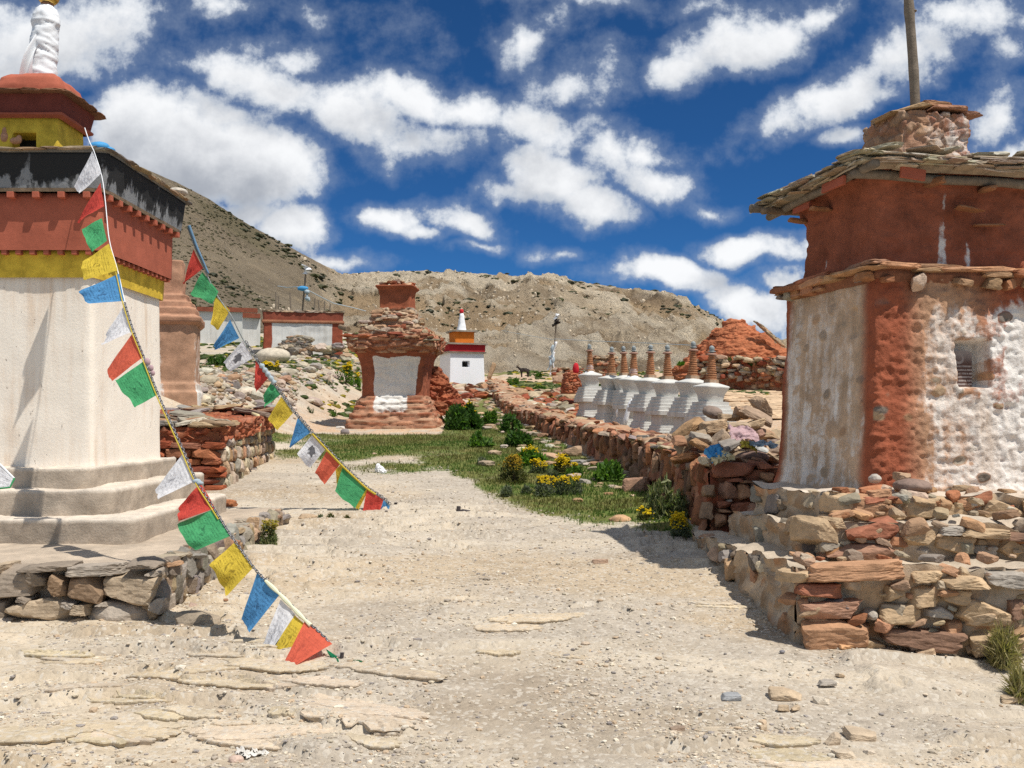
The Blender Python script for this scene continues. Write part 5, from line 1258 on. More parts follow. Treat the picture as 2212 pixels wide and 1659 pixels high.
# ------------------------------------------------------------------ row of eight small white stupas
def stupa_profile():
    body = [(-.25, .30), (.09, .30), (.10, .285)]
    for h in (.275, .255, .235): body += [(body[-1][0] + .005, h), (body[-1][0] + .05, h)]
    z = body[-1][0]; body += [(z + .01, .21), (z + .17, .21), (z + .175, .29), (z + .245, .295), (z + .25, .28)]
    for h in (.275, .252, .23, .208): body += [(body[-1][0] + .004, h), (body[-1][0] + .055, h)]
    return body
SB = stupa_profile(); ZB = SB[-1][0]
def make_stupa(seed, wrapped=False):
    r_ = thing('stupa', '', 'stupa', (0, 0, 0), 'row of small white stupas')
    mb = MB(); V, Fq, me = shell(SB, (0, 0), 0, p=26, n=22, dz=.02); V = pnoise(V, .008, 6, seed); mb.add(V, Fq, w=.86, col=(.40, .36, .31)); mb.build('stepped_base', M['stupa_wash'], r_)
    mb = MB(); V, Fq, me = shell([(ZB, .155), (ZB + .02, .158), (ZB + .12, .182), (ZB + .20, .226), (ZB + .225, .236), (ZB + .24, .225), (ZB + .265, .15), (ZB + .29, .085)], (0, 0), 0, p=4.5, n=20, dz=.015)
    V = pnoise(V, .008, 5, seed + 1); mb.add(V, Fq, w=.84, col=(.40, .36, .31)); mb.build('bell', M['stupa_wash'], r_, True)
    z = ZB + .275; mb = MB(); V, Fq, me = shell([(z, .09), (z + .06, .085)], (0, 0), 0, p=12, n=8, dz=.02); mb.add(V, Fq, w=.4, col=(.36, .25, .17)); mb.build('harmika', M['stupa_wash'], r_)
    z += .055; prof = []
    for k in range(11):
        r1 = .088 - .0036 * k; zz = z + k * .034; prof += [(zz, r1 * .78), (zz + .004, r1), (zz + .019, r1), (zz + .025, r1 * .74)]
    mb = MB(); V, Fq, me = shell(prof, (0, 0), 0, p=2, n=5, dz=.02); V = pnoise(V, .006, 6, seed + 2); mb.add(V, Fq, col=(.3, .14, .07)); mb.build('ringed_spire', M['white_cloth' if False else 'terracotta'], r_)
    z = prof[-1][0]; mb = MB(); V, Fq, me = shell([(z, .035), (z + .010, .085), (z + .030, .078), (z + .045, .03)], (0, 0), 0, p=2, n=6, dz=.02); mb.add(V, Fq, col=(.36, .22, .17), w=.3); mb.build('parasol_disc', M['stupa_wash'], r_, True)
    mb = MB(); V, Fq, me = shell([(z + .042, .026), (z + .055, .026), (z + .06, .058), (z + .07, .058), (z + .076, .028), (z + .095, .042), (z + .13, .040), (z + .155, .014)], (0, 0), 0, p=2, n=6, dz=.012); V = pnoise(V, .006, 18, seed); mb.add(V, Fq); mb.build('finial', M['finial_grey'], r_, True)
    if wrapped:
        z = ZB + .24; mb = MB(); V, Fq, me = shell([(z, .15), (z + .05, .11), (z + .08, .075), (z + .10, .082), (z + .13, .072), (z + .15, .078), (z + .18, .068), (z + .2, .06)], (0, 0), 0, p=2, n=8, dz=.015); mb.add(roughen(V, Fq, .008, 14, 3, 3), Fq); mb.build('white_wrapping', M['white_cloth'], r_, True)
    return r_
SPX = [(1277, 20.8), (1318, 19.6), (1352, 19.3), (1365, 18.0), (1401, 17.0), (1441, 16.1), (1491, 15.2), (1533, 14.5)]
STOP = [743, 750, 749, 751, 745, 744, 739, 747]
SLAB = ['leftmost white stupa of the row, spire base bound in white', 'second stupa from the left, bell partly behind its nearer neighbour', 'third stupa from the left, spire close behind the next one', 'stupa with white cloth bound low on its spire, fourth from the left', 'fifth stupa from the left, with an even whitewashed bell',
        'sixth stupa from the left with wide flaring bell', 'second nearest stupa, pale cream topped bell, seventh from the left', 'nearest stupa at the right end of the row beside the carved slabs']
HT = ZB + .29 + .04 + 11 * .034 + .14
protoA = make_stupa(201); protoB = make_stupa(207, True)
used = {0: False, 1: False}
def place(proto, first):
    if first: return proto
    r_ = proto.copy(); C.objects.link(r_)
    for chd in list(proto.children):
        c_ = chd.copy(); C.objects.link(c_); c_.parent = r_
    return r_
srng = random.Random(4)
for k, (px, Yd) in enumerate(SPX):
    b_ = k in (0, 3); o = place(protoB if b_ else protoA, not used[b_]); used[b_] = True
    top = W(px, STOP[k], Yd); zb_ = 1.12 + .055 * (Yd - 14.5)
    s = (top[2] - zb_) / HT * srng.uniform(.99, 1.02)
    o.location = (top[0], top[1], zb_); o.scale = (s * srng.uniform(.90, 1.0), s * .95, s); o.rotation_euler = (R(srng.uniform(-1.5, 1.5)), R(srng.uniform(-1.8, 1.8)), R(20 + srng.uniform(-5, 5))); o['label'] = SLAB[k]
mb = MB(); 
for k in range(2):
    q = [(1371, 858), (1362, 872), (1356, 890), (1352, 905), (1350, 925)] if k else [(1352, 850), (1347, 868), (1340, 882), (1335, 890), (1334, 900)]
    mb = MB(); pts = np.array([W(x, y, 17.6 if k else 18.6) for x, y in q]); tube(mb, pts, [.02, .045, .04, .045, .02], 8)
    tag(mb.build('cloth_strip', M['white_cloth'], smooth=True, loc=pts[0]), ['short white cloth knotted on the third stupa', 'long white cloth hanging down from the fourth stupa'][k], 'cloth')

# ------------------------------------------------------------------ red mound and ruin wall behind the stupas
mY = 30.0; ms = mY / F; mx = (1600 - 1106) * ms
def zm(y): return EYE + (900 - y) * ms
md = thing('ruin_mound', 'tall red earth mound of a collapsed building behind the white stupas', 'mound', (mx, mY + .6, zm(810)))
mb = MB()
V, Fq, me = shell([(zm(830), 2.1), (zm(800), 1.95), (zm(780), 1.72), (zm(760), 1.42), (zm(740), 1.10), (zm(720), .76), (zm(705), .50), (zm(697), .34), (zm(690), .24), (zm(687), .12)], (mx, mY + .8), .3, p=2.4, n=90, dz=.022, asp=.9)
V[:, 0] += .35 * sst(zm(700), zm(800), V[:, 2]) * 0 + .12 * (V[:, 2] < zm(720))
n = fbm(V * (1.4, 1.4, 5.5), 5, 111, ridged=True); n2 = fbm(V * 1.1, 4, 112); N = vnormals(V, Fq)
lay = fbm(np.stack([V[:, 0] * 1.1, V[:, 1] * 1.1, V[:, 2] * 8.5 + .9 * n2], 1), 3, 117) * 1.6; 
V = V + N * (.10 * n + .16 * n2 + .045 * np.sign(lay) * np.abs(lay) ** .4 + .04 * fbm(V * 8, 3, 113))[:, None]
mb.add(V, Fq, col=np.clip(np.array([.37, .135, .065]) * (1 + .28 * n[:, None] + .15 * np.sign(lay)[:, None] * .5), .02, .9)); mb.build('earth_body', M['earth'], md)
mb = MB()
for k in range(130):
    a = random.uniform(2.6, 6.6); f = random.random(); r_ = 2.2 - 1.9 * f; zc = zm(815) + (zm(700) - zm(815)) * f
    rock(mb, (mx + .1 + r_ * math.cos(a), mY + .8 + r_ * .9 * math.sin(a), zc), (random.uniform(.06, .2), random.uniform(.05, .15), random.uniform(.03, .08)), (random.uniform(-.3, .3), random.uniform(-.3, .3), random.uniform(0, 3)), 'slab', 2, np.array(pick('red')) * (1.25, 1.15, 1))
for k in range(12):
    f = k / 11; p = W(1640 + 45 * f, 700 + 42 * f, 29.6); rock(mb, p, (.2, .1, .035), (.1, .55, random.uniform(-.3, .3)), 'slab', 2, pick('tan'))
mb.build('fallen_stone', M['stone'], md)
rw = thing('ruin_wall', 'broken red stone wall below the red mound', 'wall', W(1600, 830, 26.5))
P0, P1 = W(1496, 832, 27.0), W(1720, 832, 25.5)
mb = MB(); V4 = [P0[:2], P1[:2], P1[:2] + (.1, .9), P0[:2] + (.1, .9)]
quad_prism(mb, V4, [EYE + (900 - 778) * 27 / F, EYE + (900 - 772) * 25.5 / F, EYE + (900 - 772) * 25.5 / F, EYE + (900 - 780) * 27 / F], 2.0, .04, .08, 2.5, (.36, .15, .085), 115, dict(scale=(5.5, 5.5, 9), amp=.06, pal=['red', 'red', 'tan', 'ledge'], mortar=(.36, .19, .11), seed=116), (.36, .2, .12)); mb.build('wall_face', M['earth'], rw)
mb = MB()
for k in range(110):
    f = random.random(); p = P0 + (P1 - P0) * f; zt_ = EYE + (900 - 776 - random.uniform(-4, 46)) * p[1] / F
    rock(mb, (p[0] + random.uniform(-.1, .1), p[1] - .05, zt_), (random.uniform(.06, .18), .1, random.uniform(.04, .09)), (random.uniform(-.2, .2), random.uniform(-.2, .2), 0), 'block', 2, pick(['red', 'tan', 'rubble']))
mb.build('wall_stone', M['stone'], rw)
# little red cairn with a red cloth
cp = W(1238, 834, 26.0)
cn = thing('cairn', 'small square cairn of red stones left of the white stupas', 'cairn', cp)
mb = MB(); V, Fq, me = shell([(cp[2] - .2, .29), (cp[2] + .07, .28), (cp[2] + .08, .25), (cp[2] + .30, .235), (cp[2] + .33, .20)], (cp[0], cp[1]), .2, p=5, n=24, dz=.02); V, cc = masonry(V, Fq, (7, 7, 14), .04, 'red', (.32, .15, .08), 118); mb.add(V, Fq, col=np.clip(cc * 1.2, 0, 1)); mb.build('stones', M['earth'], cn)
mb = MB(); V, f = ICO[3]; V = V * (.085, .07, .17); V = V * (1 + .12 * fbm(V * 14, 3, 5))[:, None]; q = W(1244, 797, 25.9); mb.add(V + q, f); tag(mb.build('red_cloth', M['red_cloth'], smooth=True, loc=q), 'bright red cloth bundle set on top of the small red cairn', 'cloth')
# two far ruins by the pole
mb = MB(); q = W(1215, 808, 47)
for k in range(60):
    f = random.random(); rock(mb, (q[0] + random.uniform(-.4, .9), q[1] + random.uniform(-.3, .3), q[2] + random.uniform(-.1, .30)), (random.uniform(.08, .22), .12, random.uniform(.04, .09)), (0, random.uniform(-.2, .2), random.uniform(-.5, .5)), 'slab', 2, pick(['red', 'tan']))
tag(mb.build('ruin_wall', M['stone'], loc=q), 'low tumbled red wall behind the flag pole', 'wall')
mb = MB(); q = W(1303, 790, 36)
V, Fq, me = shell([(q[2] - .8, .42), (q[2], .42), (q[2] + .02, .5), (q[2] + .12, .5), (q[2] + .14, .36), (q[2] + .24, .34), (q[2] + .26, .45), (q[2] + .33, .4)], (q[0], q[1]), .2, p=10, n=16, dz=.04); V, cc = masonry(V, Fq, (4, 4, 9), .05, ['red', 'tan'], (.36, .26, .18), 121); mb.add(V, Fq, col=cc); tag(mb.build('ruin_stack', M['earth'], loc=q), 'small ruined red stone stack showing between the two leftmost stupas', 'ruin')

# ------------------------------------------------------------------ poles, strings, animal
def cloth_tail(mb, A, B, r_, seed):
    k = 16; p = A + (B - A) * np.linspace(0, 1, k)[:, None]; p[:, 0] += .05 * np.sin(np.linspace(0, 7, k) + seed); tube(mb, p, r_ * (1 + .5 * np.sin(np.linspace(0, 11, k) + seed * 2)), 7)
pA, pB = W(1193, 812, 49), W(1203, 676, 49)
po = thing('flag_pole', 'leaning pole wrapped in faded prayer cloths in front of the ridge', 'pole', pA)
mb = MB(); tube(mb, pA + (pB - pA) * np.linspace(0, 1, 10)[:, None], .035, 6); mb.build('pole', M['wood_grey'], po)
mb = MB(); cloth_tail(mb, W(1199, 738, 48.9), W(1186, 812, 48.9), .055, 1); cloth_tail(mb, W(1196, 760, 48.8), W(1196, 812, 48.8), .05, 2); mb.build('white_cloth', M['white_cloth'], po, True)
mb = MB(); cloth_tail(mb, W(1195, 745, 48.8), W(1192, 790, 48.8), .06, 3); cloth_tail(mb, W(1190, 770, 48.8), W(1185, 800, 48.8), .05, 4); mb.build('blue_cloth', M['pale_blue_cloth'], po, True)
mb = MB(); cloth_tail(mb, W(1202, 690, 48.9), W(1201, 702, 48.9), .12, 5); mb.build('dark_tuft', M['hide'], po, True)
mb = MB(); cloth_tail(mb, W(1203, 678, 48.9), W(1202, 689, 48.9), .09, 5); mb.build('white_tuft', M['white_cloth'], po, True)
def line_(lab, P_, Yd, r_, mat='pale_blue_cloth', sag=0):
    pts = np.array([W(x, y, yd) for (x, y), yd in zip(P_, Yd)]); mb = MB(); tube(mb, pts, r_, 5)
    tag(mb.build('flag_string', M[mat], loc=pts[0]), lab, 'string')
line_('thin pale string running from the flag pole across to the red mound', [(1198, 732), (1270, 736), (1350, 739), (1440, 743), (1520, 747)], [49, 45, 41, 36, 31], .014)
line_('thin pale string running from the flag pole left over the ridge', [(1198, 734), (1150, 726), (1105, 718), (1082, 713)], [49, 52, 56, 60], .010)
pA, pB = W(653, 672, 44), W(662, 572, 44)
po = thing('flag_pole', 'thin pole with a blue cloth knot and white tip above the flat roofed house', 'pole', pA)
mb = MB(); tube(mb, pA + (pB - pA) * np.linspace(-.3, 1, 10)[:, None], .04, 6); mb.build('pole', M['wood_grey'], po)
mb = MB(); V, f = ICO[3]; V = V * (.24, .12, .12); mb.add(V * (1 + .2 * fbm(V * 9, 3, 2))[:, None] + W(653, 623, 43.9), f); mb.build('blue_cloth', M['blue_cloth'], po, True)
mb = MB(); cloth_tail(mb, W(662, 574, 43.9), W(662, 592, 43.9), .13, 4); mb.build('white_tip', M['white_cloth'], po, True)
mb = MB(); cloth_tail(mb, W(659, 626, 43.9), W(668, 650, 43.9), .08, 6); mb.build('grey_cloth', M['pale_blue_cloth'], po, True)
line_('sagging line of faded flags from the blue knotted pole down to the right', [(656, 622), (690, 640), (720, 655), (760, 664), (790, 672)], [44, 47, 50, 54, 58], .024)
line_('short sagging line of flags from the blue knotted pole to the left', [(655, 622), (640, 619), (620, 621), (600, 618)], [44, 45, 46, 47], .02)
srng = random.Random(9)
for k, (px, y0, y1) in enumerate([(596, 630, 668), (602, 640, 668), (628, 632, 668), (679, 645, 670), (690, 648, 672), (701, 650, 672), (712, 655, 676)]):
    mb = MB(); a = W(px, y1, 42.5 + k * .2); b_ = W(px + srng.uniform(-2, 2), y0, 42.5 + k * .2); tube(mb, [a, (a + b_) / 2, b_], .03, 5)
    tag(mb.build('pole', M['wood_grey'], loc=a), 'slender bare grey stick standing behind the flat roofed house', 'stick', 'bare sticks behind the house')
# goat: body skinned on a joint skeleton
def animal(loc, lab):
    J = [((0, 0, .30), .085), ((.12, 0, .30), .08), ((.20, 0, .33), .055), ((.27, 0, .40), .04), ((.31, 0, .43), .042), ((.38, 0, .40), .022),
         ((-.14, 0, .30), .075), ((-.20, 0, .31), .03), ((-.25, 0, .26), .012),
         ((.13, .05, .24), .04), ((.135, .055, .13), .022), ((.13, .055, .0), .016), ((.13, -.05, .24), .04), ((.12, -.055, .13), .022), ((.12, -.055, .0), .016),
         ((-.13, .05, .23), .045), ((-.17, .055, .13), .022), ((-.15, .055, .0), .016), ((-.13, -.05, .23), .045), ((-.16, -.055, .13), .022), ((-.14, -.055, .0), .016)]
    E = [(0, 1), (1, 2), (2, 3), (3, 4), (4, 5), (0, 6), (6, 7), (7, 8), (1, 9), (9, 10), (10, 11), (1, 12), (12, 13), (13, 14), (6, 15), (15, 16), (16, 17), (6, 18), (18, 19), (19, 20)]
    me = bpy.data.meshes.new('goat'); me.from_pydata([j[0] for j in J], E, []); me.update()
    o = bpy.data.objects.new('goat', me); C.objects.link(o)
    sk = o.modifiers.new('skin', 'SKIN'); 
    for v, (p, r_) in zip(me.skin_vertices[0].data, J): v.radius = (r_, r_)
    me.skin_vertices[0].data[0].use_root = True
    o.modifiers.new('sub', 'SUBSURF').levels = 1; o.modifiers['sub'].render_levels = 1
    dg = bpy.context.evaluated_depsgraph_get(); m2 = bpy.data.meshes.new_from_object(o.evaluated_get(dg)); o.modifiers.clear(); o.data = m2
    m2.materials.clear(); m2.materials.append(M['hide']); o.location = loc; o.rotation_euler = (0, 0, R(200)); o.scale = (1.2, 1.2, 1.2); tag(o, lab, 'goat')
    mb = MB()
    for sgn in (-1, 1): tube(mb, np.array([(.305, sgn * .02, .455), (.29, sgn * .04, .50), (.26, sgn * .05, .53)]) , [.012, .009, .003], 6); tube(mb, np.array([(.29, sgn * .035, .44), (.28, sgn * .075, .43)]), [.014, .005], 6)
    h = mb.build('horns_and_ears', M['wood'], None); h.parent = o
ga = W(1133, 812, 49.5); animal((ga[0], ga[1], gz1(ga[0], ga[1])), 'dark goat standing in the grass left of the far flag pole')
# ------------------------------------------------------------------ prayer flag lines
def chain_mesh(mb, pts, link=.030, r=.0034, wid=.0075, col=(.16, .16, .17)):
    pts = np.asarray(pts); seg = np.linalg.norm(np.diff(pts, axis=0), axis=1); s = np.concatenate([[0], np.cumsum(seg)])
    n = int(s[-1] / (link * .72)); th = np.linspace(0, 2 * np.pi, 10, endpoint=False); ph = np.linspace(0, 2 * np.pi, 5, endpoint=False)
    for k in range(n):
        d = (k + .5) / n * s[-1]; c = np.array([np.interp(d, s, pts[:, a]) for a in range(3)]); c2 = np.array([np.interp(min(d + .01, s[-1]), s, pts[:, a]) for a in range(3)]); c0 = np.array([np.interp(max(d - .01, 0), s, pts[:, a]) for a in range(3)])
        T = c2 - c0; T /= np.linalg.norm(T); A = np.cross(T, (0, 1, 0)); A /= np.linalg.norm(A); B = np.cross(T, A)
        if k % 2: A, B = B, -A
        V = []
        for t in th:
            ce = T * math.cos(t) * link / 2 + A * math.sin(t) * wid; o = T * math.cos(t) * .6 + A * math.sin(t); o /= np.linalg.norm(o)
            for p in ph: V.append(c + ce + r * (o * math.cos(p) + B * math.sin(p)))
        i = np.arange(10)[:, None]; j = np.arange(5)[None]
        fq = np.stack([i * 5 + j, i * 5 + (j + 1) % 5, ((i + 1) % 10) * 5 + (j + 1) % 5, ((i + 1) % 10) * 5 + j], -1).reshape(-1, 4)
        mb.add(np.array(V), fq, col=col)
HORSE = [(.30, .38), (.33, .30), (.38, .27), (.41, .31), (.40, .37), (.45, .42), (.50, .36), (.53, .28), (.56, .36), (.60, .33), (.58, .42), (.66, .46), (.74, .40), (.80, .44), (.73, .47), (.68, .54), (.74, .62), (.70, .70), (.66, .66), (.67, .60), (.60, .56),
         (.52, .57), (.48, .64), (.40, .70), (.36, .67), (.43, .61), (.42, .54), (.36, .52), (.29, .57), (.26, .54), (.34, .47), (.36, .43)]
class FlagLine:
    def __init__(s, name, lab, path, Y0, Y1):
        P_ = np.array(path, float); d = np.concatenate([[0], np.cumsum(np.linalg.norm(np.diff(P_, axis=0), axis=1))]); s.d = d; s.P = P_; s.Y0, s.Y1 = Y0, Y1
        s.pts = np.array([W(x, y, s.Yat(dd)) for (x, y), dd in zip(P_, d)])
        tt = np.linspace(0, d[-1], 220); s.fine = np.stack([np.interp(tt, d, s.pts[:, a]) for a in range(3)], 1)
        ker = np.ones(9) / 9; sm = np.stack([np.convolve(np.pad(s.fine[:, a], 4, mode='edge'), ker, 'valid') for a in range(3)], 1); s.fine = sm
        s.root = thing(name, lab, 'flag string', s.pts[-1])
    def Yat(s, dd):
        f = dd / s.d[-1]; return 1 / ((1 - f) / s.Y0 + f / s.Y1)
    def near(s, p):
        q = np.array(p, float); A = s.P[:-1]; B = s.P[1:]; AB = B - A
        t = np.clip(((q - A) * AB).sum(1) / (AB ** 2).sum(1), 0, 1); c = A + AB * t[:, None]; k = np.argmin(((c - q) ** 2).sum(1))
        return s.d[k] + t[k] * (s.d[k + 1] - s.d[k])
    def flag(s, corners, matn, dy=(-.05, -.05), lab=None, seed=0, horse=False, rip=.014, n=16):
        a, b, c, d = (np.array(p, float) for p in corners)
        Ya, Yb = s.Yat(s.near(a)), s.Yat(s.near(b))
        A, B = W(*a, Ya), W(*b, Yb); Cc, Dd = W(*c, Yb + dy[0]), W(*d, Ya + dy[1])
        u = np.tile(np.linspace(0, 1, n), n); v = np.repeat(np.linspace(0, 1, n), n)
        def surf(u, v, off=0.0):
            u_, v_ = u[:, None], v[:, None]
            V = A * (1 - u_) * (1 - v_) + B * u_ * (1 - v_) + Cc * u_ * v_ + Dd * (1 - u_) * v_
            rp = rip * (np.sin(u * 5.5 + v * 2.5 + seed * 1.7) * v + .7 * np.sin(v * 6 + u * 3 + seed) * v + .5 * np.sin(u * 13 + seed * 3) * v)
            V[:, 1] += rp + off
            V[:, 2] += -.35 * rip * np.sin(u * math.pi) * v + rip * .4 * np.sin(u * 9 + seed) * (v > .98)
            V[:, 0] += rip * .4 * np.sin(v * 8 + seed * 2) * (u * (1 - u)) * 2
            return V
        i = np.arange(n - 1)[:, None] * n; j = np.arange(n - 1)[None]
        mb = MB(); mb.add(surf(u, v), np.stack([i + j, i + n + j, i + n + 1 + j, i + j + 1], -1).reshape(-1, 4), uv=np.stack([u, v], 1))
        o = mb.build('flag', M[matn], s.root, True, label=lab)
        if horse:
            bm = bmesh.new(); vs = [bm.verts.new((x * .9 + .05, y * .9 + .05, 0)) for x, y in HORSE]; f = bm.faces.new(vs); bmesh.ops.triangulate(bm, faces=[f])
            H = np.array([w_.co[:2] for w_ in bm.verts]); fq = np.array([[w_.index for w_ in ff.verts] for ff in bm.faces]); bm.free()
            mb = MB(); mb.add(surf(H[:, 0], H[:, 1], -.003), fq); mb.build('printed_horse', M['ink'], o)
        return o
mk_flat('slate_blue_cloth', (.13, .24, .36), .8, .2, 10, .2)
mk_flat('ink', (.10, .10, .11), .9, .3, 60, 0)

L1 = FlagLine('prayer_flag_string', 'near string of prayer flags on a chain from the painted shrine to the gravel',
              [(199, 318), (203, 330), (219, 376), (226, 430), (234, 520), (254, 586), (268, 652), (288, 716), (311, 772), (325, 810), (343, 856), (372, 920), (398, 978), (424, 1040), (462, 1098), (499, 1158), (528, 1198), (552, 1233), (607, 1284), (660, 1339), (718, 1392), (735, 1424)], 8.08, 5.70)
mb = MB(); chain_mesh(mb, L1.fine[60:212]); mb.build('chain', M['chain_metal'], L1.root)
mb = MB(); tube(mb, L1.fine[:62] + (.0, .01, 0), .0035, 6); tube(mb, [W(183, 276, 8.86), W(188, 292, 8.6), W(193, 306, 8.3), L1.fine[0] + (0, .01, 0)], .004, 6); mb.build('cord', M['white_cloth'], L1.root)
mb = MB(); tube(mb, L1.fine[48:150] + (-.010, -.010, -.004), .0045, 6); mb.build('yellow_cord', M['cord_yellow'], L1.root)
mb = MB(); k0 = 178; tube(mb, L1.fine[k0:203] + (.0, -.012, 0), [.008 + .006 * abs(math.sin(k * .45)) for k in range(25)], 7); mb.build('pale_tape', M['tape_pale'], L1.root)
fl = L1.flag
fl([(199, 326), (219, 374), (171, 418), (161, 403)], 'flag_white', lab='white flag at the very top of the string', seed=1)
fl([(217, 394), (225, 445), (180, 470), (166, 482)], 'flag_red', lab='topmost red flag', seed=2)
fl([(220, 471), (231, 520), (199, 544), (174, 494)], 'flag_green', lab='green flag in front of the red band', seed=3)
fl([(235, 526), (254, 584), (179, 605), (179, 564)], 'flag_yellow', lab='yellow flag in front of the yellow band', seed=4)
fl([(257, 591), (268, 650), (188, 656), (172, 629)], 'flag_blue', lab='blue flag in front of the white wall', seed=5)
fl([(270, 657), (288, 715), (219, 746), (229, 723)], 'flag_white', lab='sunlit white flag below the upper blue one', seed=6)
fl([(288, 717), (310, 771), (240, 823), (229, 798)], 'flag_orange_red', lab='pale red flag before the white wall', seed=7)
fl([(313, 778), (341, 852), (292, 879), (249, 823)], 'flag_green', lab='large green flag before the white wall', seed=8)
fl([(397, 977), (421, 1039), (343, 1077), (335, 1058)], 'flag_white', lab='white flag with block print by the steps', seed=9)
fl([(433, 1044), (464, 1098), (389, 1125), (385, 1096)], 'flag_red', lab='bunched red flag by the lowest step', seed=10, rip=.028)
fl([(461, 1100), (497, 1158), (418, 1191), (382, 1131)], 'flag_green', lab='square green flag below the bunched red one', seed=11)
fl([(507, 1171), (548, 1225), (487, 1290), (456, 1217)], 'flag_yellow', lab='yellow flag with a round print', seed=12, rip=.022)
fl([(555, 1238), (606, 1282), (539, 1366), (521, 1339)], 'flag_blue', lab='long blue flag close to the ground', seed=13)
fl([(606, 1295), (638, 1327), (580, 1414), (566, 1396)], 'flag_white', lab='creased white flag near the peg', seed=14, rip=.02, dy=(-.14, -.12))
fl([(634, 1326), (656, 1346), (613, 1438), (580, 1421)], 'flag_yellow', lab='narrow yellow flag near the peg', seed=15, rip=.015, dy=(-.20, -.18))
fl([(659, 1340), (718, 1391), (622, 1446), (611, 1436)], 'flag_orange_red', lab='last red flag touching the gravel', seed=16, rip=.012, dy=(-.26, -.26))
fl([(704, 1402), (728, 1418), (738, 1440), (722, 1436)], 'flag_dark_green', lab='dark green flag bunched at the peg', seed=17, rip=.02, dy=(-.16, -.10))
fl([(732, 1424), (738, 1440), (784, 1430), (780, 1426)], 'flag_dark_green', lab='dark green flag end blown beyond the peg', seed=18, rip=.008, dy=(-.14, -.12))
mb = MB(); V, f = ICO[3]
for (x, y, r_) in [(425, 1040, .018), (432, 1044, .014)]: mb.add(V * (r_ * 1.6, r_, r_) + W(x, y, L1.Yat(L1.near((x, y)))), f)
mb.build('knot', M['pale_blue_cloth'], L1.root, True)
mb = MB()
for (x, y, r_) in [(318, 782, .022), (326, 795, .018), (330, 806, .015)]: mb.add(V * (r_, r_ * .8, r_ * 1.3) + W(x, y, L1.Yat(L1.near((x, y)))), f)
mb.build('pink_knot', M['pink_cloth'], L1.root, True)
def peg(lab, px, py0, py1, Yd, r_):
    a, b_ = W(px - 2, py1, Yd), W(px + 3, py0, Yd); g = gz1(a[0], Yd); a[2] = min(a[2], g) - .05
    mb = MB(); tube(mb, [a, (a + b_) / 2, b_, b_ + (0, 0, .002)], [r_, r_, r_, r_ * 1.25], 8); tag(mb.build('peg', M['iron'], loc=a), lab, 'peg')
peg('short dark iron peg in the gravel holding the near flag string', 736, 1411, 1441, 5.68, .011)

L2 = FlagLine('prayer_flag_string', 'far string of prayer flags from the black parapet corner down to the path',
              [(404, 488), (421, 535), (440, 578), (462, 628), (480, 655), (500, 682), (519, 722), (530, 742), (549, 772), (580, 815), (606, 850), (634, 892), (645, 902), (672, 934), (705, 970), (736, 1003), (768, 1033), (793, 1056), (829, 1078), (851, 1102)], 10.35, 10.95)
mb = MB(); tube(mb, L2.fine, .007, 6); mb.build('cord', M['finial_grey'], L2.root)
mb = MB(); chain_mesh(mb, L2.fine[80:216] + (.012, .0, .012), .042, .0045, .010); mb.build('chain', M['chain_metal'], L2.root)
mb = MB(); tube(mb, L2.fine[:34] + (.015, -.01, .02), np.linspace(.018, .010, 34), 7); mb.build('blue_cord_wrap', M['slate_blue_cloth'], L2.root, True)
mb = MB(); tube(mb, L2.fine[150:205] + (0, -.015, 0), .013, 6); mb.build('yellow_hem', M['cord_yellow'], L2.root)
mb = MB(); tube(mb, L2.fine[96:112] + (.02, -.02, .0), [.012 + .022 * abs(math.sin(k)) for k in range(16)], 7); mb.build('cloth_wrap', M['pale_blue_cloth'], L2.root, True)
fl = L2.flag
fl([(418, 538), (439, 579), (398, 612), (396, 610)], 'flag_red', lab='red pennant at the top of the far string', seed=21, rip=.02)
fl([(437, 587), (472, 630), (459, 655), (409, 634)], 'flag_green', lab='green flag below the red pennant', seed=22, rip=.025)
fl([(464, 640), (497, 670), (471, 713), (456, 698)], 'flag_yellow', lab='yellow flag before the white compound wall', seed=23, rip=.02)
fl([(497, 690), (517, 730), (464, 757), (462, 746)], 'flag_blue', lab='blue pennant before the grass', seed=24, rip=.02)
fl([(524, 736), (547, 773), (497, 803), (482, 783)], 'flag_white', lab='white flag with a printed horse before the rubble slope', seed=25, horse=True)
fl([(552, 779), (580, 816), (552, 846), (549, 823)], 'flag_red', lab='red flag before the rubble slope', seed=26, rip=.02)
fl([(587, 823), (606, 852), (573, 878), (569, 855)], 'flag_green', lab='small crumpled green flag', seed=27, rip=.03)
fl([(608, 856), (633, 892), (600, 929), (578, 905)], 'flag_yellow', lab='dull yellow flag in the middle of the far string', seed=28)
fl([(644, 900), (672, 933), (628, 966), (625, 963)], 'flag_blue', lab='blue pennant over the grass edge', seed=29, rip=.02)
fl([(676, 937), (704, 969), (668, 1012), (642, 979)], 'flag_white', lab='white flag with a printed horse over the path', seed=30, horse=True)
fl([(705, 975), (735, 1002), (701, 1047), (681, 1021)], 'flag_orange_red', lab='faded red flag over the path', seed=31)
fl([(736, 1003), (752, 1022), (728, 1050), (724, 1016)], 'flag_yellow', lab='yellow flag tucked behind the large green one', seed=32, dy=(.06, .06))
fl([(740, 1009), (792, 1055), (767, 1097), (723, 1062)], 'flag_green', lab='large green flag low over the path', seed=33, dy=(-.08, -.08))
fl([(786, 1052), (795, 1060), (775, 1100), (768, 1096)], 'flag_yellow', lab='yellow strip between the green and red flags', seed=34)
fl([(793, 1056), (829, 1077), (819, 1111), (783, 1109)], 'flag_red', lab='deep red flag resting on the ground', seed=35, rip=.03)
fl([(829, 1078), (845, 1094), (843, 1112), (819, 1111)], 'flag_blue', lab='blue flag end at the far peg', seed=36, rip=.02)
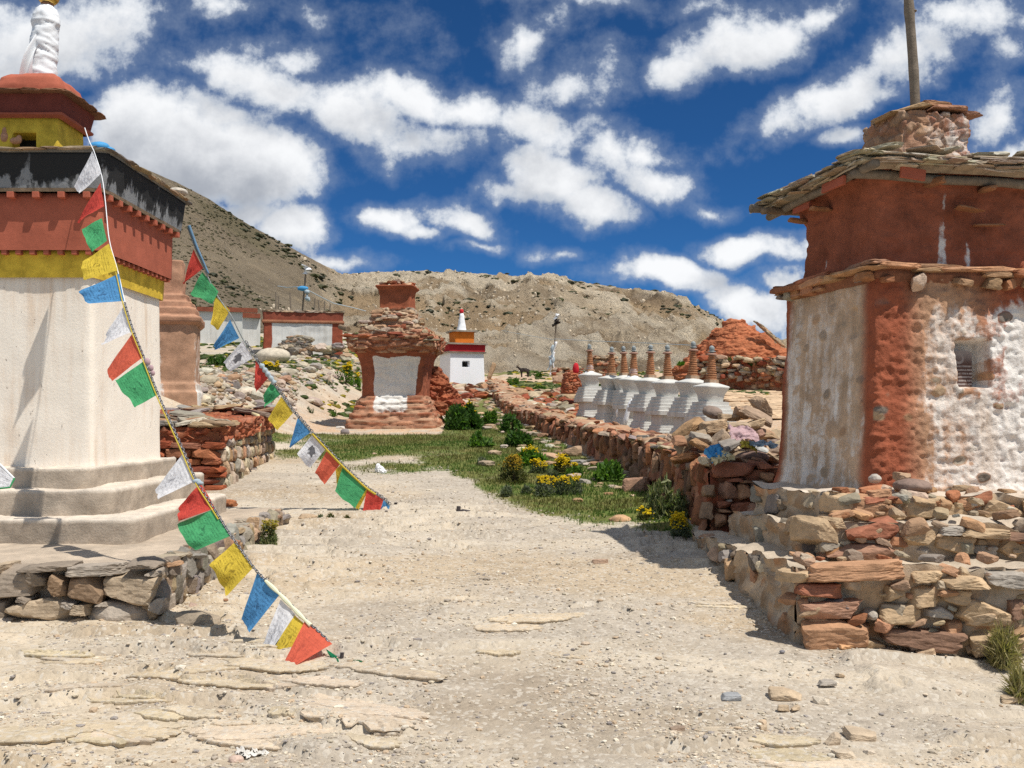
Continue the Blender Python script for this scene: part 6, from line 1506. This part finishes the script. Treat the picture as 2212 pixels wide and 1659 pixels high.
peg('dark iron peg in the middle of the path holding the far flag string', 852, 1086, 1108, 10.93, .018)
# a third string, only its last flag reaches into the picture
L3 = FlagLine('prayer_flag_string', 'flag string end with one green edged white flag left of the steps', [(-120, 930), (-60, 965), (0, 1003), (31, 1034), (60, 1062)], 6.9, 6.7)
mb = MB(); tube(mb, L3.fine[:180], .006, 6); mb.build('cord', M['white_cloth'], L3.root)
L3.flag([(-25, 985), (31, 1033), (21, 1053), (-45, 1056)], 'flag_white', seed=41, lab='green edged white flag')
mb = MB(); tube(mb, [W(31, 1033, 6.71), W(21, 1053, 6.67), W(-10, 1056, 6.67), W(-45, 1056, 6.7)], .007, 6); mb.build('green_hem', M['flag_green'], L3.root)

# ------------------------------------------------------------------ plants
LG = {'green': [(.08, .165, .025), (.11, .21, .03), (.05, .11, .02), (.14, .24, .04)], 'dark': [(.05, .115, .022), (.07, .15, .028), (.035, .08, .018), (.09, .17, .035)], 'bright': [(.09, .20, .025), (.13, .25, .03), (.07, .16, .02)],
      'olive': [(.13, .135, .04), (.10, .11, .035), (.16, .15, .055), (.085, .095, .03)], 'sage': [(.16, .19, .12), (.12, .15, .09), (.20, .22, .15), (.10, .125, .065)], 'dry': [(.34, .29, .13), (.28, .25, .10), (.20, .20, .07), (.38, .32, .17)], 'pale': [(.22, .24, .12), (.13, .17, .06), (.27, .27, .14), (.10, .14, .05)]}
def bush(px, py, w_, h_, kind, lab, leafL=.05, leafW=.016, n=900, flowers=0, yellow=(.74, .56, .02), upright=.42, Yover=None, cat='shrub', name='shrub', group=None, open_=0.0):
    g = G(px, py) if Yover is None else None
    if g is None: g = W(px, py, Yover); g[2] = W(px, py, Yover)[2]
    s = g[1] / F; a = w_ * s / 2; hz = h_ * s
    rg = np.random.default_rng(int(px * 7 + py)); r_ = thing(name, lab, cat, g, group)
    # several overlapping domes give an uneven outline
    nb = max(4, int(4 + 5 * a)); cs_ = [(rg.uniform(-.62, .62) * a, rg.uniform(-.6, .6) * a, rg.uniform(.22, .45) * a, hz * rg.uniform(.45, 1.0)) for _ in range(nb)] + [(0, 0, .55 * a, hz * .85)]
    P_ = []; D_ = []
    for k in range(n):
        bx_, by_, br, bh = cs_[rg.integers(len(cs_))]
        th = rg.uniform(0, 2 * np.pi); ph = math.acos(rg.uniform(0, 1)); rr = rg.uniform(.45, 1.0) ** .6
        d = np.array([math.sin(ph) * math.cos(th), math.sin(ph) * math.sin(th), math.cos(ph)])
        P_.append((bx_ + br * rr * d[0], by_ + br * rr * d[1], bh * rr * d[2])); D_.append(d)
    P_ = np.array(P_); D_ = np.array(D_)
    keep = fbm((P_ + g) * (3.5 / max(a, .1)) * .5, 3, 7) > -.18 + open_; P_, D_ = P_[keep], D_[keep]; n = len(P_)
    dirv = D_ * (1 - upright) + np.array([0, 0, 1]) * upright + rg.normal(0, .42, (n, 3)); dirv /= np.linalg.norm(dirv, axis=1, keepdims=True)
    sd = np.cross(dirv, rg.normal(0, 1, (n, 3))); sd /= np.maximum(np.linalg.norm(sd, axis=1, keepdims=True), 1e-6)
    ll = leafL * rg.uniform(.6, 1.3, (n, 1)); lw = leafW * rg.uniform(.7, 1.3, (n, 1))
    q = np.stack([P_ - dirv * ll * .5, P_ + sd * lw, P_ + dirv * ll * .6, P_ - sd * lw], 1)
    q[:, :, 2] = np.maximum(q[:, :, 2], .003)
    cl = np.array(LG[kind])[rg.integers(0, len(LG[kind]), n)] * rg.uniform(.75, 1.3, (n, 1))
    mb = MB(); mb.add(q.reshape(-1, 3) + g, np.arange(4 * n).reshape(-1, 4), col=np.repeat(cl, 4, 0)); mb.build('foliage', M['leaf'], r_)
    mb = MB()
    for k in range(18):
        d = P_[rg.integers(n)]; tube(mb, [g + (d[0] * .2, d[1] * .2, -.02), g + d * (.6, .6, .5), g + d], [.006 * a + .003, .005 * a + .002, .002], 4, (.16, .12, .06), cap=False)
    mb.build('stem', M['leaf'], r_)
    if flowers:
        top = P_[np.argsort(-(P_[:, 2] / hz + .3 * D_[:, 2] + rg.normal(0, .22, n)))[:flowers]]; mb = MB()
        for t in top:
            k = rg.integers(3, 6)
            for _ in range(k):
                c = t + rg.normal(0, .022, 3) * (1, 1, .4) + (0, 0, leafL * .5); z = rg.uniform(.008, .014) * max(1, g[1] / 13)
                V, f = ICO[1]; mb.add(V * (z, z, z * .6) + c + g, f, col=np.array(yellow) * rg.uniform(.8, 1.2))
        mb.build('flowers', M['leaf'], r_)
    return r_
bush(990, 928, 100, 62, 'dark', 'big dark green shrub right of the ruined chorten', .13, .026, 4200, 14)
bush(1057, 915, 44, 30, 'green', 'light green low shrub between the big dark shrub and the wall', .09, .02, 1300)
bush(1103, 932, 56, 44, 'dark', 'dark green shrub growing against the long wall', .12, .028, 1500)
bush(1035, 965, 66, 34, 'green', 'spreading leafy plant in the turf in front of the big dark shrub', .12, .03, 1000)
bush(1122, 964, 66, 38, 'dark', 'dark leafy plant close to the wall foot, right of the spreading one', .13, .034, 1000)
bush(1152, 1003, 70, 36, 'bright', 'bright green leafy plant above the yellow flowers', .11, .026, 1300, 26)
bush(1113, 1044, 100, 62, 'olive', 'brownish shrub speckled with dull yellow flowers in the turf', .06, .008, 3400, 150, (.46, .31, .03))
bush(1168, 1022, 44, 28, 'sage', 'small sage green tuft with yellow flowers beside the bright plant', .06, .008, 900, 45)
bush(1222, 1022, 58, 40, 'olive', 'rounded plant crowded with bright yellow flowers below the wall', .06, .009, 1700, 130)
bush(1190, 1036, 34, 30, 'sage', 'grey green tuft between the yellow flowered plants', .07, .006, 800)
bush(1208, 1068, 118, 40, 'sage', 'low wide plant with a row of yellow flower heads', .07, .007, 3000, 120)
bush(1310, 1036, 96, 46, 'green', 'broad leaved green plant at the wall foot', .11, .034, 900, open_=.15)
bush(1240, 1030, 40, 26, 'green', 'small green plant left of the broad leaved one', .08, .02, 600)
bush(1098, 1072, 36, 26, 'sage', 'small bluish tuft in front of the brownish shrub', .07, .006, 700)
bush(1137, 1068, 26, 22, 'sage', 'tiny bluish tuft beside the low wide flowers', .06, .006, 450)
bush(1040, 1002, 32, 18, 'sage', 'small blue green tuft alone in the short turf', .07, .007, 500)
bush(1436, 1122, 96, 100, 'pale', 'tall straggly pale green plant against the near end of the wall', .085, .011, 2100, upright=.8, open_=.1)
bush(1466, 1162, 66, 56, 'sage', 'small shrub with yellow flowers in front of the wall end', .05, .006, 1700, 110)
bush(1395, 1130, 44, 30, 'olive', 'thin tuft with a few yellow flowers beside the tan boulder', .06, .006, 600, 14)
bush(577, 1180, 60, 62, 'pale', 'spindly grey green bush beside the terrace of boulders', .045, .006, 1500, 26, (.40, .33, .05), upright=.75)
bush(692, 1122, 16, 12, 'sage', 'little grey tuft on the path below the far flags', .04, .006, 160)
bush(715, 1121, 24, 14, 'olive', 'little dry tuft on the path below the far flags', .04, .006, 200)
bush(752, 1124, 20, 12, 'olive', 'small dry sprig on the path near the far peg', .04, .006, 160)
bush(742, 828, 46, 44, 'green', 'yellow flowered green shrub left of the ruined chorten', .10, .014, 1500, 70)
bush(768, 838, 36, 36, 'bright', 'green shrub touching the left side of the ruined chorten', .10, .014, 900, 16)
bush(708, 832, 30, 14, 'sage', 'low grey green tuft on the sandy slope', .08, .012, 300)
bush(583, 802, 46, 22, 'olive', 'yellow flowering patch in the rubble slope', .08, .012, 700, 60)
bush(478, 792, 62, 32, 'dark', 'dark green plants behind the brown chorten', .12, .02, 1300)
bush(500, 800, 30, 16, 'olive', 'small yellowish plant right of the dark green ones', .08, .014, 300, 12)
bush(672, 893, 22, 16, 'sage', 'small sage tuft at the edge of the sandy slope', .06, .010, 260)
bush(717, 900, 26, 16, 'green', 'small green tuft left of the ruin base', .06, .010, 260)
bush(935, 868, 22, 22, 'sage', 'grey shrublet on orange sand beside the slumped mud', .07, .010, 340)
bush(1160, 815, 34, 16, 'green', 'green cushion bush in front of the leaning flag pole', .12, .02, 500)
bush(1108, 832, 30, 18, 'green', 'green bush behind the far part of the long wall', .12, .02, 500)
bush(1166, 846, 40, 18, 'green', 'wide green bush behind the rubble left of the cairn', .12, .02, 600)
bush(1634, 792, 46, 22, 'dark', 'dark green bush at the foot of the red mound', .12, .018, 700, Yover=26.2)
bush(1610, 790, 30, 16, 'green', 'green bush left of the dark one at the foot of the red mound', .12, .018, 400, Yover=26.6)
bush(1560, 782, 40, 16, 'olive', 'dry olive tuft on the lower slope of the red mound', .10, .014, 400, Yover=28.2)
bush(1470, 790, 26, 12, 'bright', 'bright green tuft behind the two nearest stupa spires', .10, .014, 300, Yover=27.0)
bush(2170, 1440, 110, 92, 'dry', 'dry grassy tuft at the foot of the plinth on the right', .16, .005, 1500, upright=.92, name='grass_tuft', cat='grass tuft', open_=-.1)
bush(2205, 1512, 90, 76, 'dry', 'second dry grassy tuft nearer the camera at the right edge', .14, .005, 900, upright=.92, name='grass_tuft', cat='grass tuft')
bush(1885, 1320, 30, 26, 'green', 'tiny green weed in the shade of the plinth wall', .04, .012, 120, Yover=6.9)

# turf
def turf():
    rg = np.random.default_rng(3); n = 260000
    Y = 9 + 16 * rg.random(n) ** 1.2; X = rg.uniform(-5.5, 2.2, n); Z, col, g = ground_fields(X, Y)
    k = rg.random(n) < np.clip((g - .32) * 1.3, 0, 1) * .55; X, Y, Z = X[k], Y[k], Z[k]; n = len(X)
    h = rg.uniform(.012, .045, n) * (1 + .5 * rg.random(n)); a = rg.uniform(0, 6.28, n); w_ = rg.uniform(.003, .007, n) * 1.4
    lx, ly = rg.normal(0, .35, n) * h, rg.normal(0, .35, n) * h
    P0 = np.stack([X - np.cos(a) * w_, Y - np.sin(a) * w_, Z - .004], 1); P1 = np.stack([X + np.cos(a) * w_, Y + np.sin(a) * w_, Z - .004], 1); P2 = np.stack([X + lx, Y + ly, Z + h], 1)
    pc = sst(-.2, .25, fbm(np.stack([X, Y, 0 * X], 1) * .9, 4, 131))[:, None]
    cl = (np.array([.085, .145, .028]) * (1 - pc) + np.array([.155, .150, .05]) * pc) * rg.uniform(.7, 1.35, (n, 1))
    mb = MB(); mb.add(np.stack([P0, P1, P2], 1).reshape(-1, 3), np.arange(3 * n).reshape(-1, 3), col=np.repeat(cl, 3, 0)); struct(mb.build('turf_grass', M['leaf']), 'stuff')
    # far weeds on the meadow beyond the walls
    m = 9000; Y = rg.uniform(24, 60, m); X = rg.uniform(-.42, .28, m) * Y; k = (fbm(np.stack([X, Y, 0 * X], 1) * .35, 4, 71) > -.12) & ((X > wallx(Y) + .8) | (X < -.13 * Y)); X, Y = X[k], Y[k]; Z = gz(X, Y); mb = MB()
    for x, y, z in zip(X[:2600], Y[:2600], Z[:2600]):
        s = rg.uniform(.04, .14); V, f = ICO[2]; yl = rg.random() < .16
        mb.add(V * (s * 1.3, s, s * .6) * (1 + rg.normal(0, .2, (len(V), 1))) + (x, y, z), f, col=(np.array([.42, .34, .03]) if yl else np.array([.085, .12, .03])) * rg.uniform(.6, 1.4))
    struct(mb.build('meadow_weeds', M['leaf']), 'stuff')
turf()

# ------------------------------------------------------------------ gravel, rubble and loose stones
def gravel():
    rg = np.random.default_rng(8); mb = MB(); n = 38000
    py = 965 + 760 * rg.random(n) ** 1.0; px = rg.uniform(-60, 2270, n); pd = fbm(np.stack([px / 260, py / 110, 0 * px], 1), 4, 141)
    Gp = []
    for a, b_ in ((0, n),):
        ys = np.interp(py, *_pyY()); X = (px - 1106) / F * ys
        for _ in range(3):
            ys = (EYE - gz(X, ys)) / np.maximum((py - 900) / F, 1e-3); X = (px - 1106) / F * ys
    Z, col, g = ground_fields(X, ys)
    ok = (ys > 3.2) & (ys < 16) & (rg.random(n) < sst(-.35, .25, pd) * .9 + .12) & (g < .75) & ~((X < -2.3) & (ys > 6.55) & (ys < 10.3)) & ~((X > 1.75) & (ys > 6.1))
    X, Y, Z = X[ok], ys[ok], Z[ok]; n = len(X)
    s = np.exp(rg.normal(-5.3, .50, n)); s = np.clip(s, .0022, .022) * (.75 + .035 * Y)
    vv = ROCK['block', 1]; rv = ROCK['round', 1]; cols = np.array(PAL['gravel']); ci = rg.integers(0, len(cols), n)
    for k in range(n):
        V = (vv if k % 3 else rv)[k % 16]; c, s2 = math.cos(k * 1.3), math.sin(k * 1.3)
        hx, hy, hz = s[k] * rg.uniform(.8, 1.5), s[k], s[k] * rg.uniform(.4, .75)
        U = V * (hx, hy, hz); U = np.stack([U[:, 0] * c - U[:, 1] * s2 + X[k], U[:, 0] * s2 + U[:, 1] * c + Y[k], U[:, 2] + Z[k] + hz * .45], 1)
        mb.add(U, ICO[1][1], col=cols[ci[k]] * rg.uniform(.9, 1.2))
    struct(mb.build('gravel', M['pebble']), 'stuff')
def bedrock():
    # thin beds of rock breaking the surface, tilted up towards the camera side, with undercut broken edges
    rg = np.random.default_rng(23); mb = MB()
    spots = []
    for k in range(170):
        px, py = rg.uniform(-80, 2250), 1290 + 400 * rg.random() ** .8
        d = fbm(np.array([[px / 420, py / 170, 0]]), 3, 151)[0] + .30 * (px < 900) * (py > 1380) + .12 * (px > 1500) * (py > 1480)
        if d > .40: spots.append((px, py))
    for k in range(60):
        px, py = rg.uniform(500, 1300), rg.uniform(1080, 1290)
        if fbm(np.array([[px / 420, py / 170, 0]]), 3, 152)[0] > .40: spots.append((px, py))
    for q, (px, py) in enumerate(spots):
        g = G(px, py)
        if g[1] < 3.6 or (g[0] < -2.2 and g[1] > 6.4) or (g[0] > 1.5 and g[1] > 5.9): continue
        a = rg.uniform(.07, .34); b_ = a * rg.uniform(.25, .6); n = 64; th = np.linspace(0, 2 * np.pi, n, endpoint=False)
        cs = np.stack([np.cos(th), np.sin(th), 0 * th + q * 3.1], 1)
        r_ = 1 + .34 * fbm(cs * 1.7, 3, 153) + .20 * fbm(cs * 6, 3, 154, ridged=True) + .06 * fbm(cs * 16, 2, 155)
        yaw = rg.normal(-.08, .26); tilt = rg.uniform(.03, .10); lift = rg.uniform(.001, .009)
        rings = []
        for f, dz, sh in ((.86, -.05, 0), (.93, -.022, 0), (1.0, -.006, 0), (.985, 0, 0), (.8, .002, 0), (.55, .003, 0), (.28, .003, 0), (.03, .003, 0)):
            X, Y = np.cos(th) * a * r_ * f, np.sin(th) * b_ * r_ * f
            Z = lift + dz - tilt * Y + .006 * fbm(np.stack([X * 9, Y * 16, 0 * X + q], 1), 4, 156)
            rings.append(np.stack([X * math.cos(yaw) - Y * math.sin(yaw), X * math.sin(yaw) + Y * math.cos(yaw), Z], 1))
        V = np.concatenate(rings); zz, cg, gg = ground_fields(V[:, 0] + g[0], V[:, 1] + g[1])
        V = V + (g[0], g[1], 0); V[:, 2] += np.mean(zz) * .5 + zz * .5
        i = np.arange(7)[:, None] * n; j = np.arange(n)[None]; j2 = (j + 1) % n
        c = np.array([.55, .46, .335]) * rg.uniform(.88, 1.08) * (1, rg.uniform(.98, 1.01), rg.uniform(.94, 1.05))
        mb.add(V, np.stack([i + j, i + j2, i + n + j2, i + n + j], -1).reshape(-1, 4), col=c * (1 + .12 * fbm(V * (3, 7, 1), 3, 157)[:, None]))
    struct(mb.build('bedrock', M['ground'], smooth=False), 'stuff')
bedrock()
def _pyY():
    yy_ = np.linspace(3.0, 40, 800)[::-1]; return 900 + F * (EYE - gz(0 * yy_, yy_)) / yy_, yy_
gravel()
mb = MB(); rg = random.Random(17)
for k in range(2300):     # rubble tumbling down the left slope
    px, py = rg.uniform(425, 790), rg.uniform(772, 905)
    if rg.random() > sst(905, 800, py) * (.4 + .6 * sst(760, 640, px)) + .12 or (px > 640 and py > 835 and rg.random() < .8): continue
    g = G(px, py); s = math.exp(rg.gauss(-3.25, .62)); s = min(s, .22)
    if g[1] > 42: continue
    rock(mb, g + (0, 0, s * .2), (s * rg.uniform(.8, 1.4), s, s * rg.uniform(.35, .8)), (rg.uniform(-.3, .3), rg.uniform(-.3, .3), rg.uniform(0, 3)), rg.choice(['block', 'block', 'slab', 'round']), 2, pick('rubble'))
for k in range(70):      # heap of stones against the house
    px, py = rg.uniform(600, 745), rg.uniform(748, 790); g = W(px, py, 36.8); s = rg.uniform(.1, .26); rock(mb, g, (s * 1.3, s, s * .55), (0, rg.uniform(-.2, .2), rg.uniform(0, 3)), 'slab', 2, pick('rubble'))
for k in range(200):     # stones behind and along the long wall
    y = rg.uniform(15, 34); x = wallx(y) + rg.uniform(.5, 2.2 if y > 20 else .9) ; s = rg.uniform(.05, .2); rock(mb, (x, y, gz1(x, y) + s * .3), (s * 1.3, s, s * .5), (rg.uniform(-.4, .4), rg.uniform(-.4, .4), rg.uniform(0, 3)), rg.choice(['slab', 'block']), 2, pick(['tan', 'rubble', 'red']))
for k in range(150):     # stones at the foot of the long wall and in the turf
    y = rg.uniform(11, 33); x = wallx(y) - abs(rg.gauss(.15, .55)) - .1; s = rg.uniform(.025, .10); rock(mb, (x, y, gz1(x, y) + s * .2), (s * 1.4, s, s * .5), (0, 0, rg.uniform(0, 3)), 'block', 2, pick(['tan', 'rubble']))
for k in range(120):     # around the base of the white shrine
    px, py = rg.uniform(900, 1060), rg.uniform(832, 862); g = G(px, py); s = rg.uniform(.08, .3); rock(mb, g + (0, 0, s * .3), (s * 1.2, s, s * .5), (rg.uniform(-.3, .3), rg.uniform(-.3, .3), rg.uniform(0, 3)), 'block', 2, pick(['red', 'tan', 'rubble']))
for k in range(260):     # flat rock scales on the pale slope right of the stupas
    px, py = rg.uniform(1560, 1700), rg.uniform(835, 905); g = G(px, py); s = rg.uniform(.06, .3); rock(mb, g + (0, 0, .02), (s * 1.5, s * .6, .035), (rg.uniform(-.05, .1), 0, rg.uniform(-.3, .3)), 'slab', 2, np.array((.60, .44, .29)) * rg.uniform(.75, 1.1))
struct(mb.build('rubble', M['stone']), 'stuff')
st = thing('stacked_wall', 'broken stack of flat dark stones in front of the white house wall', 'wall', W(645, 778, 37))
mb = MB()
for k in range(150):
    px = rg.uniform(606, 668); top = np.interp(px, [600, 615, 632, 668], [752, 738, 727, 727]); py = rg.uniform(top, 776); g = W(px, py, 37.0); rock(mb, g, (rg.uniform(.1, .22), .15, rg.uniform(.04, .08)), (0, rg.uniform(-.15, .15), rg.uniform(-.3, .3)), 'slab', 2, pick(['grey', 'rubble']) * .85)
mb.build('flat_stones', M['stone'], st)
def lo(name, lab, cat, px, py, w_, h_, col, kind='block', rot=(0, 0, 0), d=None, lift=.35, mat='stone', Yd=None):
    g = G(px, py) if Yd is None else W(px, py, Yd); s = g[1] / F; hw_, hh_ = w_ * s / 2, h_ * s / 2 * 1.1
    return loose(name, lab, cat, g + (0, 0, hh_ * lift), (hw_, d or hw_ * .7, hh_), rot, kind, col, None, 4 if g[1] < 14 else 3, mat)
TN, GY, DK, RD, OR = (.50, .39, .27), (.40, .36, .31), (.20, .17, .15), (.34, .15, .09), (.48, .28, .16)
lo('flat_rock', 'large flat grey rock casting shade at the corner of the boulder terrace', 'rock', 428, 1356, 96, 42, (.34, .28, .21), 'slab', (.03, -.06, .2), None, .5)
lo('boulder', 'rounded tan boulder on the turf edge by the wall end', 'boulder', 1340, 1128, 50, 22, (.52, .33, .19), 'round')
lo('boulder', 'rough orange red boulder at the end of the lowest step', 'boulder', 497, 1093, 30, 20, (.42, .17, .08), 'block')
lo('boulder', 'small dark grey boulder on the sand left of the ruin', 'boulder', 745, 936, 20, 13, (.24, .21, .21), 'round')
lo('stone', 'white stone left of the dark boulder by the ruin', 'stone', 737, 925, 22, 6, (.55, .52, .48), 'slab')
lo('stone', 'pale tan stone in the turf below the ruin', 'stone', 808, 982, 12, 6, (.50, .36, .25), 'round')
lo('flat_stone', 'long flat tan stone in the right foreground', 'stone', 1697, 1504, 72, 20, TN, 'slab', (0, .08, -.1))
lo('flat_stone', 'blue grey flat stone left of the long tan one', 'stone', 1578, 1507, 44, 12, (.33, .34, .35), 'slab')
lo('flat_stone', 'small tan stone just below the long tan stone', 'stone', 1692, 1534, 28, 16, TN, 'block')
lo('flat_stone', 'tan stone beside the small one below the long tan stone', 'stone', 1717, 1533, 26, 12, TN, 'block', (0, 0, .5))
lo('flat_stone', 'pale stone in the middle of the right foreground', 'stone', 1774, 1517, 34, 14, (.60, .53, .43), 'slab')
lo('flat_stone', 'thin grey stone between the plinth and the pale stone', 'stone', 1786, 1477, 38, 9, GY, 'slab')
lo('stone', 'small tan chip in front of the plinth corner', 'stone', 1815, 1461, 20, 9, TN, 'block')
lo('flat_stone', 'broken curved slab standing out of the ground in the right foreground', 'stone', 1800, 1607, 32, 34, (.47, .38, .28), 'block', (.2, .4, .3))
lo('flat_stone', 'pale flat stone below the broken curved slab', 'stone', 1822, 1634, 50, 18, (.56, .47, .36), 'slab')
lo('flat_stone', 'pale chip right of the broken curved slab', 'stone', 1878, 1629, 26, 12, (.60, .52, .42), 'block')
lo('flat_stone', 'wedge of bedded rock right of the broken slab', 'stone', 1860, 1592, 70, 18, (.50, .40, .29), 'slab', (.05, .12, -.1))
lo('stone', 'dark angular stone in the lower middle of the path', 'stone', 1463, 1580, 34, 14, (.32, .24, .18), 'block')
lo('stone', 'small tan stone right of the dark angular one', 'stone', 1648, 1574, 22, 10, TN, 'block')
lo('flat_stone', 'low tan stone near the right edge of the foreground', 'stone', 2185, 1515, 60, 20, TN, 'slab')
lo('flat_stone', 'pale pointed stone right of the plinth front', 'stone', 2060, 1500, 34, 14, (.56, .47, .37), 'block')
lo('flat_stone', 'grey flat stone below the pale pointed stone', 'stone', 2150, 1590, 40, 14, GY, 'slab')
lo('stone', 'white rounded cobble at the foot of the plinth', 'stone', 2041, 1412, 56, 20, (.52, .48, .43), 'round')
lo('stone', 'dark cobble lying alone in the path below the shadow', 'stone', 1690, 1410, 12, 8, (.24, .23, .24), 'round')
lo('stone', 'brown stone on the path by the shadow of the big chorten', 'stone', 1296, 1215, 38, 10, (.42, .30, .22), 'slab')
lo('stone', 'pale stone cluster piece in the middle of the path', 'stone', 1265, 1392, 20, 8, (.52, .42, .32), 'round')
lo('stone', 'tan stone in the middle of the path', 'stone', 915, 1344, 16, 9, TN, 'block')
lo('stone', 'small dark stone in the middle of the path', 'stone', 800, 1271, 18, 7, (.28, .22, .18), 'block')
lo('flat_stone', 'flat tan slab on the path below the far flags', 'stone', 665, 1118, 42, 10, (.46, .35, .24), 'slab', (0, .1, .2))
lo('flat_stone', 'thin dark slab by the edge of the boulder terrace', 'stone', 585, 1104, 48, 8, (.30, .26, .21), 'slab')
lo('flat_stone', 'upright brown slab beside the spindly bush', 'stone', 535, 1166, 34, 30, (.26, .21, .17), 'block')
lo('flat_stone', 'pale slab edge right of the spindly bush', 'stone', 606, 1130, 34, 36, (.50, .42, .32), 'slab', (.2, .5, .2))
lo('stone', 'flat pinkish stone leaning by the terrace side', 'stone', 422, 1316, 30, 14, (.42, .31, .25), 'slab', (0, .4, .2))
lo('stone', 'tan cobble in the left foreground below the terrace', 'stone', 248, 1460, 22, 11, (.48, .37, .27), 'block')
lo('stone', 'white quartz lump at the lower left edge of the picture', 'stone', 510, 1648, 34, 20, (.60, .46, .38), 'round')
lo('stone', 'small brown stone in the lower left foreground', 'stone', 228, 1600, 22, 10, (.36, .28, .21), 'block')
lo('stone', 'brown pebble in front of the near peg', 'stone', 488, 1298, 16, 8, (.32, .18, .11), 'round')
lo('flat_rock', 'flat tan slab fallen at the foot of the wall near the dark leafy plant', 'stone', 1180, 988, 60, 14, (.45, .30, .20), 'slab')
lo('boulder', 'brown stone heap piece fallen from the long wall', 'stone', 1235, 985, 44, 30, (.40, .28, .19), 'block')
lo('boulder', 'fallen brown boulder in the shade of the wall by the broad leaved plant', 'boulder', 1375, 1062, 66, 44, (.36, .22, .15), 'block')
lo('boulder', 'big cream boulder in the rubble slope before the house', 'boulder', 590, 778, 76, 36, (.56, .50, .40), 'round', Yd=34.0)
lo('boulder', 'dark stone sticking out of the rubble slope under the far flags', 'boulder', 510, 838, 24, 20, (.20, .18, .17), 'block')
lo('boulder', 'tan boulder behind the wall left of the cairn', 'boulder', 1208, 822, 30, 18, (.46, .31, .21), 'block', Yd=27)
lo('slab', 'pale slab standing on end on the far part of the long wall', 'stone', 1062, 820, 10, 34, (.52, .36, .22), 'slab', (0, .35, 0), .1, 1.0, Yd=34)
# scrap and litter
p = G(1000, 1112); mb = MB(); tube(mb, [p + (-.05, 0, .0), p + (-.045, 0, .09)], .022, 8); tube(mb, [p + (-.05, .01, .03), p + (.0, 0, .04), p + (.06, -.01, .03), p + (.09, 0, .01)], [.016, .02, .02, .012], 8); box(mb, p + (.05, 0, .03), (.035, .02, .016), (.3, .2, .4))
tag(mb.build('iron_scrap', M['iron'], loc=p), 'twisted piece of rusty iron lying on the path', 'scrap')
p = G(1020, 1141); mb = MB(); box(mb, p + (0, 0, .02), (.085, .014, .014), (0, .16, -.15)); tag(mb.build('wood_offcut', M['wood'], loc=p), 'dark brown bar lying on the path below the rusty iron', 'offcut')
p = G(820, 1024); mb = MB()
for (dx, dz, sx_, sz_) in [(0, .05, .06, .055), (.035, .035, .05, .04), (-.02, .10, .03, .04)]:
    V, f = ICO[4]; V = V * (1 + .35 * fbm(V * 2.2 + dx * 40, 4, 7, ridged=True))[:, None] * (sx_, .05, sz_); mb.add(V + p + (dx, 0, dz), f)
tag(mb.build('plastic_bag', M['white_cloth'], loc=p), 'crumpled white plastic bag on the edge of the turf', 'bag')
mk_flat('dusty_plastic', (.58, .55, .50), .7, .15, 20, .2)
p = G(538, 1634); mb = MB(); rgn = np.random.default_rng(2)
for k in range(9):
    c = p + (rgn.uniform(-.07, .07), rgn.uniform(-.03, .03), .012); u = np.linspace(-1, 1, 8); uu = np.tile(u, 8); vv = np.repeat(u, 8)
    a = rgn.uniform(0, 3); X = uu * rgn.uniform(.02, .045); Y_ = vv * rgn.uniform(.008, .02); Zz = .02 * fbm(np.stack([uu * 1.5 + k, vv * 1.5, 0 * uu], 1), 3, k)
    i = np.arange(7)[:, None] * 8; j = np.arange(7)[None]
    mb.add(np.stack([X * math.cos(a) - Y_ * math.sin(a), X * math.sin(a) + Y_ * math.cos(a), Zz + .006], 1) + c, np.stack([i + j, i + j + 1, i + 9 + j, i + 8 + j], -1).reshape(-1, 4))
tag(mb.build('plastic_scrap', M['dusty_plastic'], loc=p, smooth=True), 'shredded bit of white plastic in the lower left gravel', 'litter')
